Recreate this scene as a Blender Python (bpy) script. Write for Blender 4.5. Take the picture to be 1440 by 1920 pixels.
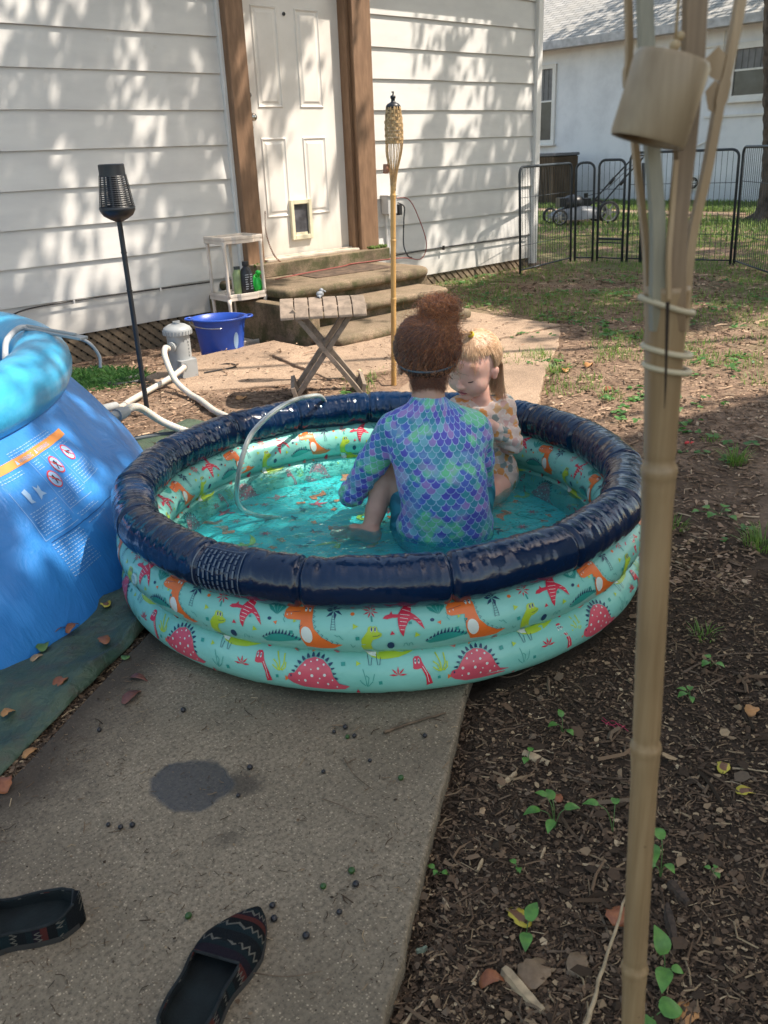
import bpy, bmesh, math, random
import numpy as np
from mathutils import Vector, Matrix, Euler, noise, geometry
random.seed(7); rng = np.random.default_rng(7)
for o in list(bpy.data.objects): bpy.data.objects.remove(o)
SC = bpy.context.scene
COL = SC.collection
PI = math.pi; TAU = 2*PI

# ------------------------------------------------------------------ camera
cam_d = bpy.data.cameras.new('camera'); cam = bpy.data.objects.new('camera', cam_d); COL.objects.link(cam); SC.camera = cam
cam_d.sensor_fit = 'HORIZONTAL'; cam_d.sensor_width = 36; cam_d.lens = 40.475
cam_d.clip_start = 0.05; cam_d.clip_end = 500
RC = Matrix(((0.72531497, 0.28973713, -0.62447625), (-0.68737056, 0.25480116, -0.68014564), (-0.03794618, 0.9225664, 0.38396787)))
cam.matrix_world = Matrix.Translation((0, 0, 1.2)) @ RC.to_4x4()
cam_d.dof.use_dof = True; cam_d.dof.focus_distance = 2.8; cam_d.dof.aperture_fstop = 15.0

# ------------------------------------------------------------------ light
SUN_DIR = Vector((0.37, -0.40, 0.84)).normalized()
world = bpy.data.worlds.new("World"); SC.world = world; world.use_nodes = True
wn = world.node_tree; bg = wn.nodes['Background']
sky = wn.nodes.new('ShaderNodeTexSky'); sky.sky_type = 'NISHITA'; sky.sun_disc = False
sky.sun_elevation = math.asin(SUN_DIR.z); sky.sun_rotation = math.atan2(SUN_DIR.x, SUN_DIR.y)
sky.air_density = 1.0; sky.dust_density = 1.5
warm = wn.nodes.new('ShaderNodeMix'); warm.data_type = 'RGBA'; warm.blend_type = 'MULTIPLY'; warm.inputs[0].default_value = 1.0; warm.inputs[7].default_value = (1.12, 1.0, 0.80, 1)
wn.links.new(sky.outputs[0], warm.inputs[6]); wn.links.new(warm.outputs[2], bg.inputs[0]); bg.inputs[1].default_value = 0.15
sl = bpy.data.lights.new('sun', 'SUN'); sl.energy = 3.5; sl.angle = math.radians(0.5); sl.color = (1, 0.90, 0.78)
so = bpy.data.objects.new('sun', sl); COL.objects.link(so)
so.rotation_euler = SUN_DIR.to_track_quat('Z', 'Y').to_euler()
SC.view_settings.view_transform = 'Standard'; SC.view_settings.look = 'None'
SC.view_settings.exposure = 1.25; SC.view_settings.gamma = 1.0
SC.cycles.max_bounces = 8; SC.cycles.transparent_max_bounces = 24
SC.cycles.caustics_reflective = False; SC.cycles.caustics_refractive = False

# ------------------------------------------------------------------ helpers
def tag(o, label=None, cat=None, group=None, kind=None):
    if label: o['label'] = label
    if cat: o['category'] = cat
    if group: o['group'] = group
    if kind: o['kind'] = kind
    return o

def empty(name, loc=(0, 0, 0), rz=0, label=None, cat=None, group=None):
    o = bpy.data.objects.new(name, None); COL.objects.link(o); o.location = loc; o.rotation_euler = (0, 0, rz)
    o.empty_display_size = 0.05
    return tag(o, label, cat, group)

def link_mesh(name, me, mats, parent=None, loc=None, rot=None, smooth=False):
    if not isinstance(mats, (list, tuple)): mats = [mats]
    if not me.materials:
        for m in mats: me.materials.append(m)
    o = bpy.data.objects.new(name, me); COL.objects.link(o)
    if parent is not None: o.parent = parent
    if loc is not None: o.location = loc
    if rot is not None: o.rotation_euler = rot
    if smooth: me.polygons.foreach_set('use_smooth', [True]*len(me.polygons))
    return o

def frame_from(d):
    d = Vector(d).normalized()
    a = Vector((0, 0, 1)) if abs(d.z) < 0.9 else Vector((1, 0, 0))
    x = d.cross(a).normalized(); y = x.cross(d).normalized()
    return x, y, d

class MB:
    def __init__(s): s.v = []; s.f = []; s.m = []; s.M = Matrix.Identity(4)
    def add(s, vs, fs, mi=0):
        b = len(s.v)
        s.v += [tuple(s.M @ Vector(p)) for p in vs]
        s.f += [tuple(i+b for i in f) for f in fs]; s.m += [mi]*len(fs)
    def box(s, c, size, rot=None, mi=0, taper=1.0):
        x, y, z = size[0]/2, size[1]/2, size[2]/2
        vs = [(-x, -y, -z), (x, -y, -z), (x, y, -z), (-x, y, -z), (-x*taper, -y*taper, z), (x*taper, -y*taper, z), (x*taper, y*taper, z), (-x*taper, y*taper, z)]
        R = Matrix.Identity(3) if rot is None else (Euler(rot).to_matrix() if not isinstance(rot, Matrix) else rot)
        c = Vector(c)
        s.add([c + R @ Vector(p) for p in vs], [(3, 2, 1, 0), (4, 5, 6, 7), (0, 1, 5, 4), (1, 2, 6, 5), (2, 3, 7, 6), (3, 0, 4, 7)], mi)
    def bar(s, a, b, w, h, mi=0, up=(0, 0, 1)):
        a, b = Vector(a), Vector(b); d = (b-a); L = d.length; d.normalize()
        x = d.cross(Vector(up)); x = x.normalized() if x.length > 1e-4 else Vector((1, 0, 0)); z = x.cross(d)
        R = Matrix((x, d, z)).transposed()
        s.box((a+b)/2, (w, L, h), R, mi)
    def tube(s, pts, r, n=8, mi=0, closed=False, caps=True, flat=1.0):
        P = [Vector(p) for p in pts]; N = len(P)
        if not hasattr(r, '__len__'): r = [r]*N
        vs = []; fs = []
        T = []
        for i in range(N):
            a = P[(i-1) % N] if (closed or i > 0) else P[i]; b = P[(i+1) % N] if (closed or i < N-1) else P[i]
            t = (b-a); t = t.normalized() if t.length > 1e-9 else Vector((0, 0, 1)); T.append(t)
        x, y, _ = frame_from(T[0])
        for i in range(N):
            if i > 0:
                q = T[i-1].rotation_difference(T[i]); x = q @ x; y = q @ y
            for k in range(n):
                a = TAU*k/n
                vs.append(P[i] + r[i]*(math.cos(a)*x + flat*math.sin(a)*y))
        M_ = N if closed else N-1
        for i in range(M_):
            j = (i+1) % N
            for k in range(n):
                l = (k+1) % n
                fs.append((i*n+k, i*n+l, j*n+l, j*n+k))
        if caps and not closed:
            fs.append(tuple(reversed(range(n)))); fs.append(tuple((N-1)*n+k for k in range(n)))
        s.add(vs, fs, mi)
    def lathe(s, prof, c=(0, 0, 0), n=32, mi=0, axis=None, capb=False, capt=False):
        vs = []; fs = []; c = Vector(c)
        if axis is not None: x, y, z = frame_from(axis)
        else: x, y, z = Vector((1, 0, 0)), Vector((0, 1, 0)), Vector((0, 0, 1))
        for (r, h) in prof:
            for k in range(n):
                a = TAU*k/n; vs.append(c + x*(r*math.cos(a)) + y*(r*math.sin(a)) + z*h)
        for i in range(len(prof)-1):
            for k in range(n):
                l = (k+1) % n; fs.append((i*n+k, i*n+l, (i+1)*n+l, (i+1)*n+k))
        if capb: fs.append(tuple(reversed(range(n))))
        if capt: fs.append(tuple((len(prof)-1)*n+k for k in range(n)))
        s.add(vs, fs, mi)
    def prism(s, poly, z0, z1, mi=0):
        n = len(poly)
        vs = [(p[0], p[1], z0) for p in poly] + [(p[0], p[1], z1) for p in poly]
        s.add(vs, [tuple(reversed(range(n))), tuple(range(n, 2*n))] + [(i, (i+1) % n, n+(i+1) % n, n+i) for i in range(n)], mi)
    def ball(s, c, r, n=10, mi=0, sc=(1, 1, 1), R=None):
        vs = []; fs = []; c = Vector(c); m = max(4, n//2+1)
        for i in range(1, m):
            t = PI*i/m
            for k in range(n):
                a = TAU*k/n
                p = Vector((r*sc[0]*math.sin(t)*math.cos(a), r*sc[1]*math.sin(t)*math.sin(a), r*sc[2]*math.cos(t)))
                vs.append(c + (R @ p if R is not None else p))
        p = Vector((0, 0, r*sc[2])); q = -p
        vs += [c + (R @ p if R is not None else p), c + (R @ q if R is not None else q)]
        T_, B_ = len(vs)-2, len(vs)-1
        for i in range(m-2):
            for k in range(n):
                l = (k+1) % n; fs.append((i*n+k, (i+1)*n+k, (i+1)*n+l, i*n+l))
        for k in range(n):
            l = (k+1) % n; fs.append((T_, k, l)); fs.append((B_, (m-2)*n+l, (m-2)*n+k))
        s.add(vs, fs, mi)
    def mesh(s, name):
        me = bpy.data.meshes.new(name); me.from_pydata(s.v, [], s.f)
        me.polygons.foreach_set('material_index', s.m); me.update()
        return me
    def build(s, name, mats, parent=None, loc=None, rot=None, smooth=False, bevel=0, auto=None):
        me = s.mesh(name)
        o = link_mesh(name, me, mats, parent, loc, rot, smooth)
        if auto is not None:
            me.polygons.foreach_set('use_smooth', [True]*len(me.polygons))
            me.set_sharp_from_angle(angle=math.radians(auto))
        if bevel:
            b = o.modifiers.new('bevel', 'BEVEL'); b.width = bevel; b.segments = 2; b.limit_method = 'ANGLE'; b.angle_limit = math.radians(40)
            b.harden_normals = False
        return o

def copy_tree(o, parent=None):
    c = o.copy(); COL.objects.link(c); c.parent = parent
    for ch in [q for q in bpy.data.objects if q.parent == o]: copy_tree(ch, c)
    return c

def fbm(x, y, z=0, o=4): return noise.fractal(Vector((x, y, z)), 1.0, 2.0, o)

def gz(x, y):
    """ground height"""
    t = min(max((y-4.4)/1.2, 0), 1); t = t*t*(3-2*t); q = min(max((4.3-x)/0.8, 0), 1); q = q*q*(3-2*q)
    return -0.10*t*q

def smooth_path(pts, n=8):
    """Catmull-Rom"""
    P = [Vector(p) for p in pts]; out = []
    for i in range(len(P)-1):
        p0 = P[max(i-1, 0)]; p1 = P[i]; p2 = P[i+1]; p3 = P[min(i+2, len(P)-1)]
        for k in range(n):
            t = k/n
            out.append(0.5*((2*p1) + (-p0+p2)*t + (2*p0-5*p1+4*p2-p3)*t*t + (-p0+3*p1-3*p2+p3)*t**3))
    out.append(P[-1]); return out

# ------------------------------------------------------------------ material helpers
class NT:
    def __init__(s, name):
        s.m = bpy.data.materials.new(name); s.m.use_nodes = True; s.t = s.m.node_tree
        s.b = s.t.nodes['Principled BSDF']; s.out = s.t.nodes['Material Output']
    def n(s, typ, **kw):
        nd = s.t.nodes.new(typ)
        for k, v in kw.items():
            if k in nd.inputs.keys() if not hasattr(nd, k) else False: nd.inputs[k].default_value = v
            else: setattr(nd, k, v)
        return nd
    def l(s, a, b): s.t.links.new(a, b)
    def setp(s, k, v):
        if hasattr(v, 'is_linked') or isinstance(v, bpy.types.NodeSocket): s.l(v, s.b.inputs[k])
        else: s.b.inputs[k].default_value = v
    def math(s, op, a, b=None, c=None, clamp=False):
        nd = s.t.nodes.new('ShaderNodeMath'); nd.operation = op; nd.use_clamp = clamp
        for i, v in enumerate((a, b, c)):
            if v is None: continue
            if isinstance(v, bpy.types.NodeSocket): s.l(v, nd.inputs[i])
            else: nd.inputs[i].default_value = v
        return nd.outputs[0]
    def coord(s, kind='Object'):
        return s.t.nodes.new('ShaderNodeTexCoord').outputs[kind]
    def scale(s, vec, sc):
        nd = s.t.nodes.new('ShaderNodeMapping'); s.l(vec, nd.inputs[0]); nd.inputs['Scale'].default_value = sc; return nd.outputs[0]
    def noise(s, vec, scale=5, detail=5, rough=0.55, dist=0.0, col=False):
        nd = s.t.nodes.new('ShaderNodeTexNoise'); s.l(vec, nd.inputs['Vector'])
        nd.inputs['Scale'].default_value = scale; nd.inputs['Detail'].default_value = detail
        nd.inputs['Roughness'].default_value = rough; nd.inputs['Distortion'].default_value = dist
        return nd.outputs['Color' if col else 'Fac']
    def voro(s, vec, scale=5, feature='F1', out='Distance', rnd=1.0):
        nd = s.t.nodes.new('ShaderNodeTexVoronoi'); nd.feature = feature; s.l(vec, nd.inputs['Vector'])
        nd.inputs['Scale'].default_value = scale; nd.inputs['Randomness'].default_value = rnd
        return nd.outputs[out]
    def ramp(s, fac, stops, interp='LINEAR'):
        nd = s.t.nodes.new('ShaderNodeValToRGB'); cr = nd.color_ramp; cr.interpolation = interp
        while len(cr.elements) < len(stops): cr.elements.new(0.5)
        for e, (p, c) in zip(cr.elements, stops):
            e.position = p; e.color = (c, c, c, 1) if not hasattr(c, '__len__') else (*c[:3], 1)
        s.l(fac, nd.inputs[0]); return nd.outputs[0]
    def mix(s, fac, a, b, mode='MIX'):
        nd = s.t.nodes.new('ShaderNodeMix'); nd.data_type = 'RGBA'; nd.blend_type = mode
        for i, v in ((0, fac), (6, a), (7, b)):
            if isinstance(v, bpy.types.NodeSocket): s.l(v, nd.inputs[i])
            elif i == 0: nd.inputs[0].default_value = v
            else: nd.inputs[i].default_value = (*v[:3], 1)
        return nd.outputs[2]
    def bump(s, h, strength=0.3, dist=0.01, normal=None):
        nd = s.t.nodes.new('ShaderNodeBump'); s.l(h, nd.inputs['Height']); nd.inputs['Strength'].default_value = strength
        nd.inputs['Distance'].default_value = dist
        if normal is not None: s.l(normal, nd.inputs['Normal'])
        return nd.outputs[0]

def simple(name, col, rough=0.6, var=0.15, scale=8, bump=0.0, bscale=40, metal=0.0, spec=0.5, sub=None, coat=0.0, col2=None, detail=5, trans=0.0, bdist=0.004):
    """material with noise variation in colour and bump"""
    M = NT(name); c = M.coord()
    n1 = M.noise(c, scale, detail)
    c2 = col2 if col2 is not None else tuple(v*(1-var*1.6) for v in col)
    c1 = tuple(min(1, v*(1+var*0.5)) for v in col)
    M.setp('Base Color', M.ramp(n1, [(0.3, c2), (0.7, c1)]))
    M.setp('Roughness', rough); M.setp('Metallic', metal); M.setp('Specular IOR Level', spec)
    if coat: M.setp('Coat Weight', coat); M.setp('Coat Roughness', 0.1)
    if trans: M.setp('Transmission Weight', trans)
    if sub: M.setp('Subsurface Weight', sub[0]); M.b.inputs['Subsurface Radius'].default_value = sub[1]; M.b.inputs['Subsurface Scale'].default_value = 0.05
    if bump: M.setp('Normal', M.bump(M.noise(c, bscale, 4), bump, bdist))
    return M.m

SIDING_TOPS = None
# ================================================================== SETTING
# walkway (concrete strip) : direction DW, right edge through E0
DW = Vector((0.834, 0.552)); NW = Vector((-0.552, 0.834)); E0 = Vector((0.587, 0.68))
def slab_uv(x, y):
    d = Vector((x, y)) - E0; return d.dot(DW), d.dot(NW)

def M_ground():
    M = NT('soil'); c = M.coord()
    n1 = M.noise(c, 3.0, 8, 0.6); n2 = M.noise(c, 26, 6, 0.7); n3 = M.noise(c, 90, 4, 0.7)
    base = M.ramp(n1, [(0.25, (0.19, 0.122, 0.085)), (0.5, (0.32, 0.215, 0.150)), (0.75, (0.44, 0.31, 0.22))])
    base = M.mix(M.ramp(n2, [(0.35, 0.0), (0.65, 0.75)]), base, (0.05, 0.034, 0.024))
    v = M.voro(c, 60, 'F1', 'Color'); vv = M.t.nodes.new('ShaderNodeSeparateColor'); M.l(v, vv.inputs[0])
    base = M.mix(M.ramp(vv.outputs[0], [(0.82, 0.0), (0.9, 0.8)]), base, (0.30, 0.21, 0.14))
    # dark mulch in the near yard; soil beyond paler, sunlight put into its colour
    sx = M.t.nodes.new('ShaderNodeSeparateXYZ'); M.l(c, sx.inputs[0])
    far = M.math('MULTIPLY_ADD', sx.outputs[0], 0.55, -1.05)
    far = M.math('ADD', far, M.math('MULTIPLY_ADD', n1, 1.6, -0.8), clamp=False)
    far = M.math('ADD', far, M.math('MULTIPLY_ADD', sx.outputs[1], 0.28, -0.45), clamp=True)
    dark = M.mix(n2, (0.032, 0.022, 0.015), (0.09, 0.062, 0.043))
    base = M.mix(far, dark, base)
    # green film where the lawn is
    g = M.math('MULTIPLY', M.ramp(M.noise(c, 1.1, 5, 0.6), [(0.45, 0.0), (0.6, 0.5)]), M.ramp(M.math('MULTIPLY', sx.outputs[0], 0.1), [(0.40, 0.0), (0.75, 1.0)]))
    base = M.mix(g, base, (0.07, 0.13, 0.035))
    M.setp('Base Color', base); M.setp('Roughness', 0.95); M.setp('Specular IOR Level', 0.2)
    M.setp('Normal', M.bump(M.math('ADD', n2, M.math('MULTIPLY', n3, 0.6)), 0.8, 0.02))
    return M.m
MAT_SOIL = M_ground()

def axis(lo, fine_lo, fine_hi, hi, df, dm, mid_hi):
    a = list(np.arange(fine_lo, fine_hi, df)) + list(np.arange(fine_hi, mid_hi, dm))
    x = mid_hi; st = dm
    while x < hi: a.append(x); st *= 1.5; x += st
    x = fine_lo - dm; st = dm; pre = []
    while x > lo: pre.append(x); st *= 1.6; x -= st
    return np.array(sorted(pre + a + [lo, hi]))
gx = axis(-150, -0.6, 4.5, 160, 0.035, 0.14, 12); gy = axis(-150, -0.4, 4.0, 160, 0.035, 0.14, 8)
vs = []
for y in gy:
    for x in gx:
        z = gz(x, y)
        if -1 < x < 14 and -1 < y < 9:
            z += 0.010*fbm(x*2.2, y*2.2) + 0.006*fbm(x*9, y*9, 3)
            u, w = slab_uv(x, y)
            if -1 < u < 4.4 and -0.04 < w < 0.92: z -= 0.03
            if -1.5 < u < 4.4 and -0.3 < w <= -0.04: z -= 0.012*(1-(-0.04-w)/0.26)
        vs.append((x, y, z - 0.006))
nx_ = len(gx)
fs = [(j*nx_+i, j*nx_+i+1, (j+1)*nx_+i+1, (j+1)*nx_+i) for j in range(len(gy)-1) for i in range(nx_-1)]
me = bpy.data.meshes.new('ground'); me.from_pydata(vs, [], fs)
ground = link_mesh('ground', me, MAT_SOIL, smooth=True); tag(ground, kind='structure')

def M_concrete(name, col, stain=False, moss=False, speck=0.5, pink=None, vs=170):
    M = NT(name); c = M.coord()
    n1 = M.noise(c, 2.2, 7, 0.6); n2 = M.noise(c, 120, 4, 0.7); n3 = M.noise(c, 22, 6, 0.65)
    dk = tuple(v*0.55 for v in col); lt = tuple(v*1.25 for v in col)
    b = M.ramp(n1, [(0.28, dk), (0.55, col), (0.8, lt)])
    b = M.mix(M.ramp(n3, [(0.42, 0.0), (0.72, 0.45)]), b, tuple(v*0.5 for v in col))
    vc = M.voro(c, vs, 'F1', 'Color'); sp = M.t.nodes.new('ShaderNodeSeparateColor'); M.l(vc, sp.inputs[0])
    vd = M.voro(c, vs, 'F1', 'Distance')
    spot = M.math('MULTIPLY', M.ramp(vd, [(0.28, 1.0), (0.42, 0.0)]), M.ramp(sp.outputs[0], [(0.62, 0.0), (0.70, 1.0)]))
    b = M.mix(M.math('MULTIPLY', spot, speck), b, M.mix(sp.outputs[1], tuple(min(1, v*2.2) for v in col), tuple(v*1.4 for v in col)))
    vc2 = M.voro(c, 70, 'F1', 'Color'); sp2 = M.t.nodes.new('ShaderNodeSeparateColor'); M.l(vc2, sp2.inputs[0]); vd2 = M.math('ADD', M.voro(c, 70, 'F1', 'Distance'), M.math('MULTIPLY_ADD', n2, 0.3, -0.15))
    b = M.mix(M.math('MULTIPLY', M.math('MULTIPLY', M.ramp(vd2, [(0.20, 1.0), (0.30, 0.0)]), M.ramp(sp2.outputs[0], [(0.80, 0.0), (0.84, 1.0)])), speck), b, M.mix(sp2.outputs[1], tuple(min(1, v*1.9) for v in col), tuple(v*0.8 for v in col)))
    b = M.mix(M.ramp(n2, [(0.36, 0.85), (0.56, 0.0)]), b, tuple(v*0.40 for v in col))
    dspot = M.math('MULTIPLY', M.ramp(vd, [(0.25, 1.0), (0.4, 0.0)]), M.ramp(sp.outputs[2], [(0.80, 0.0), (0.86, 0.9)]))
    b = M.mix(dspot, b, tuple(v*0.28 for v in col))
    rough = 0.9
    if stain:
        sx = M.t.nodes.new('ShaderNodeSeparateXYZ'); M.l(c, sx.inputs[0])
        wob = M.math('MULTIPLY_ADD', M.noise(c, 8, 3), 0.10, -0.05)
        def blob(cx_, cy_, r, soft, ax=1.0):
            dx = M.math('SUBTRACT', sx.outputs[0], cx_); dy = M.math('SUBTRACT', sx.outputs[1], cy_)
            # along/across the view direction
            u = M.math('ADD', M.math('MULTIPLY', dx, 0.70), M.math('MULTIPLY', dy, -0.71))
            w = M.math('ADD', M.math('MULTIPLY', dx, 0.71), M.math('MULTIPLY', dy, 0.70))
            d = M.math('SQRT', M.math('ADD', M.math('POWER', u, 2), M.math('POWER', M.math('MULTIPLY', w, ax), 2)))
            d = M.math('ADD', d, wob); d = M.math('SUBTRACT', d, r)
            return M.math('DIVIDE', M.math('SUBTRACT', 0, d), soft, clamp=True)
        wet = blob(0.665, 1.345, 0.082, 0.010, 0.95)
        damp = M.math('MAXIMUM', blob(0.742, 1.272, 0.055, 0.03, 1.2), M.math('MULTIPLY', blob(1.06, 1.42, 0.16, 0.14, 1.3), 0.75))
        damp = M.math('MAXIMUM', damp, M.math('MULTIPLY', blob(0.63, 1.17, 0.035, 0.05, 1.2), 0.7))
        damp = M.math('MAXIMUM', damp, M.math('MULTIPLY', blob(1.25, 1.28, 0.12, 0.2, 1.0), 0.8))
        b = M.mix(M.math('MULTIPLY', M.math('MAXIMUM', damp, wet), 0.72), b, M.mix(0.6, b, (0.02, 0.018, 0.018), 'MULTIPLY'))
        b = M.mix(M.math('MULTIPLY', damp, 0.45), b, (0.06, 0.05, 0.042))
        b = M.mix(M.math('MULTIPLY', wet, 0.6), b, (0.05, 0.05, 0.055))
        rough = M.mix(wet, (0.9, 0.9, 0.9), (0.22, 0.22, 0.22))
        # dirt creeping in at the left edge
        lw = M.math('ADD', M.math('MULTIPLY', M.math('SUBTRACT', sx.outputs[0], 0.587), -0.552), M.math('MULTIPLY', M.math('SUBTRACT', sx.outputs[1], 0.68), 0.834))
        lw = M.math('ADD', lw, M.math('MULTIPLY_ADD', M.noise(c, 5, 5), 0.3, -0.15))
        b = M.mix(M.ramp(lw, [(0.70, 0.0), (0.86, 0.85)]), b, (0.05, 0.036, 0.026))
    if moss:
        mm = M.ramp(M.noise(c, 7, 6, 0.7), [(0.42, 0.0), (0.62, 0.85)])
        sz = M.t.nodes.new('ShaderNodeNewGeometry'); s2 = M.t.nodes.new('ShaderNodeSeparateXYZ'); M.l(sz.outputs['Normal'], s2.inputs[0])
        side = M.ramp(s2.outputs[2], [(0.3, 1.0), (0.9, 0.30)])
        b = M.mix(M.math('MULTIPLY', mm, side), b, (0.055, 0.065, 0.022))
        mb = M.ramp(M.noise(c, 3.1, 6, 0.7), [(0.45, 0.0), (0.7, 0.9)])
        b = M.mix(M.math('MULTIPLY', mb, M.math('MULTIPLY', side, 0.8)), b, (0.05, 0.035, 0.022))
    M.setp('Base Color', b); M.setp('Roughness', rough); M.setp('Specular IOR Level', 0.35)
    M.setp('Normal', M.bump(M.math('ADD', M.math('MULTIPLY', n2, 0.6), M.math('ADD', n3, M.math('MULTIPLY', spot, 0.5))), 0.45, 0.006))
    return M.m
MAT_WALK = M_concrete('old_concrete', (0.285, 0.225, 0.155), stain=True, speck=0.7, vs=210)
MAT_PATIO = M_concrete('patio_concrete', (0.42, 0.30, 0.21), speck=0.35)
MAT_STEP = M_concrete('mossy_concrete', (0.29, 0.215, 0.145), moss=True, speck=0.4)

def slab(name, poly, top, thick=0.07, m=MAT_PATIO, wob=0.006):
    # polygon slab with slightly ragged edge
    pts = []
    for i in range(len(poly)):
        a = Vector(poly[i]); b = Vector(poly[(i+1) % len(poly)]); n = max(1, int((b-a).length/0.03))
        for k in range(n):
            p = a.lerp(b, k/n); q = wob*Vector((fbm(p.x*11, p.y*11, 1), fbm(p.x*11, p.y*11, 9))); pts.append(p+q)
    mb = MB(); mb.prism(pts, top-thick, top)
    return mb.build(name, m, bevel=0.007)
def WP(u, w): p = E0 + DW*u + NW*w; return (p.x, p.y)
wk = tag(slab('path', [WP(-1.6, 0), WP(2.0, 0), WP(2.0, 0.90), WP(-1.6, 0.90)], 0.008, m=MAT_WALK, wob=0.005), kind='structure')
wk = tag(slab('path', [WP(2.02, 0), WP(4.25, 0), (4.62, 3.3), (5.15, 3.66), (4.4, 3.75), (3.75, 3.60), WP(2.3, 0.92), WP(2.02, 0.9)], 0.007, m=MAT_PATIO, wob=0.012), kind='structure')
tag(slab('patio', [(3.10, 3.78), (3.72, 3.62), (4.42, 3.77), (5.2, 3.70), (5.25, 4.6), (3.3, 4.62)], 0.010, wob=0.008), kind='structure')
tag(slab('patio', [(2.40, 4.24), (3.06, 3.80), (3.28, 4.64), (3.6, 4.66), (3.6, 5.0), (2.9, 5.0), (2.45, 4.75)], 0.006, wob=0.012), kind='structure')

# ------------------------------------------------------------------ house
def M_siding():
    M = NT('white_siding'); c = M.coord()
    n1 = M.noise(M.scale(c, (1, 1, 3)), 2.5, 6); n2 = M.noise(M.scale(c, (1, 1, 14)), 30, 4)
    b = M.ramp(n1, [(0.3, (0.57, 0.56, 0.545)), (0.6, (0.65, 0.64, 0.615)), (0.9, (0.70, 0.685, 0.66))])
    b = M.mix(M.ramp(M.noise(c, 9, 7, 0.7), [(0.62, 0.0), (0.78, 0.35)]), b, (0.42, 0.38, 0.30))
    sx = M.t.nodes.new('ShaderNodeSeparateXYZ'); M.l(c, sx.inputs[0])
    low = M.ramp(M.math('ADD', sx.outputs[2], M.math('MULTIPLY', n1, 0.3)), [(0.2, 0.35), (0.55, 0.0)])
    b = M.mix(low, b, (0.38, 0.33, 0.25))
    M.setp('Base Color', b); M.setp('Roughness', 0.55); M.setp('Normal', M.bump(n2, 0.08, 0.003)); return M.m
MAT_SIDE = M_siding()
MAT_TRIM = simple('white_trim', (0.74, 0.73, 0.71), 0.5, 0.06, 5)
def M_post():
    M = NT('brown_post'); c = M.coord()
    n1 = M.noise(M.scale(c, (6, 6, 1)), 6, 6, 0.6); n2 = M.noise(c, 3, 6)
    b = M.ramp(n1, [(0.3, (0.16, 0.090, 0.050)), (0.6, (0.24, 0.140, 0.080)), (0.8, (0.30, 0.185, 0.11))])
    b = M.mix(M.ramp(n2, [(0.5, 0.0), (0.75, 0.5)]), b, (0.15, 0.08, 0.045))
    M.setp('Base Color', b); M.setp('Roughness', 0.6); M.setp('Normal', M.bump(n1, 0.15, 0.004)); return M.m
MAT_POST = M_post()
def M_door():
    M = NT('white_door'); c = M.coord(); sx = M.t.nodes.new('ShaderNodeSeparateXYZ'); M.l(c, sx.inputs[0])
    n1 = M.noise(c, 4, 6); b = M.ramp(n1, [(0.3, (0.68, 0.64, 0.59)), (0.7, (0.80, 0.76, 0.71))])
    # grime rising from the bottom, green algae near the lower right
    low = M.ramp(M.math('ADD', sx.outputs[2], M.math('MULTIPLY', M.noise(M.scale(c, (1, 1, 0.3)), 12, 6), 0.5)), [(0.60, 0.55), (1.05, 0.0)])
    b = M.mix(low, b, (0.42, 0.36, 0.26))
    dx = M.math('MULTIPLY', M.math('SUBTRACT', sx.outputs[0], 5.07), 6.5); dz = M.math('MULTIPLY', M.math('SUBTRACT', sx.outputs[2], 0.60), 3.6)
    d = M.math('SQRT', M.math('ADD', M.math('POWER', dx, 2), M.math('POWER', dz, 2)))
    d = M.math('ADD', d, M.math('MULTIPLY_ADD', M.noise(M.scale(c, (1, 1, 0.35)), 30, 6, 0.7), 2.4, -1.2))
    b = M.mix(M.ramp(d, [(0.2, 0.75), (0.85, 0.0)]), b, (0.34, 0.36, 0.12))
    M.setp('Base Color', b); M.setp('Roughness', 0.42); return M.m
MAT_DOOR = M_door()
MAT_METAL = simple('satin_metal', (0.55, 0.53, 0.50), 0.25, 0.1, 6, metal=1.0)
MAT_BLACK = simple('black_plastic', (0.015, 0.017, 0.022), 0.4, 0.2, 10)
MAT_CREAM = simple('cream_plastic', (0.72, 0.66, 0.48), 0.45, 0.08, 8)
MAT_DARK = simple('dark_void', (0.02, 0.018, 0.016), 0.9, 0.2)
MAT_SHINGLE = simple('grey_shingle', (0.30, 0.29, 0.28), 0.9, 0.3, 20, 0.4, 60)

house = empty('house', (4.0, 6.0, 0), label='white clapboard house with brown door posts and a white panelled back door', cat='house')
HO = Matrix.Translation((-4.0, -6.0, 0))
def hb(): m = MB(); m.M = HO; return m
ZL = [0.092, 0.335, 0.58, 0.82, 1.06, 1.30, 1.54, 1.785, 2.025, 2.265, 2.505, 2.75, 2.99]
def siding(x0, x1, x0b=None):
    mb = hb()
    for i in range(len(ZL)-1):
        z0, z1 = ZL[i], ZL[i+1]+0.012
        n = max(2, int((x1-x0)/0.25)); th = 0.011
        vs = []
        for k in range(n+1):
            x = x0 + (x1-x0)*k/n; wz = 0.0025*fbm(x*1.7, z0*5) ; wy = 0.003*fbm(x*1.3, z0*7, 4)
            yo = 6.0-0.020+wy
            vs += [(x, 6.0-0.001, z1), (x, yo, z0+wz), (x, yo+th, z0+wz-0.001)]
        fs = []
        for k in range(n):
            a, b = k*3, (k+1)*3
            fs += [(a+1, b+1, b, a), (a+2, b+2, b+1, a+1)]
        mb.add(vs, fs)
        mb.box(((x0+x1)/2, 6.012, (z0+z1)/2), (x1-x0, 0.022, z1-z0-0.002))
    return mb
siding(-3.0, 4.04).build('siding', MAT_SIDE, house)
siding(5.525, 7.80).build('siding', MAT_SIDE, house)
mb = hb(); mb.box((4.055, 5.985, 1.55), (0.028, 0.05, 2.92)); mb.box((5.508, 5.985, 1.63), (0.032, 0.05, 2.76)); mb.build('trim', MAT_TRIM, house, bevel=0.003)
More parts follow.
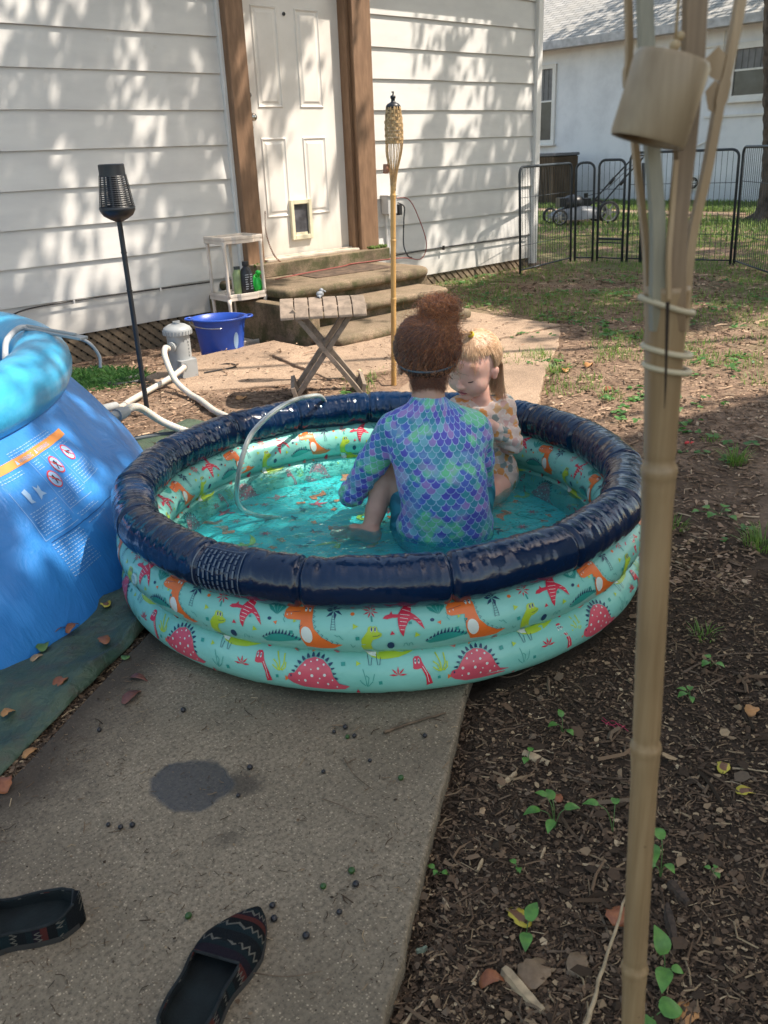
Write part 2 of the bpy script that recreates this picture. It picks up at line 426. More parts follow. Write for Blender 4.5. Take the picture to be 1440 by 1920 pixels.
mb = hb(); mb.box((7.835, 5.985, 1.53), (0.075, 0.07, 3.0)); mb.box((7.86, 6.06, 1.53), (0.03, 0.09, 3.0)); mb.build('corner_trim', MAT_TRIM, house, bevel=0.003)
# rest of the building (side wall, back, roof)
mb = hb(); mb.box((7.845, 9.1, 1.55), (0.05, 6.0, 2.9)); mb.box((2.4, 12.1, 1.55), (10.9, 0.05, 2.9)); mb.box((-3.0, 9.0, 1.55), (0.05, 6.1, 2.9))
mb.build('side_wall', MAT_SIDE, house)
mb = hb()
mb.add([(-3.4, 5.72, 2.92), (8.2, 5.72, 2.92), (8.2, 9.0, 4.6), (-3.4, 9.0, 4.6), (8.2, 12.4, 2.92), (-3.4, 12.4, 2.92),
        (-3.4, 5.72, 3.02), (8.2, 5.72, 3.02), (8.2, 9.0, 4.7), (-3.4, 9.0, 4.7), (8.2, 12.4, 3.02), (-3.4, 12.4, 3.02)],
       [(3, 2, 1, 0), (5, 4, 2, 3), (6, 7, 8, 9), (9, 8, 10, 11), (0, 1, 7, 6), (4, 5, 11, 10), (1, 2, 8, 7), (2, 4, 10, 8), (0, 6, 9, 3), (3, 9, 11, 5)])
rf = mb.build('roof', MAT_SHINGLE, house)
mb = hb(); mb.box((2.4, 5.85, 2.90), (11.4, 0.26, 0.015)); mb.box((2.4, 5.72, 2.95), (11.5, 0.025, 0.14)); mb.build('soffit', MAT_TRIM, rf)
# posts
mb = hb(); mb.box((4.150, 5.955, 1.63), (0.162, 0.115, 2.50)); mb.build('door_post', MAT_POST, house, bevel=0.006)
mb = hb(); mb.box((5.388, 5.955, 1.65), (0.205, 0.115, 2.50)); mb.build('door_post', MAT_POST, house, bevel=0.006)
mb = hb(); mb.box((5.266, 5.99, 1.67), (0.036, 0.10, 2.48)); mb.box((4.238, 6.02, 1.67), (0.012, 0.06, 2.48)); mb.box((4.77, 5.965, 2.70), (1.45, 0.10, 0.30))
mb.build('door_frame', MAT_POST, house, bevel=0.004)
# door leaf with six raised panels
door = None
mb = hb(); X0, X1 = 4.243, 5.249; YD = 6.030
mb.box(((X0+X1)/2, YD+0.022, 1.47), (X1-X0, 0.04, 2.08))
for (z0, z1) in ((0.742, 1.343), (1.556, 2.262), (2.36, 2.47)):
    for (x0, x1) in ((4.384, 4.632), (4.800, 5.048)):
        w = 0.020
        # sunk bevel moulding + raised field
        vs = []; R = [(0, 0.002), (0.010, -0.007), (0.022, 0.001), (0.034, 0.001), (0.050, -0.006)]
        for (ins, dy) in R: vs += [(x0+ins, YD+dy, z0+ins), (x1-ins, YD+dy, z0+ins), (x1-ins, YD+dy, z1-ins), (x0+ins, YD+dy, z1-ins)] if (z1-z0) > 2*ins+0.01 else [(x0+0.049, YD+dy, (z0+z1)/2-0.004), (x1-0.049, YD+dy, (z0+z1)/2-0.004), (x1-0.049, YD+dy, (z0+z1)/2+0.004), (x0+0.049, YD+dy, (z0+z1)/2+0.004)]
        fs = []
        for i in range(len(R)-1):
            for k in range(4): l = (k+1) % 4; fs.append((i*4+k, i*4+l, (i+1)*4+l, (i+1)*4+k))
        n = (len(R)-1)*4; fs.append((n, n+1, n+2, n+3)); mb.add(vs, fs)
door = mb.build('door', MAT_DOOR, house)
mb = hb()
for (x0, x1, z0, z1) in ((4.612, 4.645, 0.553, 0.868), (4.800, 4.833, 0.553, 0.868), (4.6451, 4.7999, 0.553, 0.590), (4.6451, 4.7999, 0.832, 0.868)):
    mb.box(((x0+x1)/2, YD-0.014, (z0+z1)/2), (x1-x0, 0.03, z1-z0))
fr = mb.build('pet_door', MAT_CREAM, door, bevel=0.004)
mb = hb(); mb.box((4.722, YD-0.002, 0.711), (0.156, 0.008, 0.244)); mb.build('flap', simple('pet_flap', (0.11, 0.11, 0.125), 0.3, 0.5, 9), fr)
mb = hb(); mb.box((4.722, YD-0.009, 0.60), (0.12, 0.006, 0.02)); mb.build('flap_edge', MAT_CREAM, fr)
mb = hb(); mb.lathe([(0.0, 0.0), (0.011, 0.0), (0.013, -0.004), (0.013, 0.006)], (4.701, YD-0.003, 2.215), 14, axis=(0, 1, 0)); mb.build('peephole', MAT_BLACK, door)
mb = hb(); mb.lathe([(0.030, 0), (0.030, 0.012), (0.020, 0.02), (0.018, 0.034), (0.0, 0.036)], (4.292, YD, 1.645), 20, axis=(0, -1, 0)); mb.build('deadbolt', MAT_METAL, door, smooth=True)
mb = hb(); mb.lathe([(0.032, 0), (0.032, 0.008), (0.012, 0.014), (0.011, 0.035), (0.024, 0.045), (0.030, 0.060), (0.022, 0.072), (0, 0.075)], (4.295, YD, 1.49), 20, axis=(0, -1, 0)); mb.build('knob', MAT_METAL, door, smooth=True)
mb = hb(); mb.tube([(4.285, YD-0.03, 1.47), (4.287, YD-0.045, 1.42), (4.283, YD-0.03, 1.37), (4.275, YD-0.012, 1.345)], 0.007, 8); mb.build('lever', MAT_METAL, door, smooth=True)
# metal threshold
mb = hb(); mb.box((4.75, 5.95, 0.428), (1.0, 0.11, 0.018)); mb.box((4.75, 6.00, 0.44), (1.0, 0.02, 0.012)); mb.build('threshold', simple('threshold', (0.55, 0.47, 0.38), 0.5, 0.3, 12), house, bevel=0.003)
# lattice skirt
def M_oldwood(name, col, k=1.0):
    M = NT(name); c = M.coord(); n1 = M.noise(c, 22, 7, 0.65); n2 = M.noise(c, 5, 4)
    b = M.ramp(n1, [(0.25, tuple(v*0.45 for v in col)), (0.55, col), (0.8, tuple(min(1, v*1.4) for v in col))])
    b = M.mix(M.ramp(n2, [(0.4, 0.0), (0.7, 0.5)]), b, (0.10, 0.085, 0.06))
    M.setp('Base Color', b); M.setp('Roughness', 0.9); M.setp('Normal', M.bump(n1, 0.4, 0.004)); return M.m
MAT_LATT = M_oldwood('weathered_lattice', (0.23, 0.17, 0.11))
zt, zb = 0.098, -0.16
for (xa, xb) in ((-3.0, 3.95), (5.10, 7.75)):
    mb = hb(); x = xa
    while x < xb-0.1:
        for (s, yy) in ((1, 6.000), (-1, 6.012)):
            mb.box((x+0.15, yy, (zt+zb)/2), (0.40, 0.009, 0.040), (0, math.atan2(zt-zb, 0.30) if s == 1 else -math.atan2(zt-zb, 0.30), 0))
        x += 0.085
    mb.build('lattice_skirt', MAT_LATT, house)
mb = hb(); mb.box((2.4, 6.06, -0.03), (10.7, 0.02, 0.26)); mb.box((2.4, 6.015, 0.105), (10.7, 0.02, 0.02)); mb.build('dark_backing', MAT_DARK, house)  # dark sheet stands in for the shaded void behind the lattice
# cables, outlet
MAT_CABLE = simple('black_cable', (0.02, 0.02, 0.022), 0.5)
mb = hb()
mb.tube(smooth_path([(2.10, 5.96, 0.22), (2.20, 5.96, 0.30), (2.42, 5.962, 0.325), (2.9, 5.962, 0.330), (3.4, 5.963, 0.325), (3.75, 5.962, 0.322)]), 0.0055, 6)
for xx in (2.62, 3.3): mb.box((xx, 5.962, 0.322), (0.012, 0.012, 0.026), mi=1)
mb.build('cable', [MAT_CABLE, MAT_TRIM], house)
mb = hb(); mb.tube(smooth_path([(5.56, 5.962, 0.315), (5.95, 5.961, 0.325), (6.5, 5.962, 0.33), (7.1, 5.96, 0.326), (7.75, 5.961, 0.33)]), 0.006, 6); mb.box((6.4, 5.96, 0.325), (0.016, 0.02, 0.04)); mb.build('cable', MAT_CABLE, house)
ob = hb(); ob.box((5.665, 5.935, 0.765), (0.11, 0.09, 0.15)); ob.box((5.665, 5.93, 0.845), (0.125, 0.11, 0.012)); outlet = ob.build('outlet_box', simple('grey_outlet', (0.48, 0.48, 0.47), 0.5, 0.1), house, bevel=0.004)
mb = hb(); mb.tube([(5.66, 5.97, 0.69), (5.665, 5.975, 0.36)], 0.012, 8); mb.build('conduit', MAT_TRIM, outlet)
mb = MB(); mb.tube(smooth_path([(5.74, 5.90, 0.78), (5.80, 5.88, 0.74), (5.79, 5.88, 0.62), (5.76, 5.86, 0.42), (5.75, 5.8, 0.325), (5.7, 5.7, 0.32)]), 0.006, 6); mb.box((5.755, 5.9, 0.72), (0.035, 0.04, 0.09)); tag(mb.build('power_cord', MAT_CABLE), 'thin black power cord with plug hanging from the grey outlet box', 'cord')
mb = MB(); mb.tube(smooth_path([(5.73, 5.91, 0.82), (5.86, 5.88, 0.80), (5.98, 5.88, 0.64), (6.08, 5.88, 0.40), (5.98, 5.86, 0.27), (5.6, 5.72, 0.325), (5.1, 5.80, 0.326), (4.9, 5.72, 0.33), (4.45, 5.66, 0.328), (4.1, 5.6, 0.325)]), 0.0045, 6); tag(mb.build('extension_cord', simple('red_cord', (0.28, 0.06, 0.05), 0.5)), 'thin red extension cord looping down the white siding onto the top step', 'cord')
# rusty chain beside the door
mb = MB()
cp = smooth_path([(4.262, 5.885, 0.80), (4.250, 5.88, 0.66), (4.268, 5.87, 0.55), (4.30, 5.85, 0.46), (4.335, 5.80, 0.40)], 7)
for i, p in enumerate(cp[:-1]):
    d = (cp[i+1]-p).normalized(); a = d.cross(Vector((0, 1, 0))).normalized(); b = d.cross(a)
    w = a if i % 2 else b
    mb.tube([p + d*0.010*math.cos(t) + w*0.006*math.sin(t) for t in [TAU*k/8 for k in range(8)]], 0.0022, 4, closed=True)
tag(mb.build('chain', simple('rust', (0.20, 0.075, 0.035), 0.8, 0.3, 30)), 'rusty chain hanging down beside the left door post', 'chain')

# ------------------------------------------------------------------ concrete steps
steps = empty('concrete_steps', (4.6, 5.2, 0), label='mossy concrete steps with rounded edges below the white door', cat='steps')
SO = Matrix.Translation((-4.6, -5.2, 0))
def rrect(x0, y0, x1, y1, rl, rr):
    pts = [(x0+rl*(1-math.cos(t)), y0+rl*(1-math.sin(t))) for t in np.linspace(0, PI/2, 6)]
    pts += [(x1-rr*(1-math.sin(t)), y0+rr*(1-math.cos(t))) for t in np.linspace(0, PI/2, 8)]
    pts += [(x1, y1), (x0, y1)]
    return pts
def nosed(mb, x0, y0, x1, y1, z0, z1, rl=0.03, rr=0.12):
    # rounded bullnose edge: stacked insets
    h = z1-z0; prof = [(0.022, z0), (0.006, z0+h*0.15), (0.0, z0+h*0.4), (0.0, z0+h*0.65), (0.010, z0+h*0.88), (0.030, z1)]
    rings = [rrect(x0+i, y0+i, x1-i, y1, rl, rr) for i, _ in prof]; n = len(rings[0])
    vs = [(p[0]+0.004*fbm(p[0]*9, p[1]*9, z), p[1]+0.004*fbm(p[0]*9, p[1]*9, z+5), z) for r, (_, z) in zip(rings, prof) for p in r]
    fs = [(i*n+k, i*n+(k+1) % n, (i+1)*n+(k+1) % n, (i+1)*n+k) for i in range(len(prof)-1) for k in range(n)]
    fs.append(tuple((len(prof)-1)*n+k for k in range(n))); fs.append(tuple(reversed(range(n)))); mb.add(vs, fs)
for (x0, y0, x1, z0, z1, yb, xr) in ((3.84, 5.12, 5.40, 0.235, 0.312, 6.0, 0.16), (3.80, 4.80, 5.26, 0.125, 0.185, 5.20, 0.10), (3.72, 4.42, 5.12, -0.01, 0.068, 4.88, 0.12)):
    mb = MB(); mb.M = SO; nosed(mb, x0, y0, x1, yb, z0, z1, 0.03, xr)
    mb.box(((x0+x1)/2, (y0+yb)/2+0.03, (z0-0.1)/2), (x1-x0-0.09, yb-y0-0.06, max(0.05, z0+0.1))) if z0 > 0 else None
    mb.build('step', MAT_STEP, steps, auto=50)
mb = MB(); mb.M = SO; mb.box((3.77, 5.36, 0.05), (0.10, 1.26, 0.36)); mb.build('side_wall', MAT_STEP, steps, bevel=0.02)
mb = MB(); mb.M = SO; mb.box((4.80, 5.90, 0.365), (1.46, 0.20, 0.108)); mb.build('door_sill', MAT_STEP, steps, bevel=0.008)
# door mat
mb = MB(); mb.add([(4.36, 5.42, 0.318), (5.16, 5.36, 0.318), (5.22, 5.78, 0.318), (4.42, 5.84, 0.318), (4.36, 5.42, 0.312), (5.16, 5.36, 0.312), (5.22, 5.78, 0.312), (4.42, 5.84, 0.312)], [(0, 1, 2, 3), (0, 4, 5, 1), (1, 5, 6, 2), (2, 6, 7, 3), (3, 7, 4, 0)])
tag(mb.build('door_mat', simple('brown_mat', (0.12, 0.08, 0.055), 1.0, 0.4, 18, 0.6, 220)), 'flat worn brown door mat on the top concrete step', 'mat')

# ------------------------------------------------------------------ neighbour's house
def M_stucco():
    M = NT('stucco'); c = M.coord(); n1 = M.noise(c, 1.3, 7, 0.65); n2 = M.noise(c, 30, 5)
    b = M.ramp(n1, [(0.3, (0.62, 0.64, 0.68)), (0.55, (0.76, 0.78, 0.82)), (0.8, (0.82, 0.83, 0.86))])
    sx = M.t.nodes.new('ShaderNodeSeparateXYZ'); M.l(c, sx.inputs[0])
    b = M.mix(M.ramp(M.math('ADD', sx.outputs[2], M.math('MULTIPLY', n1, 0.5)), [(0.35, 0.45), (0.8, 0.0)]), b, (0.35, 0.40, 0.46))
    M.setp('Base Color', b); M.setp('Roughness', 0.8); M.setp('Normal', M.bump(n2, 0.3, 0.01)); return M.m
nh = empty('neighbour_house', (18.2, 10, 0), label='white stucco house with grey shingle roof beyond the yard', cat='house')
NO = Matrix.Translation((-18.2, -10, 0))
def nb(): m = MB(); m.M = NO; return m
mb = nb(); mb.box((21.7, 10.5, 1.65), (7.0, 15.0, 3.5)); mb.build('wall', M_stucco(), nh)
def M_roof():
    M = NT('shingle_roof'); c = M.coord(); sx = M.t.nodes.new('ShaderNodeSeparateXYZ'); M.l(c, sx.inputs[0])
    br = M.t.nodes.new('ShaderNodeTexBrick'); cb = M.t.nodes.new('ShaderNodeCombineXYZ'); M.l(sx.outputs[1], cb.inputs[0]); M.l(sx.outputs[0], cb.inputs[1]); M.l(cb.outputs[0], br.inputs['Vector'])
    br.inputs['Scale'].default_value = 1.0; br.inputs['Brick Width'].default_value = 0.30; br.inputs['Row Height'].default_value = 0.13; br.inputs['Mortar Size'].default_value = 0.012
    br.inputs['Color1'].default_value = (0.40, 0.39, 0.37, 1); br.inputs['Color2'].default_value = (0.28, 0.28, 0.27, 1); br.inputs['Mortar'].default_value = (0.10, 0.10, 0.10, 1)
    b = M.mix(M.ramp(M.noise(c, 2, 6), [(0.4, 0.0), (0.7, 0.5)]), br.outputs[0], (0.33, 0.31, 0.27))
    M.setp('Base Color', b); M.setp('Roughness', 0.9); M.setp('Normal', M.bump(M.noise(c, 80, 3), 0.4, 0.01)); return M.m
mb = nb()
mb.add([(17.75, 2.6, 3.24), (17.75, 18.4, 3.24), (21.7, 18.4, 5.2), (21.7, 2.6, 5.2), (25.6, 18.4, 3.24), (25.6, 2.6, 3.24),
        (17.75, 2.6, 3.32), (17.75, 18.4, 3.32), (21.7, 18.4, 5.28), (21.7, 2.6, 5.28), (25.6, 18.4, 3.32), (25.6, 2.6, 3.32)],
       [(0, 1, 2, 3), (3, 2, 4, 5), (7, 6, 9, 8), (8, 9, 11, 10), (1, 0, 6, 7), (5, 4, 10, 11), (0, 3, 9, 6), (3, 5, 11, 9), (2, 1, 7, 8), (4, 2, 8, 10)])
r2 = mb.build('roof', M_roof(), nh)
mb = nb(); mb.box((17.74, 10.5, 3.27), (0.03, 15.9, 0.16)); mb.box((17.97, 10.5, 3.22), (0.46, 15.8, 0.02)); mb.build('fascia', simple('grey_fascia', (0.50, 0.50, 0.52), 0.6, 0.25, 6), r2)
MAT_PANE = simple('dark_glass', (0.07, 0.075, 0.085), 0.15, 0.3, 3)
MAT_BLIND = simple('window_blind', (0.20, 0.20, 0.21), 0.6, 0.2, 5)
def nwin(y0, y1, z0, z1):
    mb = nb(); w = 0.09
    for (a, b, c_, d) in ((y0-w, y1+w, z1, z1+w), (y0-w, y1+w, z0-w, z0), (y0-w, y0, z0, z1), (y1, y1+w, z0, z1)):
        mb.box((18.17, (a+b)/2, (c_+d)/2), (0.06, b-a-0.0005, d-c_-0.0005))
    mb.box((18.14, (y0+y1)/2, z0-w-0.02), (0.12, y1-y0+2*w+0.06, 0.04))
    wd = mb.build('window', MAT_TRIM, nh)
    mb = nb(); zm = z0+(z1-z0)*0.55
    mb.box((18.19, (y0+y1)/2, (zm+z1)/2), (0.012, y1-y0, z1-zm), mi=1); mb.box((18.185, (y0+y1)/2, (zm+z0)/2), (0.012, y1-y0, zm-z0)); mb.box((18.175, (y0+y1)/2, zm), (0.03, y1-y0, 0.035), mi=2)
    n = int((y1-y0)/0.12)
    for k in range(1, n): mb.box((18.180, y0+(y1-y0)*k/n, (zm+z1)/2), (0.008, 0.014, z1-zm), mi=0)
    mb.build('pane', [MAT_PANE, MAT_BLIND, MAT_TRIM], wd)
nwin(13.42, 14.2, 1.33, 2.84); nwin(7.9, 9.05, 1.98, 2.80)
mb = nb(); mb.box((18.17, 10.3, 1.42), (0.012, 0.012, 3.0)) if False else None
mb.box((18.165, 7.5, 1.62), (0.03, 4.2, 0.04)); mb.box((18.165, 8.2, 2.90), (0.03, 4.2, 0.03)); mb.build('trim', MAT_TRIM, nh)
mb = nb(); mb.box((18.15, 9.35, 1.62), (0.08, 0.12, 0.18)); mb.tube([(18.16, 9.36, 1.5), (18.16, 9.38, 1.2), (18.16, 9.7, 1.08)], 0.015, 6); mb.tube([(18.16, 9.33, 1.7), (18.16, 9.33, 3.15)], 0.015, 6); mb.build('meter_box', MAT_TRIM, nh)
mb = nb(); mb.box((18.18, 9.70, 0.36), (0.03, 0.30, 0.30)); 
vent = mb.build('vent', MAT_TRIM, nh); mb = nb()
for a in range(8):
    t = TAU*a/8; mb.box((18.158, 9.70+0.07*math.cos(t), 0.36+0.07*math.sin(t)), (0.01, 0.06, 0.02), (-t, 0, 0))
mb.lathe([(0.09, 0), (0.115, 0.001), (0.115, 0.012), (0.09, 0.012)], (18.158, 9.70, 0.36), 16, axis=(-1, 0, 0)); mb.build('grille', MAT_BLACK, vent)

# air conditioner
ac = empty('air_conditioner', (17.0, 12.65, 0), rz=0, label='tall brown slatted air conditioning unit beside the far stucco wall', cat='air conditioner')
mb = MB(); mb.box((0, 0, 0.5), (0.9, 0.98, 0.98)); mb.build('core', MAT_DARK, ac)
mb = MB()
for k in range(24):
    yy = -0.49+k*0.98/23; mb.box((-0.46, yy, 0.5), (0.02, 0.018, 0.95)); mb.box((0.46, yy, 0.5), (0.02, 0.018, 0.95))
for k in range(20): xx = -0.45+k*0.9/19; mb.box((xx, -0.50, 0.5), (0.018, 0.02, 0.95)); mb.box((xx, 0.50, 0.5), (0.018, 0.02, 0.95))
mb.build('slats', simple('brown_metal', (0.16, 0.115, 0.075), 0.6, 0.25, 3), ac)
mb = MB(); mb.box((0, 0, 1.02), (0.98, 1.06, 0.06)); mb.build('lid', simple('grey_lid', (0.13, 0.14, 0.16), 0.5), ac, bevel=0.01)
# ================================================================== OFF-FRAME SHADE (unseen building and trees, added and shaped for the shade they cast)
def shift(z): return Vector((SUN_DIR.x/SUN_DIR.z*z, SUN_DIR.y/SUN_DIR.z*z))
ZR = 10.0; S = shift(ZR)
edge = [(-1.2, 1.50), (0.95, 1.70), (1.25, 1.98), (1.9, 2.02), (3.45, 1.97), (4.30, 1.77), (9.5, 0.55), (9.5, -6.5), (-1.2, -6.5)]  # shade outline wanted on the ground, gives the added roof its shape
big = empty('shade_house', (6, -4, 0), label='unseen tall white house added to cast straight-edged shade on the yard', cat='house')  # unseen house, added as a shade caster
mb = MB(); mb.M = Matrix.Translation((-6, 4, 0))
mb.prism([(p[0]+S.x, p[1]+S.y) for p in edge][::-1][::-1], ZR-0.18, ZR); mb.build('roof', MAT_SHINGLE, big)
mb = MB(); mb.M = Matrix.Translation((-6, 4, 0)); mb.box((9.3, -8.2, 4.9), (9.0, 6.0, 9.8)); mb.build('wall', MAT_SIDE, big)

# leaf spray mesh -------------------------------------------------------------
def M_leaf(name, c1, c2, trans=0.35):
    M = NT(name); ob = M.t.nodes.new('ShaderNodeObjectInfo'); g = M.t.nodes.new('ShaderNodeNewGeometry')
    r = M.t.nodes.new('ShaderNodeTexWhiteNoise'); r.noise_dimensions = '1D'
    M.l(g.outputs['Random Per Island'], r.inputs['W']); M.setp('Base Color', M.mix(r.outputs['Value'], c1, c2)); M.setp('Roughness', 0.5)
    tr = M.t.nodes.new('ShaderNodeBsdfTranslucent'); M.l(M.mix(r.outputs['Value'], tuple(v*1.6 for v in c1), tuple(v*1.6 for v in c2)), tr.inputs[0])
    mx = M.t.nodes.new('ShaderNodeMixShader'); mx.inputs[0].default_value = trans
    M.l(M.b.outputs[0], mx.inputs[1]); M.l(tr.outputs[0], mx.inputs[2]); M.l(mx.outputs[0], M.out.inputs[0]); return M.m
MAT_OAK = M_leaf('oak_leaf', (0.035, 0.075, 0.015), (0.07, 0.12, 0.03), 0.25)
MAT_BARK = simple('bark', (0.11, 0.085, 0.065), 0.95, 0.5, 9, 0.9, 22, col2=(0.035, 0.028, 0.022), bdist=0.03)

def leaf_quads(centers, size, tilt=0.6, seed=1):
    """numpy: one folded diamond leaf per centre"""
    r = np.random.default_rng(seed); n = len(centers); C_ = np.asarray(centers)
    az = r.uniform(0, TAU, n); t1 = r.normal(0, tilt, n); t2 = r.normal(0, tilt, n)
    d = np.stack([np.cos(az)*np.cos(t1), np.sin(az)*np.cos(t1), np.sin(t1)], 1)
    s = np.stack([-np.sin(az)*np.cos(t2), np.cos(az)*np.cos(t2), np.sin(t2)], 1)
    L = (size*r.uniform(0.7, 1.3, n))[:, None]; W = L*0.30
    up = np.cross(d, s)
    v = np.stack([C_-d*L*0.5, C_-d*L*0.1+s*W+up*L*0.05, C_+d*L*0.5, C_-d*L*0.1-s*W+up*L*0.05], 1).reshape(-1, 3)
    return v
def quads_mesh(name, v):
    n = len(v)//4; me = bpy.data.meshes.new(name)
    me.vertices.add(len(v)); me.vertices.foreach_set('co', v.astype(np.float32).ravel())
    me.loops.add(n*4); me.loops.foreach_set('vertex_index', np.arange(n*4, dtype=np.int32))
    me.polygons.add(n); me.polygons.foreach_set('loop_start', np.arange(0, n*4, 4, dtype=np.int32))
    try: me.polygons.foreach_set('loop_total', np.full(n, 4, dtype=np.int32))
    except Exception: pass
    me.update(calc_edges=True); return me

def cover(x, y):
    """how leafy the canopy is above the spot whose shadow falls on ground point (x, y)"""
    n = 0.5+0.5*fbm(x*1.3+3, y*1.3, 2, 4); n2 = 0.5+0.5*fbm(x*4.2, y*4.2, 7, 3)
    if y > 5.6 and x < 9:   # house wall
        base = 0.56
        if 4.0 < x < 5.6: base = 0.34
        if x > 5.8: base = 0.50
    elif x < 1.6: base = 0.72 if y < 2.2 else 0.50
    elif y < 4.4 and x > 1.6:
        base = 0.02 if y < 3.3 else 0.10
        if y > 3.2 and x > 4.6: base = 0.42
        if x > 5.0: base = 0.62 if y > 2.9 else 0.06
    elif x < 5.6: base = 0.30
    elif x < 9.5: base = 0.74
    elif y < 4.4: base = 0.6
    else: base = 0.62
    if 10.6 < x < 16.5 and 5.2 < y < 11 : base = 0.50
    if x > 16.2 and x < 18.2 and y < 8.6: base = 0.15
    k = (n*0.5+n2*0.5 - (1-base))*4.2 + 0.35*base
    if base < 0.08: k = 0.0
    return max(0.0, min(1.0, k))

def crown(name_seed, xr, yr, zr, n, size, label, trunk, group=None):  # unseen trees; leaves placed up-sun so gaps follow the wanted dapples
    r = np.random.default_rng(name_seed); pts = []
    while len(pts) < n:
        x = r.uniform(*xr); y = r.uniform(*yr)
        if r.random() > cover(x, y): continue
        z = r.uniform(*zr); s = shift(z); c = np.array([x+s.x, y+s.y, z])
        for k in range(5): pts.append(c + r.normal(0, size*0.62, 3)*np.array([1, 1, 0.6]))
    t = empty('shade_tree', trunk, label=label, cat='tree', group=group)
    me = quads_mesh('crown', leaf_quads(np.array(pts)-np.array(trunk), size, 0.5, name_seed)); link_mesh('crown', me, MAT_OAK, t)
    cxm = (xr[0]+xr[1])/2+shift(zr[0]).x; cym = (yr[0]+yr[1])/2+shift(zr[0]).y
    mb = MB()
    top = Vector((0, 0, zr[0]*0.7)); 
    mb.tube(smooth_path([(0, 0, -0.1), (0.05, 0, 1.2), (-0.05, 0.1, 3), top]), [0.34-0.16*i/24 for i in range(25)], 12)
    for k in range(5):
        e = Vector((r.uniform(*xr)+shift(zr[0]).x-trunk[0], r.uniform(*yr)+shift(zr[0]).y-trunk[1], r.uniform(*zr)))
        mid = top.lerp(e, 0.5)+Vector((0, 0, 0.6)); pp = smooth_path([top, mid, e], 6)
        mb.tube(pp, [0.06-0.05*i/(len(pp)-1) for i in range(len(pp))], 7)
    mb.build('trunk', MAT_BARK, t, smooth=True)
    return t
crown(11, (-1.5, 9.2), (1.6, 7.7), (6.2, 7.5), 42000, 0.105, 'large unseen oak tree, crown shaped to dapple the yard with shade', (12.5, -3.6, 0))
crown(12, (9.0, 24), (2.0, 15), (8.6, 11), 16000, 0.22, 'unseen spreading oak tree, crown shaped to shade the far lawn', (22.0, -1.5, 0))

# tree whose trunk shows at the right edge
tr = empty('tree', (13.99, 6.02, 0), label='dark tree trunk at the right edge beyond the metal pen', cat='tree')
mb = MB(); pts = []; rad = []
for i in range(40):
    z = i*0.16-0.1; pts.append((0.03*math.sin(z*1.1)-0.085*z, 0.04*math.sin(z*0.8)+0.085*z, z)); rad.append(0.19+0.22*math.exp(-max(z, 0)*3.2)+0.008*math.sin(i*2.3))
mb.tube(pts, rad, 22)
for k in range(5):
    a = TAU*k/5+0.4; mb.tube(smooth_path([(0.1*math.cos(a), 0.1*math.sin(a), 0.22), (0.32*math.cos(a), 0.32*math.sin(a), 0.07), (0.62*math.cos(a+0.2), 0.62*math.sin(a+0.2), -0.04)], 5), [0.12, 0.11, 0.10, 0.09, 0.08, 0.07, 0.06, 0.05, 0.04, 0.03, 0.02], 8)
tk = mb.build('trunk', MAT_BARK, tr, smooth=True)
dm = tk.modifiers.new('sub', 'SUBSURF'); dm.levels = 2; dm.render_levels = 2
tx = bpy.data.textures.new('barktex', 'CLOUDS'); tx.noise_scale = 0.12; dd = tk.modifiers.new('d', 'DISPLACE'); dd.texture = tx; dd.strength = 0.06
rr = np.random.default_rng(4); P_ = []
for k in range(2600):
    a = rr.uniform(0, TAU); q = 3.2*math.sqrt(rr.random()); z = rr.uniform(4.7, 7.6)
    P_.append((q*math.cos(a), q*math.sin(a), z))
for k in range(28): P_.append((-0.55+rr.normal(0, 0.10), 0.1+rr.normal(0, 0.1), 3.95+rr.normal(0, 0.07)))
link_mesh('crown', quads_mesh('crown', leaf_quads(P_, 0.17, 0.6, 5)), M_leaf('bright_leaf', (0.05, 0.12, 0.02), (0.12, 0.22, 0.04), 0.4), tr)

# ================================================================== BIG BLUE POOL
BPC = Vector((0.0, 3.66)); 
MAT_BLUE = None
def M_bluewall():
    M = NT('blue_vinyl_wall'); c = M.coord(); n1 = M.noise(c, 2.2, 6, 0.6, 0.4)
    b = M.ramp(n1, [(0.3, (0.028, 0.18, 0.50)), (0.7, (0.042, 0.25, 0.66))])
    M.setp('Base Color', b); M.setp('Roughness', 0.38); M.setp('Specular IOR Level', 0.5)
    w = M.noise(M.scale(c, (1, 1, 0.35)), 5, 6, 0.6, 0.6); M.setp('Normal', M.bump(w, 0.55, 0.03, )); return M.m
MAT_BWALL = M_bluewall()
MAT_BRING = simple('light_blue_vinyl', (0.05, 0.40, 0.68), 0.30, 0.12, 2.5, 0.35, 9, coat=0.15, bdist=0.02, detail=3)
bp = empty('swimming_pool', (BPC.x, BPC.y, 0), label='large blue above ground pool with an inflated light blue ring', cat='pool')
# wall
def bp_prof(a, t):
    """t 0 bottom..1 top -> radius, z"""
    R_ = 1.705 + (-0.330)*t + 0.03*math.sin(PI*t) ; z = 0.50*t
    wr = 0.012*fbm(math.cos(a)*6, math.sin(a)*6, t*1.6) + 0.010*math.sin(a*36)*max(0, t-0.72)*2 + 0.006*fbm(math.cos(a)*16, math.sin(a)*16, t*4)*(1 if t > 0.1 else 0.3)
    return R_+wr*(0.3+0.7*math.sin(PI*min(1, t+0.15))), z
mb = MB(); NA = 260; NTt = 22; vs = []; fs = []
for j in range(NTt+1):
    for i in range(NA):
        a = TAU*i/NA; R_, z = bp_prof(a, j/NTt); vs.append((R_*math.cos(a), R_*math.sin(a), z))
for j in range(NTt):
    for i in range(NA): k = (i+1) % NA; fs.append((j*NA+i, j*NA+k, (j+1)*NA+k, (j+1)*NA+i))
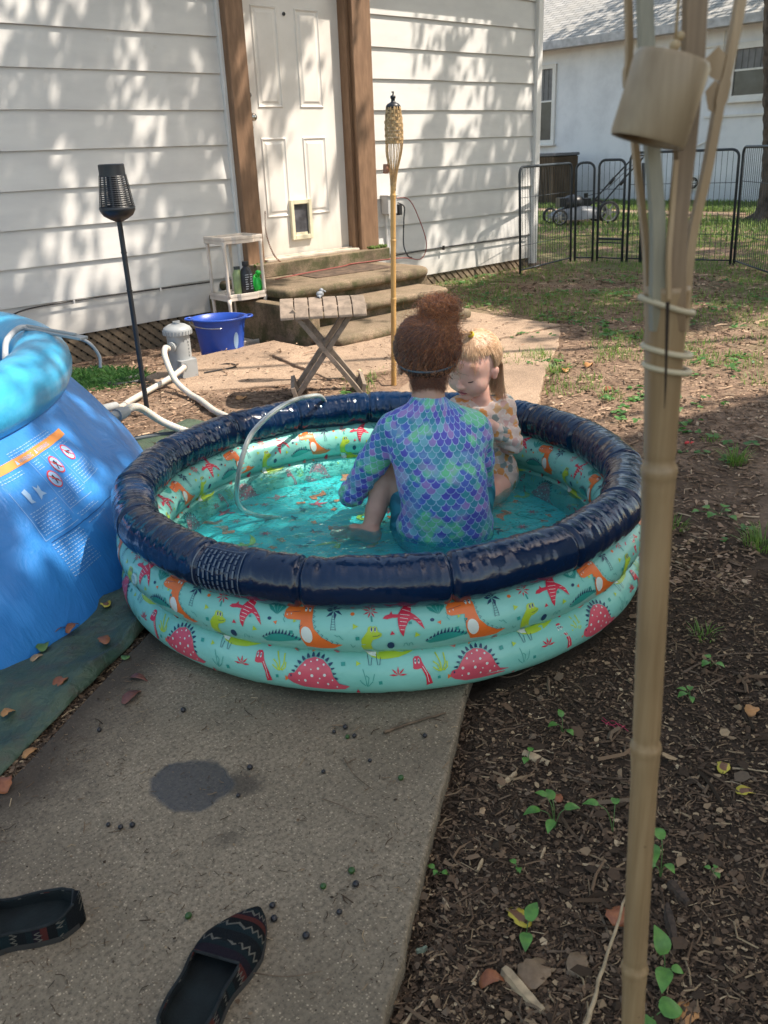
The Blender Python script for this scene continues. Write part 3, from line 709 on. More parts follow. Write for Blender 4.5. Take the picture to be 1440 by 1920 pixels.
mb.add(vs, fs); mb.build('wall', MAT_BWALL, bp, smooth=True)
mb = MB(); vs = [(0, 0, 0.012)]+[(1.56*math.cos(TAU*i/64), 1.56*math.sin(TAU*i/64), 0.012) for i in range(64)]
mb.add(vs, [(0, i+1, (i+1) % 64+1) for i in range(64)]); mb.build('floor', MAT_BWALL, bp)
mb = MB(); vs = []; fs = []; NV = 20; r0 = 0.104
for i in range(NA):
    a = TAU*i/NA
    for k in range(NV):
        b = TAU*k/NV; r = r0*(1+0.03*fbm(math.cos(a)*4, math.sin(a)*4, 3)+0.02*math.cos(2*b)); vs.append(((1.325+r*math.cos(b))*math.cos(a), (1.325+r*math.cos(b))*math.sin(a), 0.545+r*math.sin(b)))
for i in range(NA):
    for k in range(NV): l = (k+1) % NV; j = (i+1) % NA; fs.append((i*NV+k, j*NV+k, j*NV+l, i*NV+l))
mb.add(vs, fs); mb.build('inflated_ring', MAT_BRING, bp, smooth=True)

def M_water(name, tint, rough=0.02, bsc=7, bst=0.35, body=0.0, bodycol=(0, 0.3, 0.35)):
    M = NT(name); c = M.coord()
    h = M.math('ADD', M.noise(c, bsc, 3, 0.5, 0.6), M.math('MULTIPLY', M.noise(c, bsc*3, 2, 0.5, 1.0), 0.35))
    nrm = M.bump(h, bst, 0.03)
    tp = M.t.nodes.new('ShaderNodeBsdfTransparent'); tp.inputs[0].default_value = (*tint, 1)
    gl = M.t.nodes.new('ShaderNodeBsdfGlossy'); gl.inputs['Roughness'].default_value = rough; M.l(nrm, gl.inputs['Normal'])
    fr = M.t.nodes.new('ShaderNodeFresnel'); fr.inputs[0].default_value = 1.33; M.l(nrm, fr.inputs['Normal'])
    df = M.t.nodes.new('ShaderNodeBsdfDiffuse'); df.inputs[0].default_value = (*bodycol, 1)
    m0 = M.t.nodes.new('ShaderNodeMixShader'); m0.inputs[0].default_value = body; M.l(tp.outputs[0], m0.inputs[1]); M.l(df.outputs[0], m0.inputs[2])
    m1 = M.t.nodes.new('ShaderNodeMixShader'); M.l(fr.outputs[0], m1.inputs[0]); M.l(m0.outputs[0], m1.inputs[1]); M.l(gl.outputs[0], m1.inputs[2])
    M.l(m1.outputs[0], M.out.inputs[0]); return M.m
mb = MB(); vs = [(0, 0, 0.44)]+[(1.37*math.cos(TAU*i/64), 1.37*math.sin(TAU*i/64), 0.44) for i in range(64)]
mb.add(vs, [(0, i+1, (i+1) % 64+1) for i in range(64)]); mb.build('water', M_water('pool_water_big', (0.45, 0.8, 0.95)), bp)

# printed panel on the wall: mapped through (angle, t)
MAT_WH = simple('white_print', (0.30, 0.46, 0.68), 0.5, 0.05); MAT_OR = simple('orange_print', (0.70, 0.26, 0.06), 0.5, 0.1, 30)
MAT_RD = simple('red_print', (0.60, 0.05, 0.07), 0.5, 0.05); MAT_BK = simple('dark_print', (0.02, 0.02, 0.03), 0.5, 0.05); MAT_DB = simple('deep_blue_print', (0.015, 0.09, 0.30), 0.45, 0.1)
def tess(poly, step, holes=()):
    """triangulate a 2-D polygon with interior grid points -> verts2d, faces"""
    vs = []; es = []; 
    for loop in [poly]+list(holes):
        b = len(vs); L = []
        for i in range(len(loop)):
            a = Vector(loop[i]); c = Vector(loop[(i+1) % len(loop)]); n = max(1, int((c-a).length/step))
            for k in range(n): L.append(a.lerp(c, k/n))
        vs += L; es += [(b+i, b+(i+1) % len(L)) for i in range(len(L))]
    x0 = min(p[0] for p in poly); x1 = max(p[0] for p in poly); y0 = min(p[1] for p in poly); y1 = max(p[1] for p in poly)
    y = y0+step*0.5
    while y < y1:
        x = x0+step*0.5
        while x < x1: vs.append(Vector((x, y))); x += step
        y += step
    r = geometry.delaunay_2d_cdt(vs, es, [], 1 if not holes else 1, 1e-6)
    return [tuple(v) for v in r[0]], [tuple(f) for f in r[2]]
A0 = math.atan2(2.10-3.66, 0.60-0.0)   # left edge of the panel on the wall
def bpmap(u, v, off=0.0015):
    """u metres along the wall to the right, v metres up the slope from the ground"""
    v = 0.462+(v-0.475)*0.82; u = (u+0.10)*0.75+0.19; t = v/0.56; a = A0 + u/1.5
    R_, z = bp_prof(a, t); return ((R_+off)*math.cos(a), (R_+off)*math.sin(a), z)
def text_polys(txt, size):
    cu = bpy.data.curves.new('t', 'FONT'); cu.body = txt; cu.size = size; cu.resolution_u = 2; cu.fill_mode = 'FRONT'
    ob = bpy.data.objects.new('t', cu); COL.objects.link(ob); bpy.context.view_layer.update()
    dg = bpy.context.evaluated_depsgraph_get(); me = bpy.data.meshes.new_from_object(ob.evaluated_get(dg))
    V_ = [tuple(v.co[:2]) for v in me.vertices]; F_ = [tuple(p.vertices) for p in me.polygons]
    bpy.data.objects.remove(ob); bpy.data.curves.remove(cu); bpy.data.meshes.remove(me); return V_, F_
lab = MB()
def lpoly(poly, mi, off): 
    V_, F_ = tess(poly, 0.02); lab.add([bpmap(p[0], p[1], off) for p in V_], F_, mi)
def lrect(x, y, w, h, mi, off=0.0015): lpoly([(x, y), (x+w, y), (x+w, y+h), (x, y+h)], mi, off)
def ltext(x, y, s, t, mi=0, off=0.0030): V_, F_ = text_polys(t, s); lab.add([bpmap(p[0]+x, p[1]+y, off) for p in V_], F_, mi)
random.seed(5)
def scribble(x, y, w, rows, h=0.0085, off=0.0016):
    """small printed lines, word by word"""
    for r_ in range(rows):
        xx = x; end = x+w*random.uniform(0.80, 1.0)
        while xx < end:
            ww = random.uniform(0.006, 0.022); ww = min(ww, end-xx)
            if ww > 0.003: lrect(xx, y-r_*h*1.32, ww*0.86, h*0.32, 0, off)
            xx += ww+0.0035
LX, LT = -0.16, 0.475
lrect(LX-0.65, LT-0.014, 1.36, 0.028, 1, 0.0020)
ltext(0.145, LT-0.008, 0.020, 'WARNING'); ltext(0.285, LT-0.008, 0.020, 'WARNING')
lpoly([(0.12, LT-0.008), (0.138, LT-0.008), (0.129, LT+0.009)], 0, 0.003); lpoly([(0.262, LT-0.008), (0.28, LT-0.008), (0.271, LT+0.009)], 0, 0.003)
scribble(0.12, LT+0.034, 0.36, 3, 0.007)
scribble(-0.02, LT-0.030, 0.16, 2, 0.0075); scribble(0.20, LT-0.026, 0.05, 4, 0.0075); scribble(0.29, LT-0.028, 0.05, 2, 0.0075); scribble(0.38, LT-0.026, 0.14, 2, 0.0075)
def ring_icon(cx, cy, r, kind):
    c = [(cx+r*math.cos(TAU*k/24), cy+r*math.sin(TAU*k/24)) for k in range(24)]
    lpoly(c, 2, 0.0020); lpoly([(cx+r*0.84*math.cos(TAU*k/24), cy+r*0.84*math.sin(TAU*k/24)) for k in range(24)], 0, 0.0026)
    fig = {0: [(-.1, .5), (.1, .5), (.12, .1), (.5, -.2), (.4, -.35), (.05, -.1), (-.1, -.5), (-.25, -.5), (-.15, 0), (-.45, .2), (-.5, .05)],
           1: [(-.15, .5), (.2, .5), (.15, .2), (.45, .3), (.15, 0), (.4, -.45), (.2, -.5), (0, -.1), (-.3, -.5), (-.4, -.4), (-.15, 0), (-.45, .25)],
           2: [(-.5, .1), (-.2, .35), (.1, .2), (.5, .1), (.55, -.1), (.2, 0), (.1, -.35), (-.05, -.05), (-.35, -.3), (-.3, 0)]}[kind]
    lpoly([(cx+p[0]*r, cy+p[1]*r) for p in fig], 3, 0.0032)
    dx, dy, w = 0.60*r, 0.60*r, 0.05*r
    lpoly([(cx-dx-w, cy+dy-w), (cx-dx+w, cy+dy+w), (cx+dx+w, cy-dy+w), (cx+dx-w, cy-dy-w)], 2, 0.0038)
ring_icon(0.235, LT-0.105, 0.034, 0); ring_icon(0.315, LT-0.072, 0.034, 1); ring_icon(0.445, LT-0.062, 0.032, 2)
lpoly([(0.03, LT-0.085), (0.055, LT-0.08), (0.06, LT-0.105), (0.05, LT-0.12), (0.06, LT-0.135), (0.035, LT-0.13)], 0, 0.002)
lpoly([(0.10, LT-0.085), (0.115, LT-0.10), (0.13, LT-0.09), (0.125, LT-0.115), (0.14, LT-0.13), (0.115, LT-0.128), (0.095, LT-0.14), (0.10, LT-0.115)], 0, 0.002)
for xx, y1_, y0_ in ((0.185, LT-0.015, LT-0.235), (0.275, LT-0.015, LT-0.205), (0.365, LT-0.015, LT-0.18), (0.54, LT-0.015, LT-0.165), (-0.02, LT-0.07, LT-0.26)): lrect(xx, y0_, 0.0018, y1_-y0_, 0, 0.0016)
for (xa, xb, yy) in ((-0.02, 0.185, LT-0.26), (0.185, 0.365, LT-0.215), (0.365, 0.54, LT-0.175)): lrect(xa, yy, xb-xa, 0.0018, 0, 0.0016)
scribble(-0.005, LT-0.160, 0.175, 8, 0.009); scribble(0.20, LT-0.150, 0.065, 6, 0.0085); scribble(0.285, LT-0.125, 0.07, 7, 0.008); scribble(0.385, LT-0.108, 0.145, 6, 0.0085)
scribble(-0.005, LT-0.285, 0.19, 11, 0.0095); scribble(0.20, LT-0.245, 0.16, 2, 0.008); scribble(0.22, LT-0.29, 0.14, 1, 0.008)
# round emblem at the left
lpoly([(-0.07+0.05*math.cos(TAU*k/24), LT+0.035+0.03*math.sin(TAU*k/24)) for k in range(24)], 0, 0.0022)
lpoly([(-0.07+0.044*math.cos(TAU*k/24), LT+0.035+0.025*math.sin(TAU*k/24)) for k in range(24)], 4, 0.0028)

lab.build('printed_label', [MAT_WH, MAT_OR, MAT_RD, MAT_BK, MAT_DB], bp)
# seam line on the wall
mb = MB(); mb.add([bpmap(0.0+0.01*k, 0.20, 0.002) for k in range(60)]+[bpmap(0.0+0.01*k, 0.203, 0.002) for k in range(60)], [(k, k+1, 61+k, 60+k) for k in range(59)]); mb.build('seam', MAT_DB, bp)
MAT_GREYH = simple('grey_hose', (0.42, 0.43, 0.44), 0.4, 0.15, 20)
# drain pipe stub near the kiddie pool
p0 = Vector((1.385, 2.865, 0.155)); p1 = Vector((1.255, 2.995, 0.14)); 
mb = MB(); mb.M = Matrix.Translation((-BPC.x, -BPC.y, 0)); mb.tube([p1, p0], 0.027, 16); mb.tube([p0, p0+(p0-p1)*0.05], 0.030, 16); mb.build('drain_pipe', simple('white_pipe', (0.62, 0.62, 0.66), 0.45, 0.1), bp, auto=40)
# ================================================================== KIDDIE POOL
KC = Vector((1.675, 1.838))
TOP = (0.730, 0.063, 0.297); MID = (0.722, 0.072, 0.186); BOT = (0.718, 0.077, 0.074)
rk = np.random.default_rng(3)
CREASE = sorted([TAU*k/15 + rk.uniform(-0.06, 0.06) for k in range(15)])
def top_pt(a, b, off=0.0):
    R_, r, z = TOP
    dmin = min(abs((a-c+PI) % TAU-PI) for c in CREASE)
    # straighter runs between creases
    pin = math.exp(-(dmin/0.010)**2)*0.009
    fac = 0.0035*math.cos(PI*min(1, dmin/0.21))
    arc = a*0.72
    wrk = 0.35+0.65*(0.5+0.5*fbm(math.cos(a)*1.7, math.sin(a)*1.7, 5))
    inner = 0.35+0.65*max(0.0, -math.cos(b))+0.45*max(0, math.sin(b))
    w = 0.0048*wrk*inner*(0.5-2.0*abs(fbm(arc*30, b*0.8, 1.5, 2))) + 0.0026*fbm(arc*16, b*0.9, 4, 2)
    rr_ = r - pin + w + off
    return ((R_+fac+rr_*math.cos(b))*math.cos(a), (R_+fac+rr_*math.cos(b))*math.sin(a), z+rr_*0.97*math.sin(b))
def low_pt(P, a, b, off=0.0):
    R_, r, z = P
    arc = a*0.72
    seam = math.exp(-((abs(math.sin(b))-1)/0.25)**2)
    w = 0.0016*fbm(arc*10, b*1.5, P[2]*30, 3) + 0.0030*seam*fbm(arc*42, b, 3, 2)
    rr_ = r + w + off
    sq = 1 - 0.10*max(0, -math.sin(b))**3*(1 if P is BOT else 0)
    return ((R_+rr_*math.cos(b))*math.cos(a), (R_+rr_*math.cos(b))*math.sin(a), z+rr_*0.90*math.sin(b)*sq)
def ring_mesh(mb, fn, na, nb_, mi=0):
    vs = [fn(TAU*i/na, TAU*k/nb_) for i in range(na) for k in range(nb_)]
    fs = [(i*nb_+k, ((i+1) % na)*nb_+k, ((i+1) % na)*nb_+(k+1) % nb_, i*nb_+(k+1) % nb_) for i in range(na) for k in range(nb_)]
    mb.add(vs, fs, mi)
def M_navy():
    M = NT('navy_vinyl'); c = M.coord()
    M.setp('Base Color', M.ramp(M.noise(c, 4, 4), [(0.3, (0.0015, 0.010, 0.034)), (0.7, (0.002, 0.018, 0.060))]))
    M.setp('Roughness', 0.05); M.setp('Specular IOR Level', 0.5)
    M.setp('Normal', M.bump(M.noise(c, 48, 4, 0.6, 1.2), 0.22, 0.004)); return M.m
MAT_NAVY = M_navy()
def M_aqua():
    M = NT('aqua_vinyl'); c = M.coord(); n1 = M.noise(c, 6, 4)
    M.setp('Base Color', M.ramp(n1, [(0.3, (0.19, 0.50, 0.42)), (0.7, (0.25, 0.58, 0.50))])); M.setp('Roughness', 0.32)
    M.setp('Normal', M.bump(M.noise(c, 26, 3, 0.5, 0.4), 0.22, 0.006)); M.setp('Subsurface Weight', 0.0); return M.m
MAT_AQUA = M_aqua()
def ink(n_, c): return simple('ink_'+n_, c, 0.34, 0.07, 20)
INKS = [MAT_AQUA, ink('orange', (0.80, 0.17, 0.03)), ink('red', (0.60, 0.025, 0.06)), ink('pink', (0.62, 0.09, 0.13)), ink('lime', (0.42, 0.58, 0.04)),
        ink('navy', (0.015, 0.05, 0.11)), ink('teal', (0.03, 0.30, 0.25)), ink('pale', (0.66, 0.72, 0.66)), ink('rose', (0.72, 0.22, 0.18))]
OR_, RE_, PI_, LI_, NV_, TE_, WH_, RO_ = 1, 2, 3, 4, 5, 6, 7, 8
# ---- artwork in a 1280 x 775 tile (pixels, y down)
ART = []   # (poly, ink, layer)
def zz(pts): return [(1.7335*x-1728, 1.7335*y-480) for x, y in pts]
def art(poly, k, layer=0): ART.append((poly, k, layer))
def ell(cx, cy, rx, ry, n=16, rot=0): return [(cx+rx*math.cos(t)*math.cos(rot)-ry*math.sin(t)*math.sin(rot), cy+rx*math.cos(t)*math.sin(rot)+ry*math.sin(t)*math.cos(rot)) for t in [TAU*k/n for k in range(n)]]
def stroke(pts, w):
    L = []; R_ = []
    for i, p in enumerate(pts):
        a = Vector(pts[max(i-1, 0)]); b = Vector(pts[min(i+1, len(pts)-1)]); d = (b-a).normalized(); n = Vector((-d.y, d.x))*w/2
        L.append(tuple(Vector(p)+n)); R_.append(tuple(Vector(p)-n))
    return L+R_[::-1]
trex = [(972, 490), (972, 455), (985, 438), (1050, 430), (1062, 424), (1095, 430), (1103, 450), (1105, 500), (1115, 540), (1150, 580), (1200, 607), (1242, 612), (1200, 628), (1140, 631), (1075, 627), (1056, 590), (1050, 560), (1052, 500), (990, 501)]
art(zz(trex), OR_); art(ell(*zz([(1083, 570)])[0], 44, 68, 20, -0.25), WH_, 1)
for dx in (1068, 1087): art(ell(*zz([(dx, 441)])[0], 10, 26, 12, -0.1), WH_, 1); art(ell(*zz([(dx-1, 436)])[0], 9, 15, 10), NV_, 2)
for (x, y) in ((985, 476), (1003, 470)): art(zz([(x-3, y), (x+3, y-1), (x, y+9)]), WH_, 1)
art(stroke(zz([(975, 468), (1010, 463), (1045, 455)]), 3), NV_, 1)
sp = [(1104, 455), (1106, 480), (1109, 505), (1116, 530), (1130, 552), (1147, 572), (1168, 588), (1190, 600), (1212, 607)]
for (x, y) in sp: q = zz([(x, y)])[0]; art(stroke([(q[0], q[1]-13), (q[0]+17, q[1]-4), (q[0]+3, q[1]+11)], 3.5), NV_, 1)
art(stroke(zz([(1060, 525), (1050, 535), (1052, 548)]), 4), NV_, 2)
pter = [(735, 360), (755, 335), (790, 325), (805, 298), (812, 325), (855, 330), (880, 290), (915, 250), (985, 220), (965, 270), (955, 320), (990, 350), (1030, 400), (1052, 475), (1020, 440), (985, 395), (955, 380), (930, 400), (905, 450), (888, 522), (862, 480), (852, 420), (850, 370), (855, 358), (810, 358), (770, 368)]
art(pter, RE_)
for a, b in (((892, 288), (950, 312)), ((912, 262), (966, 278)), ((868, 392), (918, 402)), ((860, 425), (908, 432)), ((868, 460), (898, 466)), ((872, 330), (945, 345)), ((868, 360), (930, 375)), ((975, 372), (1002, 378)), ((1005, 408), (1030, 412))): art(stroke([a, b], 4), WH_, 1)
lime = [(575, 640), (565, 590), (568, 540), (600, 490), (615, 470), (620, 435), (640, 422), (655, 428), (672, 424), (690, 432), (695, 470), (725, 488), (722, 510), (690, 530), (655, 540), (640, 575), (650, 610), (680, 630), (740, 632), (810, 660), (880, 672), (985, 658), (930, 685), (850, 712), (760, 722), (700, 722), (640, 705), (600, 675)]
art(lime, LI_); art([(582, 622), (640, 632), (672, 650), (668, 700), (622, 690), (592, 662)], WH_, 1)
for x in (648, 675): art(ell(x, 452, 9, 22, 12), WH_, 1); art(ell(x, 450, 6, 19, 10), NV_, 2)
for x in (600, 668): art(stroke([(x, 680), (x+8, 730), (x+14, 768), (x+30, 768), (x+36, 710)], 4.5), NV_, 1)
art(stroke([(655, 508), (690, 508), (715, 495)], 3.5), NV_, 2)
steg = [(975, 792), (985, 775), (1010, 770), (1030, 740), (1060, 705), (1100, 690), (1140, 700), (1175, 735), (1190, 775), (1215, 805), (1262, 815), (1240, 828), (1170, 832), (1050, 830), (1000, 817), (980, 803)]
arc = [(1006, 762), (1018, 742), (1033, 722), (1050, 704), (1070, 692), (1092, 685), (1114, 684), (1136, 690), (1156, 702), (1172, 720), (1184, 740), (1192, 762), (1200, 783)]
for i, (x, y) in enumerate(arc):
    t = math.atan2(y-770, x-1100); q = zz([(x, y)])[0]; s_ = 1.0 if 1 < i < 10 else 0.7
    ux, uy = math.cos(t), math.sin(t); art([(q[0]-uy*13*s_-ux*8, q[1]+ux*13*s_-uy*8), (q[0]+uy*13*s_-ux*8, q[1]-ux*13*s_-uy*8), (q[0]+uy*9*s_+ux*18*s_, q[1]-ux*9*s_+uy*18*s_), (q[0]+ux*32*s_, q[1]+uy*32*s_), (q[0]-uy*9*s_+ux*18*s_, q[1]+ux*9*s_+uy*18*s_)], NV_)
art(zz(steg), PI_, 1)
for (x, y, r) in ((1113, 703, 6), (1058, 730, 6), (1087, 748, 4), (1120, 742, 7), (1145, 722, 6), (1034, 770, 8), (1092, 776, 8), (1150, 770, 8), (1060, 800, 7), (1118, 806, 5), (1165, 808, 6), (1186, 790, 4), (1205, 818, 4), (1085, 712, 4), (1128, 786, 4), (1030, 803, 4)): art(ell(*zz([(x, y)])[0], r*1.5, r*1.5, 10), WH_, 2)
art(ell(*zz([(994, 782)])[0], 6, 10, 8), NV_, 3)
hs = [(1055, 580), (1100, 565), (1135, 535), (1200, 522), (1290, 524), (1345, 535), (1385, 545), (1370, 560), (1200, 590), (1090, 597)]
art(hs, TE_, 0)
for i in range(12):
    t = i/11; x = 1065+300*t; y = 578-58*math.sin(PI*min(1, t*0.85+0.05)); h = 16+26*math.sin(PI*t); art([(x-11, y+4), (x+11, y+2), (x+9+10*(t-0.3), y-h)], NV_, 1)
brach = [(955, 808), (958, 780), (960, 735), (975, 717), (1005, 715), (1022, 735), (1028, 765), (1052, 820), (1085, 880), (1106, 942), (1058, 952), (1052, 885), (1020, 815), (985, 822), (962, 818)]
art(brach, RE_)
for x in (975, 1003): art(ell(x, 755, 8, 22, 12), WH_, 1); art(ell(x, 752, 5, 12, 8), NV_, 2)
art(stroke([(1030, 800), (1060, 860), (1075, 930)], 4), WH_, 1)
def fan(cx, cy, n, r0, r1, w, k, a0, a1, layer=0, curve=0.0):
    for i in range(n):
        t = a0+(a1-a0)*(i/max(1, n-1)); d = (math.cos(t), math.sin(t)); p = (-d[1], d[0])
        art([(cx+d[0]*r0, cy+d[1]*r0), (cx+d[0]*(r0+(r1-r0)*0.5)+p[0]*w, cy+d[1]*(r0+(r1-r0)*0.5)+p[1]*w), (cx+d[0]*r1+p[0]*curve, cy+d[1]*r1+p[1]*curve+abs(curve)*0.6), (cx+d[0]*(r0+(r1-r0)*0.5)-p[0]*w, cy+d[1]*(r0+(r1-r0)*0.5)-p[1]*w)], k, layer)
fan(350, 292, 6, 4, 72, 13, NV_, -PI*0.95, PI*0.72, 0, 14)
for y in range(345, 465, 22): art(stroke([(338-(y-345)*0.03, y), (362+(y-345)*0.08, y)], 3), NV_, 0)
art(stroke([(342, 330), (336, 462)], 3.5), NV_); art(stroke([(360, 330), (372, 462)], 3.5), NV_)
fan(642, 290, 8, 6, 66, 7, RE_, 0.3, TAU-0.3-0.2, 0)
art(stroke([(648, 335), (652, 385)], 14), TE_)
fan(1172, 362, 4, 4, 150, 15, TE_, -PI*0.76, -PI*0.33, 0)
fan(838, 858, 5, 2, 72, 8, RE_, -PI*0.97, -PI*0.03, 0)
for pts in ([(1170, 855), (1150, 800), (1115, 770)], [(1175, 855), (1172, 790), (1140, 700)], [(1185, 850), (1210, 790), (1205, 710)], [(1160, 850), (1135, 835), (1112, 815)], [(1195, 850), (1222, 825), (1225, 780)]): art(stroke(pts, 11), LI_)
for pts in ([(595, 935), (585, 870), (565, 800)], [(600, 935), (612, 870), (590, 850)], [(605, 935), (640, 900), (655, 840)], [(585, 930), (555, 905), (542, 885)]): art(stroke(pts, 5), TE_)
for (x, y, s_, k, rt_) in ((268, 262, 20, RE_, 0.2), (520, 425, 28, LI_, 0), (805, 490, 22, RE_, 0.4), (990, 515, 26, LI_, 0.2), (1170, 430, 20, OR_, 1.2), (1325, 400, 18, LI_, 0), (1295, 660, 28, RO_, 1.0), (525, 755, 24, LI_, 0), (1235, 905, 22, OR_, 0), (520, 975, 18, RE_, 0.5), (160, 660, 20, OR_, 0)):
    art([(x+s_*math.cos(t+rt_), y+s_*math.sin(t+rt_)) for t in (0, 2.1, 4.2)], k)
for (x, y, r, k) in ((500, 315, 17, OR_), (1115, 402, 17, NV_), (1053, 662, 17, RE_), (360, 648, 26, RE_), (790, 588, 28, NV_)): art(ell(x, y, r, r*0.9, 12), k)
for (x, y, s_, k) in ((540, 528, 16, TE_), (22, 502, 16, TE_), (410, 760, 18, TE_), (700, 910, 15, TE_), (1380, 438, 15, TE_), (945, 410, 12, TE_), (1155, 900, 12, TE_)): art([(x-s_, y-s_*0.8), (x+s_*0.8, y-s_), (x+s_, y+s_*0.8), (x-s_*0.8, y+s_)], k)
for pts in ([(365, 500), (385, 515), (400, 505), (415, 525), (430, 540)], [(1225, 350), (1240, 375), (1232, 395), (1250, 420)], [(485, 575), (500, 600), (520, 585)]): art(stroke(pts, 4), TE_)
for (x, y) in ((905, 590), (945, 590)): art(stroke([(x-16, y+12), (x-12, y-10), (x+4, y-14), (x+16, y+8)], 4), TE_)
# ---- profile tables: which tube angle shows at which height of the artwork
PHI = math.radians(33)
def prof_table(P, blo, bhi):
    bs = np.linspace(bhi, blo, 60); s = [-(P[2]+P[1]*0.9*math.sin(b))*math.cos(PHI)+(P[0]+P[1]*math.cos(b))*math.sin(PHI) for b in bs]
    return bs, np.array(s)
tM = prof_table(MID, math.radians(-62), math.radians(80)); tB = prof_table(BOT, math.radians(-48), math.radians(62))
def vmap(y):
    """artwork y -> (ring, b)"""
    if y < 640: bs, s = tM; t = (y-200)/440; P = MID
    else: bs, s = tB; t = (y-640)/360; P = BOT
    target = s[0]+(s[-1]-s[0])*t; return P, float(np.interp(target, s, bs))
LAYOFF = [0.0009, 0.0014, 0.0019, 0.0024]
TESS = [(tess(p, 26), k, l) for p, k, l in ART]
kp = empty('inflatable_pool', (KC.x, KC.y, 0), label='round inflatable kiddie pool with navy rim and aqua rings printed with dinosaurs', cat='pool')
mbT, mbM, mbB = MB(), MB(), MB()
ring_mesh(mbT, top_pt, 2200, 30)
ring_mesh(mbM, lambda a, b: low_pt(MID, a, b), 500, 28); ring_mesh(mbB, lambda a, b: low_pt(BOT, a, b), 500, 28)
REP = 13; AF = math.atan2(-KC.y, -KC.x)   # direction facing the photographer
A_OFF = AF - math.radians(16.4)
def put_art(inner):
    for k in range(REP):
        for (V_, F_), ik, ly in TESS:
            out = []; cy_ = sum(p[1] for p in V_)/len(V_); tgt = mbM if cy_ < 640 else mbB; tgtP = MID if cy_ < 640 else BOT
            for (x, y) in V_:
                P, b = vmap(y)
                u = TAU/REP*(k + x/1280.0)
                if inner: a = A_OFF - u; b = PI - b*0.96
                else: a = A_OFF + u
                out.append(low_pt(P, a, b, LAYOFF[ly]))
            tgt.add(out, F_ if not inner else [f[::-1] for f in F_], ik)
put_art(False); put_art(True)
top_o = mbT.build('top_ring', MAT_NAVY, kp, smooth=True)
mid_o = mbM.build('middle_ring', INKS, kp, smooth=True); bot_o = mbB.build('bottom_ring', INKS, kp, smooth=True)
# floor with scattered prints
mb = MB(); NR = 26; vs = [(0, 0, 0.066)]; fs = []
def fz(x, y): return 0.062+0.006*fbm(x*3, y*3, 8, 3)+0.003*math.sin(x*22+3*fbm(x*2, y*2, 1))*0.5
for j in range(1, NR+1):
    for i in range(72): a = TAU*i/72; r = 0.665*j/NR; vs.append((r*math.cos(a), r*math.sin(a), fz(r*math.cos(a), r*math.sin(a))))
fs = [(0, 1+i, 1+(i+1) % 72) for i in range(72)]+[(1+(j-1)*72+i, 1+j*72+i, 1+j*72+(i+1) % 72, 1+(j-1)*72+(i+1) % 72) for j in range(1, NR) for i in range(72)]
mb.add(vs, fs)
rf_ = random.Random(12)
gull = [(-1, .35), (-.3, .25), (0, -.1), (.35, .4), (1, .5), (.5, 0), (.35, -.6), (0, -.35), (-.5, -.5), (-.4, 0)]
blobp = [(-.7, .2), (-.3, .5), (.1, .35), (.6, .55), (.8, 0), (.4, -.3), (.1, -.2), (-.2, -.55), (-.6, -.4), (-.4, -.05)]
star = [(math.cos(t)*(1 if k % 2 == 0 else 0.28), math.sin(t)*(1 if k % 2 == 0 else 0.28)) for k, t in enumerate([TAU*q/16 for q in range(16)])]
pt_ = [((x-890)/160, -(y-370)/160) for x, y in pter]; dn_ = [((x-1100)/140, -(y-530)/140) for x, y in trex]; lm_ = [((x-770)/200, -(y-570)/200) for x, y in lime]
placed = []
for n_ in range(900):
    if len(placed) > 165: break
    a = rf_.uniform(0, TAU); r = 0.62*math.sqrt(rf_.random()); cx_, cy_ = r*math.cos(a), r*math.sin(a)
    kind, ik, s_ = rf_.choice([(gull, NV_, 0.024), (gull, NV_, 0.021), (gull, NV_, 0.026), (blobp, OR_, 0.019), (blobp, OR_, 0.015), (star, RE_, 0.020), (pt_, RE_, 0.028), (dn_, OR_, 0.034), (lm_, LI_, 0.032), (star, TE_, 0.016)])
    if any((cx_-q[0])**2+(cy_-q[1])**2 < (s_+q[2]+0.006)**2 for q in placed): continue
    s_ *= 1.3; placed.append((cx_, cy_, s_)); rot = rf_.uniform(0, TAU)
    V_, F_ = tess(kind, 0.6)
    out = [(cx_+s_*(p[0]*math.cos(rot)-p[1]*math.sin(rot)), cy_+s_*(p[0]*math.sin(rot)+p[1]*math.cos(rot))) for p in V_]
    mb.add([(p[0], p[1], fz(*p)+0.0025) for p in out], F_, ik)
MAT_KFLOOR = simple('turquoise_vinyl', (0.07, 0.60, 0.64), 0.4, 0.12, 5)
mb.build('floor', [MAT_KFLOOR]+INKS[1:], kp, smooth=True)
# water surface with real ripples
mb = MB(); vs = []; fs = []; NR, NS = 90, 220
RIP = [(0.25, 0.42), (-0.30, 0.35), (-0.05, -0.25)]
def wz(x, y):
    z = 0.0028*fbm(x*9, y*9, 2, 3)+0.0020*fbm(x*24, y*24, 6, 2)
    for (px_, py_) in RIP: d = math.hypot(x-px_, y-py_); z += 0.0018*math.sin(d*80)*math.exp(-d*4.5)
    return 0.126+z
vs.append((0, 0, wz(0, 0)))
for j in range(1, NR+1):
    for i in range(NS): a = TAU*i/NS; r = 0.668*j/NR; vs.append((r*math.cos(a), r*math.sin(a), wz(r*math.cos(a), r*math.sin(a))))
fs = [(0, 1+i, 1+(i+1) % NS) for i in range(NS)]+[(1+(j-1)*NS+i, 1+j*NS+i, 1+j*NS+(i+1) % NS, 1+(j-1)*NS+(i+1) % NS) for j in range(1, NR) for i in range(NS)]
mb.add(vs, fs); mb.build('water', M_water('kiddie_pool_water', (0.80, 0.98, 0.97), 0.02, 14, 0.9, 0.16, (0.05, 0.58, 0.66)), kp, smooth=True)
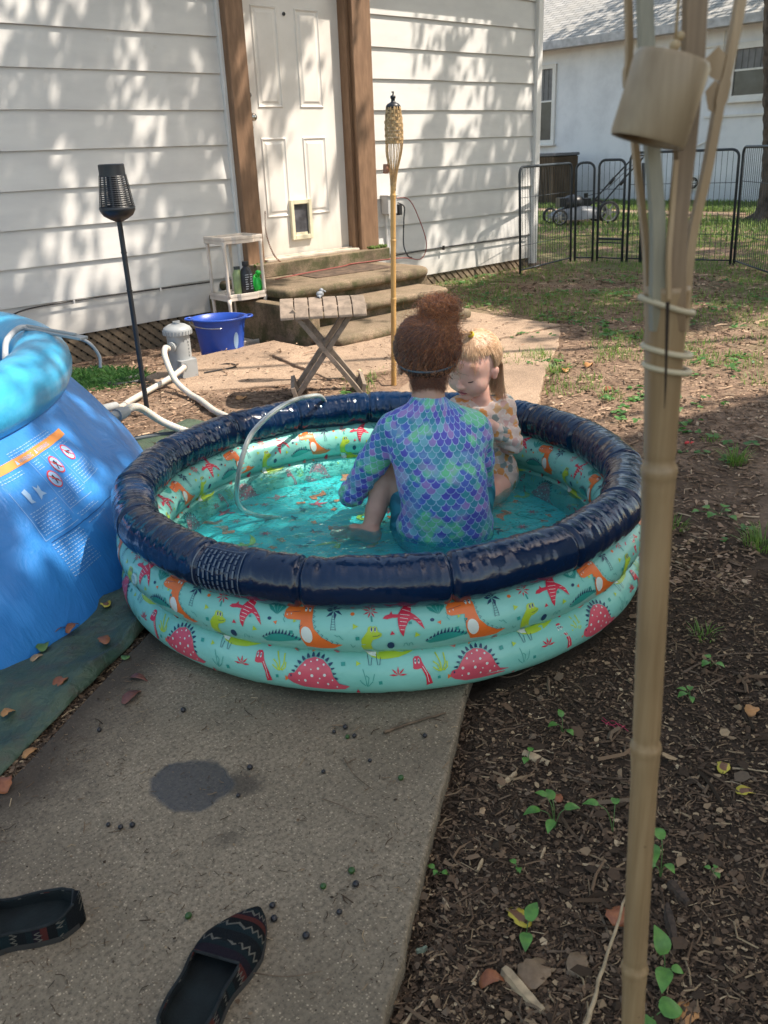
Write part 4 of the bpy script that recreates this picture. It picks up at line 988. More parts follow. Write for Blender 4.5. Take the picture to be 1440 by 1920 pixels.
# valve, warning print on the rim
va = AF-math.radians(55); mb = MB()
c_ = Vector(low_pt(MID, va, 0.15, 0.003)); mb.lathe([(0.016, -0.003), (0.017, 0.001), (0.012, 0.004), (0.009, 0.002), (0.0, 0.002)], c_, 18, axis=(math.cos(va), math.sin(va), 0.15)); mb.build('valve', simple('clear_plastic', (0.35, 0.55, 0.55), 0.2), mid_o, smooth=True)
mb = MB(); wa = math.radians(193)
def wq(a0, a1, b0, b1, off=0.0035):
    n = max(1, int(abs(a1-a0)/0.02)); m = max(1, int(abs(b1-b0)/0.15))
    V_ = [top_pt(a0+(a1-a0)*i/n, b0+(b1-b0)*j/m, off) for i in range(n+1) for j in range(m+1)]
    mb.add(V_, [(i*(m+1)+j, (i+1)*(m+1)+j, (i+1)*(m+1)+j+1, i*(m+1)+j+1) for i in range(n) for j in range(m)])
for (b0, b1, a0, a1) in ((-0.55, -0.53, 0, 0.17), (1.30, 1.32, 0, 0.17), (-0.55, 1.32, 0, 0.003), (-0.55, 1.32, 0.167, 0.17)): wq(wa+a0, wa+a1, b0, b1)
for j in range(9):
    x = 0.012+0.017*j; b = -0.45
    while b < 1.2:
        L = rf_.uniform(0.10, 0.30); wq(wa+x, wa+x+0.006, b, min(b+L, 1.22)); b += L+0.06
mb.build('warning_print', simple('grey_print', (0.10, 0.13, 0.17), 0.5), top_o)
# clear hose hanging over the rim into the water
hp = smooth_path([(2.16, 2.66, 0.05), (2.07, 2.56, 0.26), (1.95, 2.44, 0.375), (1.82, 2.38, 0.41), (1.68, 2.29, 0.435), (1.565, 2.235, 0.43), (1.46, 2.19, 0.40), (1.40, 2.16, 0.35), (1.385, 2.18, 0.27), (1.41, 2.235, 0.18), (1.45, 2.265, 0.125), (1.51, 2.27, 0.085), (1.60, 2.25, 0.05)], 8)
mb = MB(); mb.tube(hp, 0.0082, 12)
HM = NT('cloudy_hose'); HM.setp('Base Color', (0.38, 0.40, 0.38, 1)); HM.setp('Roughness', 0.25); HM.setp('Transmission Weight', 0.35); HM.setp('IOR', 1.25)
tag(mb.build('garden_hose', HM.m, smooth=True), 'cloudy clear hose curving over the navy rim into the kiddie pool', 'hose')
# ================================================================== PEOPLE
def union_mesh(name, parts, voxel=0.006, smooth=6, fac=0.5, wr=None, kb=0.45):
    """parts: ('c', p0, r0, p1, r1) tapered capsule | ('e', c, (rx,ry,rz), R) ellipsoid -> one continuous smooth surface
    (signed distance field with soft blending, polygonised by surface nets)"""
    lo = np.full(3, 1e9); hi = np.full(3, -1e9); B = []
    for p in parts:
        if p[0] == 'c':
            a, b = np.array(p[1]), np.array(p[3]); r = max(p[2], p[4]); l, h = np.minimum(a, b)-r, np.maximum(a, b)+r; rm = min(p[2], p[4])
        else:
            r = max(p[2]); a = np.array(p[1]); l, h = a-r, a+r; rm = min(p[2])
        B.append((l, h, min(0.03, rm*kb))); lo = np.minimum(lo, l); hi = np.maximum(hi, h)
    lo -= 0.02; n = np.ceil((hi-lo+0.02)/voxel).astype(int)+1
    F = np.full(n, 0.05, dtype=np.float32)
    for p, (l, h, k) in zip(parts, B):
        i0 = np.maximum(0, np.floor((l-lo-k-0.012)/voxel).astype(int)); i1 = np.minimum(n, np.ceil((h-lo+k+0.012)/voxel).astype(int)+1)
        X, Y, Z = np.meshgrid(*[lo[q]+voxel*np.arange(i0[q], i1[q]) for q in range(3)], indexing='ij')
        if p[0] == 'c':
            a, b = np.array(p[1]), np.array(p[3]); d = b-a; L2 = max(d.dot(d), 1e-10)
            t = np.clip(((X-a[0])*d[0]+(Y-a[1])*d[1]+(Z-a[2])*d[2])/L2, 0, 1)
            D = np.sqrt((X-a[0]-t*d[0])**2+(Y-a[1]-t*d[1])**2+(Z-a[2]-t*d[2])**2)-(p[2]+(p[4]-p[2])*t)
        else:
            R = np.array(p[3]) if p[3] is not None else np.eye(3); c = np.array(p[1]); s_ = p[2]
            U = [(X-c[0])*R[0, j]+(Y-c[1])*R[1, j]+(Z-c[2])*R[2, j] for j in range(3)]
            k0 = np.sqrt((U[0]/s_[0])**2+(U[1]/s_[1])**2+(U[2]/s_[2])**2); k1 = np.sqrt((U[0]/s_[0]**2)**2+(U[1]/s_[1]**2)**2+(U[2]/s_[2]**2)**2)+1e-9
            D = np.where(k0 < 0.05, -min(s_), k0*(k0-1)/k1)
        sl = tuple(slice(i0[q], i1[q]) for q in range(3)); A = F[sl]
        hh = np.maximum(k-np.abs(A-D), 0)/k; F[sl] = np.minimum(A, D)-hh*hh*k*0.25
    S_ = F < 0; nx, ny, nz = F.shape
    acc = np.zeros((nx-1, ny-1, nz-1, 3), dtype=np.float32); cnt = np.zeros((nx-1, ny-1, nz-1), dtype=np.float32); offs = [(0, 0), (0, 1), (1, 0), (1, 1)]
    for ax in range(3):
        o1, o2 = [q for q in range(3) if q != ax]
        for (e, f_) in offs:
            st = [0, 0, 0]; st[o1] = e; st[o2] = f_; en = list(st); en[ax] = 1
            def sub(G, s0): return G[s0[0]:s0[0]+nx-1, s0[1]:s0[1]+ny-1, s0[2]:s0[2]+nz-1]
            a, b = sub(F, st), sub(F, en); m = (a < 0) != (b < 0); t = np.where(m, a/np.where(m, a-b, 1), 0)
            for q in range(3): acc[..., q] += np.where(m, (t if q == ax else st[q]), 0)
            cnt += m
    cell = cnt > 0; idx = np.full(cell.shape, -1, dtype=np.int64); idx[cell] = np.arange(cell.sum())
    I = np.argwhere(cell); V = (I+acc[cell]/cnt[cell][:, None])*voxel+lo; quads = []
    for ax in range(3):
        o1, o2 = [(1, 2), (2, 0), (0, 1)][ax]
        sh = [slice(1, -1)]*3; sh[ax] = slice(0, -1); s2 = list(sh); s2[ax] = slice(1, None)
        a = S_[tuple(sh)]; b = S_[tuple(s2)]; E_ = np.argwhere(a != b); off = np.array([1, 1, 1]); off[ax] = 0; E_ = E_+off; fl = a[a != b]
        d1 = np.zeros(3, int); d1[o1] = 1; d2 = np.zeros(3, int); d2[o2] = 1
        g_ = lambda P: idx[P[:, 0], P[:, 1], P[:, 2]]
        q = np.stack([g_(E_-d1-d2), g_(E_-d2), g_(E_), g_(E_-d1)], 1); q[~fl] = q[~fl][:, ::-1]; quads.append(q)
    Q = np.concatenate(quads); Q = Q[(Q >= 0).all(1)]
    # light Laplacian smoothing
    ed = np.concatenate([Q[:, [0, 1]], Q[:, [1, 2]], Q[:, [2, 3]], Q[:, [3, 0]]]); ed = np.concatenate([ed, ed[:, ::-1]])
    deg = np.bincount(ed[:, 0], minlength=len(V))[:, None]
    for _ in range(max(1, smooth//2)):
        av = np.stack([np.bincount(ed[:, 0], weights=V[ed[:, 1], q], minlength=len(V)) for q in range(3)], 1)/np.maximum(deg, 1); V = V+(av-V)*0.5
    out = bpy.data.meshes.new(name); out.from_pydata(V.tolist(), [], Q.tolist()); out.update()
    if wr:
        N_ = [v.normal.copy() for v in out.vertices]
        for v, q in zip(out.vertices, N_): v.co = v.co + q*wr(v.co)
    out.polygons.foreach_set('use_smooth', [True]*len(out.polygons)); return out
def chain(pts, rs): return [('c', pts[i], rs[i], pts[i+1], rs[i+1]) for i in range(len(pts)-1)]
def M_skin(name, c1, c2):
    M = NT(name); c = M.coord(); M.setp('Base Color', M.mix(M.ramp(M.noise(c, 14, 4), [(0.35, 0.0), (0.7, 1.0)]), c1, c2))
    M.setp('Roughness', 0.48); M.setp('Subsurface Weight', 0.18); M.b.inputs['Subsurface Radius'].default_value = (1.0, 0.35, 0.2); M.b.inputs['Subsurface Scale'].default_value = 0.012
    M.setp('Normal', M.bump(M.noise(c, 220, 3), 0.06, 0.002)); return M.m
def M_hair(name, c1, c2, rough=0.42):
    M = NT(name); g = M.t.nodes.new('ShaderNodeNewGeometry'); M.setp('Base Color', M.mix(g.outputs['Random Per Island'], c1, c2)); M.setp('Roughness', rough)
    M.setp('Specular IOR Level', 0.6); M.setp('Sheen Weight', 0.3); return M.m
class Strands:
    def __init__(s): s.v = []; s.f = []
    def add(s, pts, r, n=3):
        P = np.array([tuple(p) for p in pts]); N = len(P); b = len(s.v)
        T = np.gradient(P, axis=0); T /= np.linalg.norm(T, axis=1)[:, None]+1e-9
        ref = np.array([0.3, 0.2, 0.93]); X = np.cross(T, ref); X /= np.linalg.norm(X, axis=1)[:, None]+1e-9; Y = np.cross(T, X)
        for i in range(N):
            rr = r*(1-0.6*(i/(N-1))**3)
            for k in range(n):
                a = TAU*k/n; s.v.append(tuple(P[i]+rr*(math.cos(a)*X[i]+math.sin(a)*Y[i])))
        for i in range(N-1):
            for k in range(n): l = (k+1) % n; s.f.append((b+i*n+k, b+i*n+l, b+(i+1)*n+l, b+(i+1)*n+k))
    def build(s, name, m, parent):
        me = bpy.data.meshes.new(name); me.from_pydata(s.v, [], s.f); return link_mesh(name, me, m, parent, smooth=True)

# local frame: x = picture right, y = away from camera, z = up
GO = Vector((1.76, 1.64, 0)); GRZ = math.atan2(-0.676, 0.737)
girl = empty('person', GO, GRZ, 'older girl with curly auburn bun and mermaid scale rash guard seated with back turned', 'person')
SKG = M_skin('skin_girl', (0.42, 0.24, 0.17), (0.52, 0.31, 0.22))
HC = Vector((-0.040, 0.135, 0.648))
torso = [('e', (0.0, 0.055, 0.115), (0.145, 0.115, 0.095), None), ('e', (0.0, 0.035, 0.20), (0.128, 0.10, 0.10), None), ('e', (-0.01, 0.035, 0.29), (0.132, 0.092, 0.11), None),
         ('e', (-0.022, 0.055, 0.375), (0.138, 0.088, 0.095), None), ('c', (-0.125, 0.085, 0.440), 0.050, (0.080, 0.085, 0.430), 0.050), ('c', (-0.100, 0.08, 0.455), 0.044, (-0.048, 0.082, 0.492), 0.044), ('c', (0.04, 0.08, 0.450), 0.044, (-0.038, 0.082, 0.490), 0.044), ('c', (-0.045, 0.08, 0.475), 0.050, (-0.042, 0.095, 0.515), 0.044)]
SHL, ELL, WRL = Vector((-0.152, 0.10, 0.425)), Vector((-0.284, 0.155, 0.205)), Vector((-0.205, 0.35, 0.235))
SHR, ELR, WRR = Vector((0.100, 0.10, 0.405)), Vector((0.128, 0.20, 0.215)), Vector((0.06, 0.345, 0.30))
def hand(w, d, up, s=1.0, curl=0.5):
    """palm, four unequal fingers, side thumb"""
    d = Vector(d).normalized(); up = Vector(up); side = d.cross(up).normalized(); up = side.cross(d).normalized(); w = Vector(w); out = []
    pc = w+d*0.035*s
    out += [('c', w, 0.017*s, w+d*0.05*s+side*0.010*s, 0.013*s), ('c', w, 0.017*s, w+d*0.052*s-side*0.012*s, 0.013*s)]
    for i, (off, L) in enumerate(((-0.021, 0.040), (-0.007, 0.046), (0.007, 0.043), (0.020, 0.034))):
        b = w+d*0.055*s+side*off*s; k1 = b+(d*math.cos(curl*0.6)-up*math.sin(curl*0.6))*L*0.5*s; k2 = k1+(d*math.cos(curl*1.7)-up*math.sin(curl*1.7))*L*0.32*s; k3 = k2+(d*math.cos(curl*2.6)-up*math.sin(curl*2.6))*L*0.28*s
        out += chain([b, k1, k2, k3], [0.0080*s, 0.0072*s, 0.0065*s, 0.0056*s])
    t0 = w+d*0.018*s-side*0.018*s; t1 = t0+(d*0.5-side*0.75-up*0.3).normalized()*0.024*s; t2 = t1+(d*0.85-side*0.2-up*0.45).normalized()*0.022*s
    out += chain([t0, t1, t2], [0.010*s, 0.0085*s, 0.007*s]); return out
def arm(sh, el, wr, s=1.0): 
    m = sh.lerp(el, 0.5); n = el.lerp(wr, 0.35)
    return chain([sh, m, el], [0.046*s, 0.040*s, 0.034*s]) + chain([el, n, wr], [0.034*s, 0.031*s, 0.021*s])
HIPL, KNL, ANL = Vector((-0.075, 0.10, 0.115)), Vector((-0.158, 0.205, 0.300)), Vector((-0.238, 0.060, 0.105))
HIPR, KNR, ANR = Vector((0.075, 0.11, 0.105)), Vector((0.135, 0.31, 0.24)), Vector((0.02, 0.36, 0.09))
legs = []
for (h, k, a) in ((HIPL, KNL, ANL), (HIPR, KNR, ANR)):
    legs += chain([h, h.lerp(k, 0.5), k], [0.072, 0.056, 0.042]) + chain([k, k.lerp(a, 0.3), k.lerp(a, 0.7), a], [0.041, 0.041, 0.031, 0.024])
def foot(a, d, s=1.0):
    d = Vector(d).normalized(); sd = Vector((-d.y, d.x, 0)); a = Vector(a); z = Vector((0, 0, 1)); g0 = Vector((a.x, a.y, 0.108))
    out = [('c', a, 0.025*s, g0-d*0.018*s, 0.025*s)] + chain([g0-d*0.012*s, g0+d*0.05*s-z*0.004, g0+d*0.10*s-z*0.010], [0.026*s, 0.025*s, 0.016*s]) + [('c', g0+d*0.05*s+sd*0.012*s-z*0.008, 0.016*s, g0+d*0.105*s+sd*0.018*s-z*0.014, 0.012*s), ('c', g0+d*0.05*s-sd*0.01*s-z*0.008, 0.017*s, g0+d*0.11*s-sd*0.016*s-z*0.013, 0.012*s)]
    for i, (o_, L) in enumerate(((-0.022, 0.030), (-0.010, 0.028), (0.001, 0.025), (0.011, 0.021), (0.021, 0.017))):
        p = g0+d*0.112*s+sd*o_*s-z*0.016; out.append(('c', p-d*0.01*s, 0.0085*s, p+d*L*0.8*s, (0.0095 if i == 0 else 0.0065)*s))
    return out
head = [('e', HC+Vector((0, 0.0, 0.012)), (0.078, 0.092, 0.088), None), ('e', HC+Vector((0.0, 0.035, -0.045)), (0.058, 0.062, 0.055), None), ('c', HC+Vector((0, -0.02, -0.05)), 0.050, (-0.044, 0.085, 0.50), 0.043),
        ('e', HC+Vector((0.079, 0.01, -0.035)), (0.010, 0.018, 0.030), None), ('e', HC+Vector((-0.079, 0.01, -0.035)), (0.010, 0.018, 0.030), None), ('e', HC+Vector((0, 0.098, -0.03)), (0.012, 0.014, 0.016), None)]
body = torso + arm(SHL, ELL, WRL) + arm(SHR, ELR, WRR) + legs + foot(ANL, (-0.86, 0.50, 0)) + foot(ANR, (-0.8, 0.5, 0)) + hand(WRL, KNL+Vector((0.03, 0.12, -0.02))-WRL, (0, 0, 1), 0.95, 0.6) + hand(WRR, (-0.2, 0.7, 0.15), (0, 0, 1), 0.95, 0.5) + head
gb = link_mesh('body', union_mesh('body', body, 0.0042, 5), SKG, girl)
# face at the far side of the head
EYE = [simple('eye_white', (0.7, 0.7, 0.68), 0.3, 0.02), simple('iris', (0.06, 0.09, 0.10), 0.2)]
for s in (-1, 1):
    mb = MB(); mb.ball(HC+Vector((0.028*s, 0.090, -0.002)), 0.011, 12, 0, (1, 0.5, 0.7)); mb.ball(HC+Vector((0.028*s, 0.0955, -0.002)), 0.005, 8, 1, (1, 0.4, 1)); mb.build('eye', EYE, girl, smooth=True)
mb = MB(); mb.ball(HC+Vector((0, 0.093, -0.058)), 0.016, 10, 0, (1.2, 0.4, 0.35)); mb.build('mouth', simple('lips', (0.42, 0.13, 0.12), 0.4), girl, smooth=True)

def M_scales():
    M = NT('mermaid_scales'); uv = M.t.nodes.new('ShaderNodeUVMap'); uv.uv_map = 'scale_uv'; c = M.coord()
    sx = M.t.nodes.new('ShaderNodeSeparateXYZ'); M.l(uv.outputs[0], sx.inputs[0]); W = 0.0275; Hh = 0.0172; mt = M.math
    u = mt('DIVIDE', sx.outputs[0], W); v = mt('DIVIDE', sx.outputs[1], Hh)
    fl = mt('FLOOR', v)
    def cell(row):  # row index -> nearest centre x, id
        off = mt('MULTIPLY', mt('MODULO', mt('ADD', row, 1000.0), 2.0), 0.5)
        uu = mt('SUBTRACT', u, off); ci = mt('ROUND', uu); return mt('SUBTRACT', uu, ci), ci
    r1 = mt('ADD', fl, 1.0); dx, i1 = cell(r1); dy = mt('MULTIPLY', mt('SUBTRACT', r1, v), 0.5)
    d = mt('SQRT', mt('ADD', mt('POWER', dx, 2.0), mt('POWER', dy, 2.0)))
    inside = mt('LESS_THAN', d, 0.52); r2 = fl; dx2, i2 = cell(r2)
    row = mt('ADD', mt('MULTIPLY', inside, r1), mt('MULTIPLY', mt('SUBTRACT', 1.0, inside), r2))
    idx = mt('ADD', mt('MULTIPLY', inside, i1), mt('MULTIPLY', mt('SUBTRACT', 1.0, inside), i2))
    cb = M.t.nodes.new('ShaderNodeCombineXYZ'); M.l(idx, cb.inputs[0]); M.l(row, cb.inputs[1])
    wn_ = M.t.nodes.new('ShaderNodeTexWhiteNoise'); wn_.noise_dimensions = '2D'; M.l(cb.outputs[0], wn_.inputs['Vector'])
    colr = M.ramp(wn_.outputs['Value'], [(0.0, (0.085, 0.085, 0.46)), (0.30, (0.035, 0.23, 0.34)), (0.52, (0.07, 0.13, 0.50)), (0.66, (0.30, 0.19, 0.50)), (0.80, (0.05, 0.30, 0.36)), (0.90, (0.16, 0.40, 0.50))], 'CONSTANT')
    wash = M.noise(c, 15, 3, 0.5); colr = M.mix(M.ramp(wash, [(0.54, 0.0), (0.68, 0.6)]), colr, (0.13, 0.38, 0.50))
    gn = M.noise(M.scale(c, (1.0, 1.0, 0.75)), 17, 2, 0.5, 0.2)
    gn2 = M.t.nodes.new('ShaderNodeTexNoise'); mp = M.t.nodes.new('ShaderNodeMapping'); M.l(c, mp.inputs[0]); mp.inputs['Location'].default_value = (3.1, 5.2, 1.7); M.l(mp.outputs[0], gn2.inputs[0]); gn2.inputs['Scale'].default_value = 13; gn2.inputs['Detail'].default_value = 2
    colr = M.mix(M.ramp(gn2.outputs[0], [(0.565, 0.0), (0.64, 0.85)]), colr, (0.16, 0.60, 0.27))
    pn = M.t.nodes.new('ShaderNodeTexNoise'); mp2 = M.t.nodes.new('ShaderNodeMapping'); M.l(c, mp2.inputs[0]); mp2.inputs['Location'].default_value = (9.1, 1.2, 7.7); M.l(mp2.outputs[0], pn.inputs[0]); pn.inputs['Scale'].default_value = 12
    colr = M.mix(M.ramp(pn.outputs[0], [(0.60, 0.0), (0.70, 0.6)]), colr, (0.42, 0.28, 0.56))
    # radial shade inside each scale printed darker at its top
    line = mt('LESS_THAN', mt('ABSOLUTE', mt('SUBTRACT', d, 0.50)), 0.040)
    colr = M.mix(mt('MULTIPLY', line, 0.72), colr, (0.40, 0.55, 0.74))
    M.setp('Base Color', colr); M.setp('Roughness', 0.62); M.setp('Sheen Weight', 0.15); M.setp('Normal', M.bump(M.noise(c, 55, 3), 0.10, 0.004)); return M.m
def inflate(parts, d): 
    out = []
    for p in parts:
        if p[0] == 'c': out.append(('c', p[1], p[2]+d, p[3], p[4]+d))
        else: out.append(('e', p[1], tuple(q+d for q in p[2]), p[3]))
    return out
def wrinkle(co):
    a = Vector(co)
    w = 0.0034*fbm(a.x*14+a.z*16, a.y*9, a.z*9-a.x*8, 3)
    # pulls from the armpits and folds at the waist
    for (sx_, s_) in ((-0.125, 1), (0.105, -1)):
        dx = a.x-sx_; dz = a.z-0.36; d = math.hypot(dx, dz)
        if d < 0.16 and a.y < 0.15: w += 0.0012*math.sin(math.atan2(dz, dx*s_)*8)*math.exp(-d*16)*min(1, d*30)
    if a.z < 0.20 and abs(a.x) < 0.16: w += 0.0014*math.sin(a.z*120+a.x*18+2*fbm(a.x*9, a.z*9))*max(0, 0.20-a.z)*7
    if a.x < -0.17: w += 0.0024*math.sin((a.z+0.5*a.x)*170+3*fbm(a.x*10, a.z*10, 3))*math.exp(-abs(a.z-0.20)*12)
    return w
top_parts = inflate([torso[1], torso[2], torso[3], torso[4], torso[5], torso[6], ('c', (-0.045, 0.08, 0.470), 0.052, (-0.043, 0.085, 0.492), 0.046), ('e', (0.0, 0.05, 0.130), (0.146, 0.112, 0.085), None)], 0.006)
def sleeve(sh, el, wr): m = sh.lerp(el, 0.5); return [('c', sh, 0.053, m, 0.046), ('c', m, 0.046, el, 0.040), ('c', el, 0.040, el.lerp(wr, 0.45), 0.037), ('c', el.lerp(wr, 0.45), 0.037, el.lerp(wr, 0.75), 0.030)]
top_parts += sleeve(SHL, ELL, WRL) + sleeve(SHR, ELR, WRR)
tm = union_mesh('rash_guard', top_parts, 0.0042, 7, wr=wrinkle)
uvl = tm.uv_layers.new(name='scale_uv')
def seg_t(p, a, b): d = b-a; t = max(0, min(1, (p-a).dot(d)/d.dot(d))); return t, (p-(a+d*t)).length
def suv(p, kind):
    if kind == 0: a = math.atan2(p.x+0.005, -(p.y-0.10)); return (a*0.155, p.z)
    sh, el, wr = (SHL, ELL, WRL) if kind == 1 else (SHR, ELR, WRR)
    t, d = seg_t(p, sh, el); t2, d2 = seg_t(p, el, wr)
    if d <= d2: ax = (el-sh).normalized(); q = sh+(el-sh)*t; s_ = (p-sh).dot(ax)
    else: ax = (wr-el).normalized(); q = el+(wr-el)*t2; s_ = (el-sh).length+(p-el).dot(ax)
    x = ax.cross(Vector((0, 1, 0))).normalized(); y = x.cross(ax); w = p-q
    return (math.atan2(w.dot(x), -w.dot(y))*0.052, -s_)
uvd = uvl.data
for pl in tm.polygons:
    c = pl.center; kind = 0
    if c.x < -0.145+(c.z-0.36)*0.12 and seg_t(c, SHL, ELL)[1] < 0.075 or c.x < -0.16: kind = 1
    elif c.x > 0.150 or (c.x > 0.118-(c.z-0.36)*0.1 and c.y > 0.12): kind = 2
    ref = None
    for li in pl.loop_indices:
        q = suv(tm.vertices[tm.loops[li].vertex_index].co, kind)
        if ref is None: ref = q
        else:
            per = TAU*(0.155 if kind == 0 else 0.052)
            if q[0]-ref[0] > per/2: q = (q[0]-per, q[1])
            elif ref[0]-q[0] > per/2: q = (q[0]+per, q[1])
        uvd[li].uv = q
link_mesh('rash_guard', tm, M_scales(), girl)
# teal shorts
sh_parts = [('e', (0.0, 0.055, 0.100), (0.150, 0.120, 0.085), None)]
sh_parts += chain([HIPL, HIPL.lerp(KNL, 0.38)], [0.080, 0.068]) + chain([HIPR, HIPR.lerp(KNR, 0.5), HIPR.lerp(KNR, 0.80)], [0.080, 0.066, 0.056]) + chain([Vector((-0.09, 0.07, 0.10)), Vector((-0.12, 0.10, 0.11))], [0.060, 0.050])
MT = NT('teal_shorts'); cc = MT.coord(); wv = MT.t.nodes.new('ShaderNodeTexWave'); MT.l(cc, wv.inputs[0]); wv.inputs['Scale'].default_value = 9; wv.inputs['Distortion'].default_value = 6; wv.bands_direction = 'DIAGONAL'
MT.setp('Base Color', MT.ramp(wv.outputs[1], [(0.2, (0.01, 0.13, 0.19)), (0.7, (0.03, 0.24, 0.32))])); MT.setp('Roughness', 0.55); MT.setp('Normal', MT.bump(wv.outputs[1], 0.3, 0.006))
link_mesh('shorts', union_mesh('shorts', sh_parts, 0.005, 6), MT.m, girl)

# hair
MAT_AUB = M_hair('auburn_hair', (0.07, 0.020, 0.008), (0.38, 0.11, 0.030)); MAT_SUNHAIR = M_hair('sunlit_copper_hair', (0.26, 0.070, 0.016), (0.70, 0.26, 0.07)); MAT_CAP = simple('hair_base', (0.05, 0.017, 0.009), 0.7, 0.3, 20)
HCc = HC+Vector((0.0, -0.004, 0.014)); HR = Vector((0.092, 0.104, 0.100))
cap = union_mesh('hair', [('e', HCc, (HR.x-0.006, HR.y-0.006, HR.z-0.006), None), ('e', HCc+Vector((0, -0.028, -0.045)), (0.062, 0.056, 0.052), None), ('e', HCc+Vector((0, -0.030, -0.085)), (0.045, 0.038, 0.038), None), ('e', (0.0, 0.125, 0.766), (0.038, 0.036, 0.032), None), ('c', (-0.01, 0.125, 0.735), 0.04, (-0.003, 0.125, 0.76), 0.036)], 0.006, 3)
# keep the cap off the face side
bmh = bmesh.new(); bmh.from_mesh(cap); bmesh.ops.delete(bmh, geom=[v for v in bmh.verts if (v.co.y > HC.y+0.055 and v.co.z < HC.z+0.045) or v.co.z < HC.z-0.112], context='VERTS'); bmh.to_mesh(cap); bmh.free()
hair_o = link_mesh('hair', cap, MAT_CAP, girl)
rh = np.random.default_rng(21); S1, S2 = Strands(), Strands()
def curly(P, amp, turns, ph, r, SS):
    P = np.array(P); N = 22; idx = np.linspace(0, len(P)-1, N); Q = np.stack([np.interp(idx, range(len(P)), P[:, k]) for k in range(3)], 1)
    T = np.gradient(Q, axis=0); T /= np.linalg.norm(T, axis=1)[:, None]+1e-9; X = np.cross(T, [0.2, 1, 0.1]); X /= np.linalg.norm(X, axis=1)[:, None]+1e-9; Y = np.cross(T, X)
    a = np.linspace(0, turns*TAU, N)+ph; k = amp*np.clip(np.linspace(0.3, 2.2, N), 0, 1)
    SS.add(Q+X*(np.cos(a)*k)[:, None]+Y*(np.sin(a)*k)[:, None], r)
BB = Vector((0.0, 0.125, 0.752))
for n_ in range(3300):
    th = rh.uniform(-2.75, 2.75); ph0 = rh.uniform(-0.90, 0.55)     # azimuth from the back, latitude
    if abs(th) > 1.9 and ph0 < 0.2: continue
    pts = []
    for i in range(7):
        t = i/6; la = ph0+(1.25-ph0)*t; rr_ = 1.0+rh.normal(0, 0.014)+0.04*math.sin(t*PI)
        az = th*(1-0.25*t)
        p = Vector((math.sin(az)*math.cos(la)*HR.x*rr_, -math.cos(az)*math.cos(la)*HR.y*rr_, math.sin(la)*HR.z*rr_))+HCc
        if la < -0.25: p.x *= 1; p = HCc + Vector(((p.x-HCc.x)*(1+0.10*(la+0.25)), (p.y-HCc.y)*(1+0.0*(la+0.25)), p.z-HCc.z))
        pts.append(p.lerp(BB, max(0, t-0.78)*4.0))
    red = (th > 0.5 and ph0 > -0.3 and rh.random() < 0.8) or rh.random() < (0.45 if ph0 > 0.1 else 0.18)  # more copper at top and right, sunlight put into the strand colour
    curly([tuple(p) for p in pts], rh.uniform(0.003, 0.0095), rh.uniform(2.5, 6), rh.uniform(0, TAU), 0.00048, S2 if red else S1)
for n_ in range(1500):   # bun coils, mostly in the sunlit copper
    low = rh.random() < 0.3; c = Vector((-0.004+rh.normal(0, 0.006), 0.122, 0.748 if low else 0.776+rh.normal(0, 0.005))); n = Vector(rh.normal(0, 1, 3)).normalized(); x, y, _ = frame_from(n); R0 = rh.uniform(0.022, 0.041) if rh.random() < 0.80 else rh.uniform(0.041, 0.060); a0 = rh.uniform(0, TAU); L = rh.uniform(1.6, 4.5)
    sc_ = Vector((1.12, 1.0, 0.86)); pts = []
    for i in range(12): a = a0+L*i/11; q = (x*math.cos(a)+y*math.sin(a))*R0*(1+0.12*math.sin(3*a)); pts.append(tuple(c+Vector((q.x*sc_.x, q.y*sc_.y, q.z*sc_.z))))
    curly(pts, rh.uniform(0.004, 0.010), rh.uniform(3, 7), rh.uniform(0, TAU), 0.00052, S2 if rh.random() < 0.78 else S1)
for n_ in range(800):   # flyaway frizz, most on the right of the crown
    if rh.random() < 0.6: th = rh.uniform(0.5, 1.7); la = rh.uniform(0.25, 1.0)
    else: th = rh.uniform(-2, 2); la = rh.uniform(-0.8, 1.3)
    d = Vector((math.sin(th)*math.cos(la), -math.cos(th)*math.cos(la), math.sin(la))); p0 = HCc+Vector((d.x*HR.x, d.y*HR.y, d.z*HR.z)); L = rh.uniform(0.010, 0.042)
    t2 = Vector(rh.normal(0, 0.6, 3)); pts = [p0, p0+d*L*0.5+t2*L*0.3, p0+d*L*0.7+t2*L*0.9+Vector((0, 0, 0.006))]
    curly([tuple(p) for p in pts], rh.uniform(0.002, 0.006), rh.uniform(1, 3), rh.uniform(0, TAU), 0.00038, S2 if rh.random() < 0.8 else S1)
for n_ in range(1300):    # short wisps at the nape
    x0 = rh.uniform(-0.055, 0.055); dz_ = rh.uniform(-0.095, -0.04); p0 = Vector((HC.x+x0*(1+(dz_+0.06)*5), HC.y-0.080+x0*x0*9-(dz_+0.06)*0.25, HC.z+dz_)); L = rh.uniform(0.01, 0.035)
    curly([tuple(p0), tuple(p0+Vector((rh.normal(0, 0.006), -0.004, -L)))], 0.0025, rh.uniform(1, 2.5), rh.uniform(0, TAU), 0.0004, S1)
S1.build('curls', MAT_AUB, hair_o); S2.build('curls', MAT_SUNHAIR, hair_o)
mb = MB(); pts = []
for k in range(60):
    a = TAU*k/60; pts.append((HC.x+0.0855*math.cos(a), HC.y-0.006+0.0955*math.sin(a), HC.z-0.020+0.012*math.sin(a)+0.003*math.cos(a)))
mb.tube(pts, 0.0036, 8, closed=True, flat=1.0)
mb.build('headband', simple('grey_elastic', (0.075, 0.105, 0.13), 0.6, 0.2, 40), girl, smooth=True)

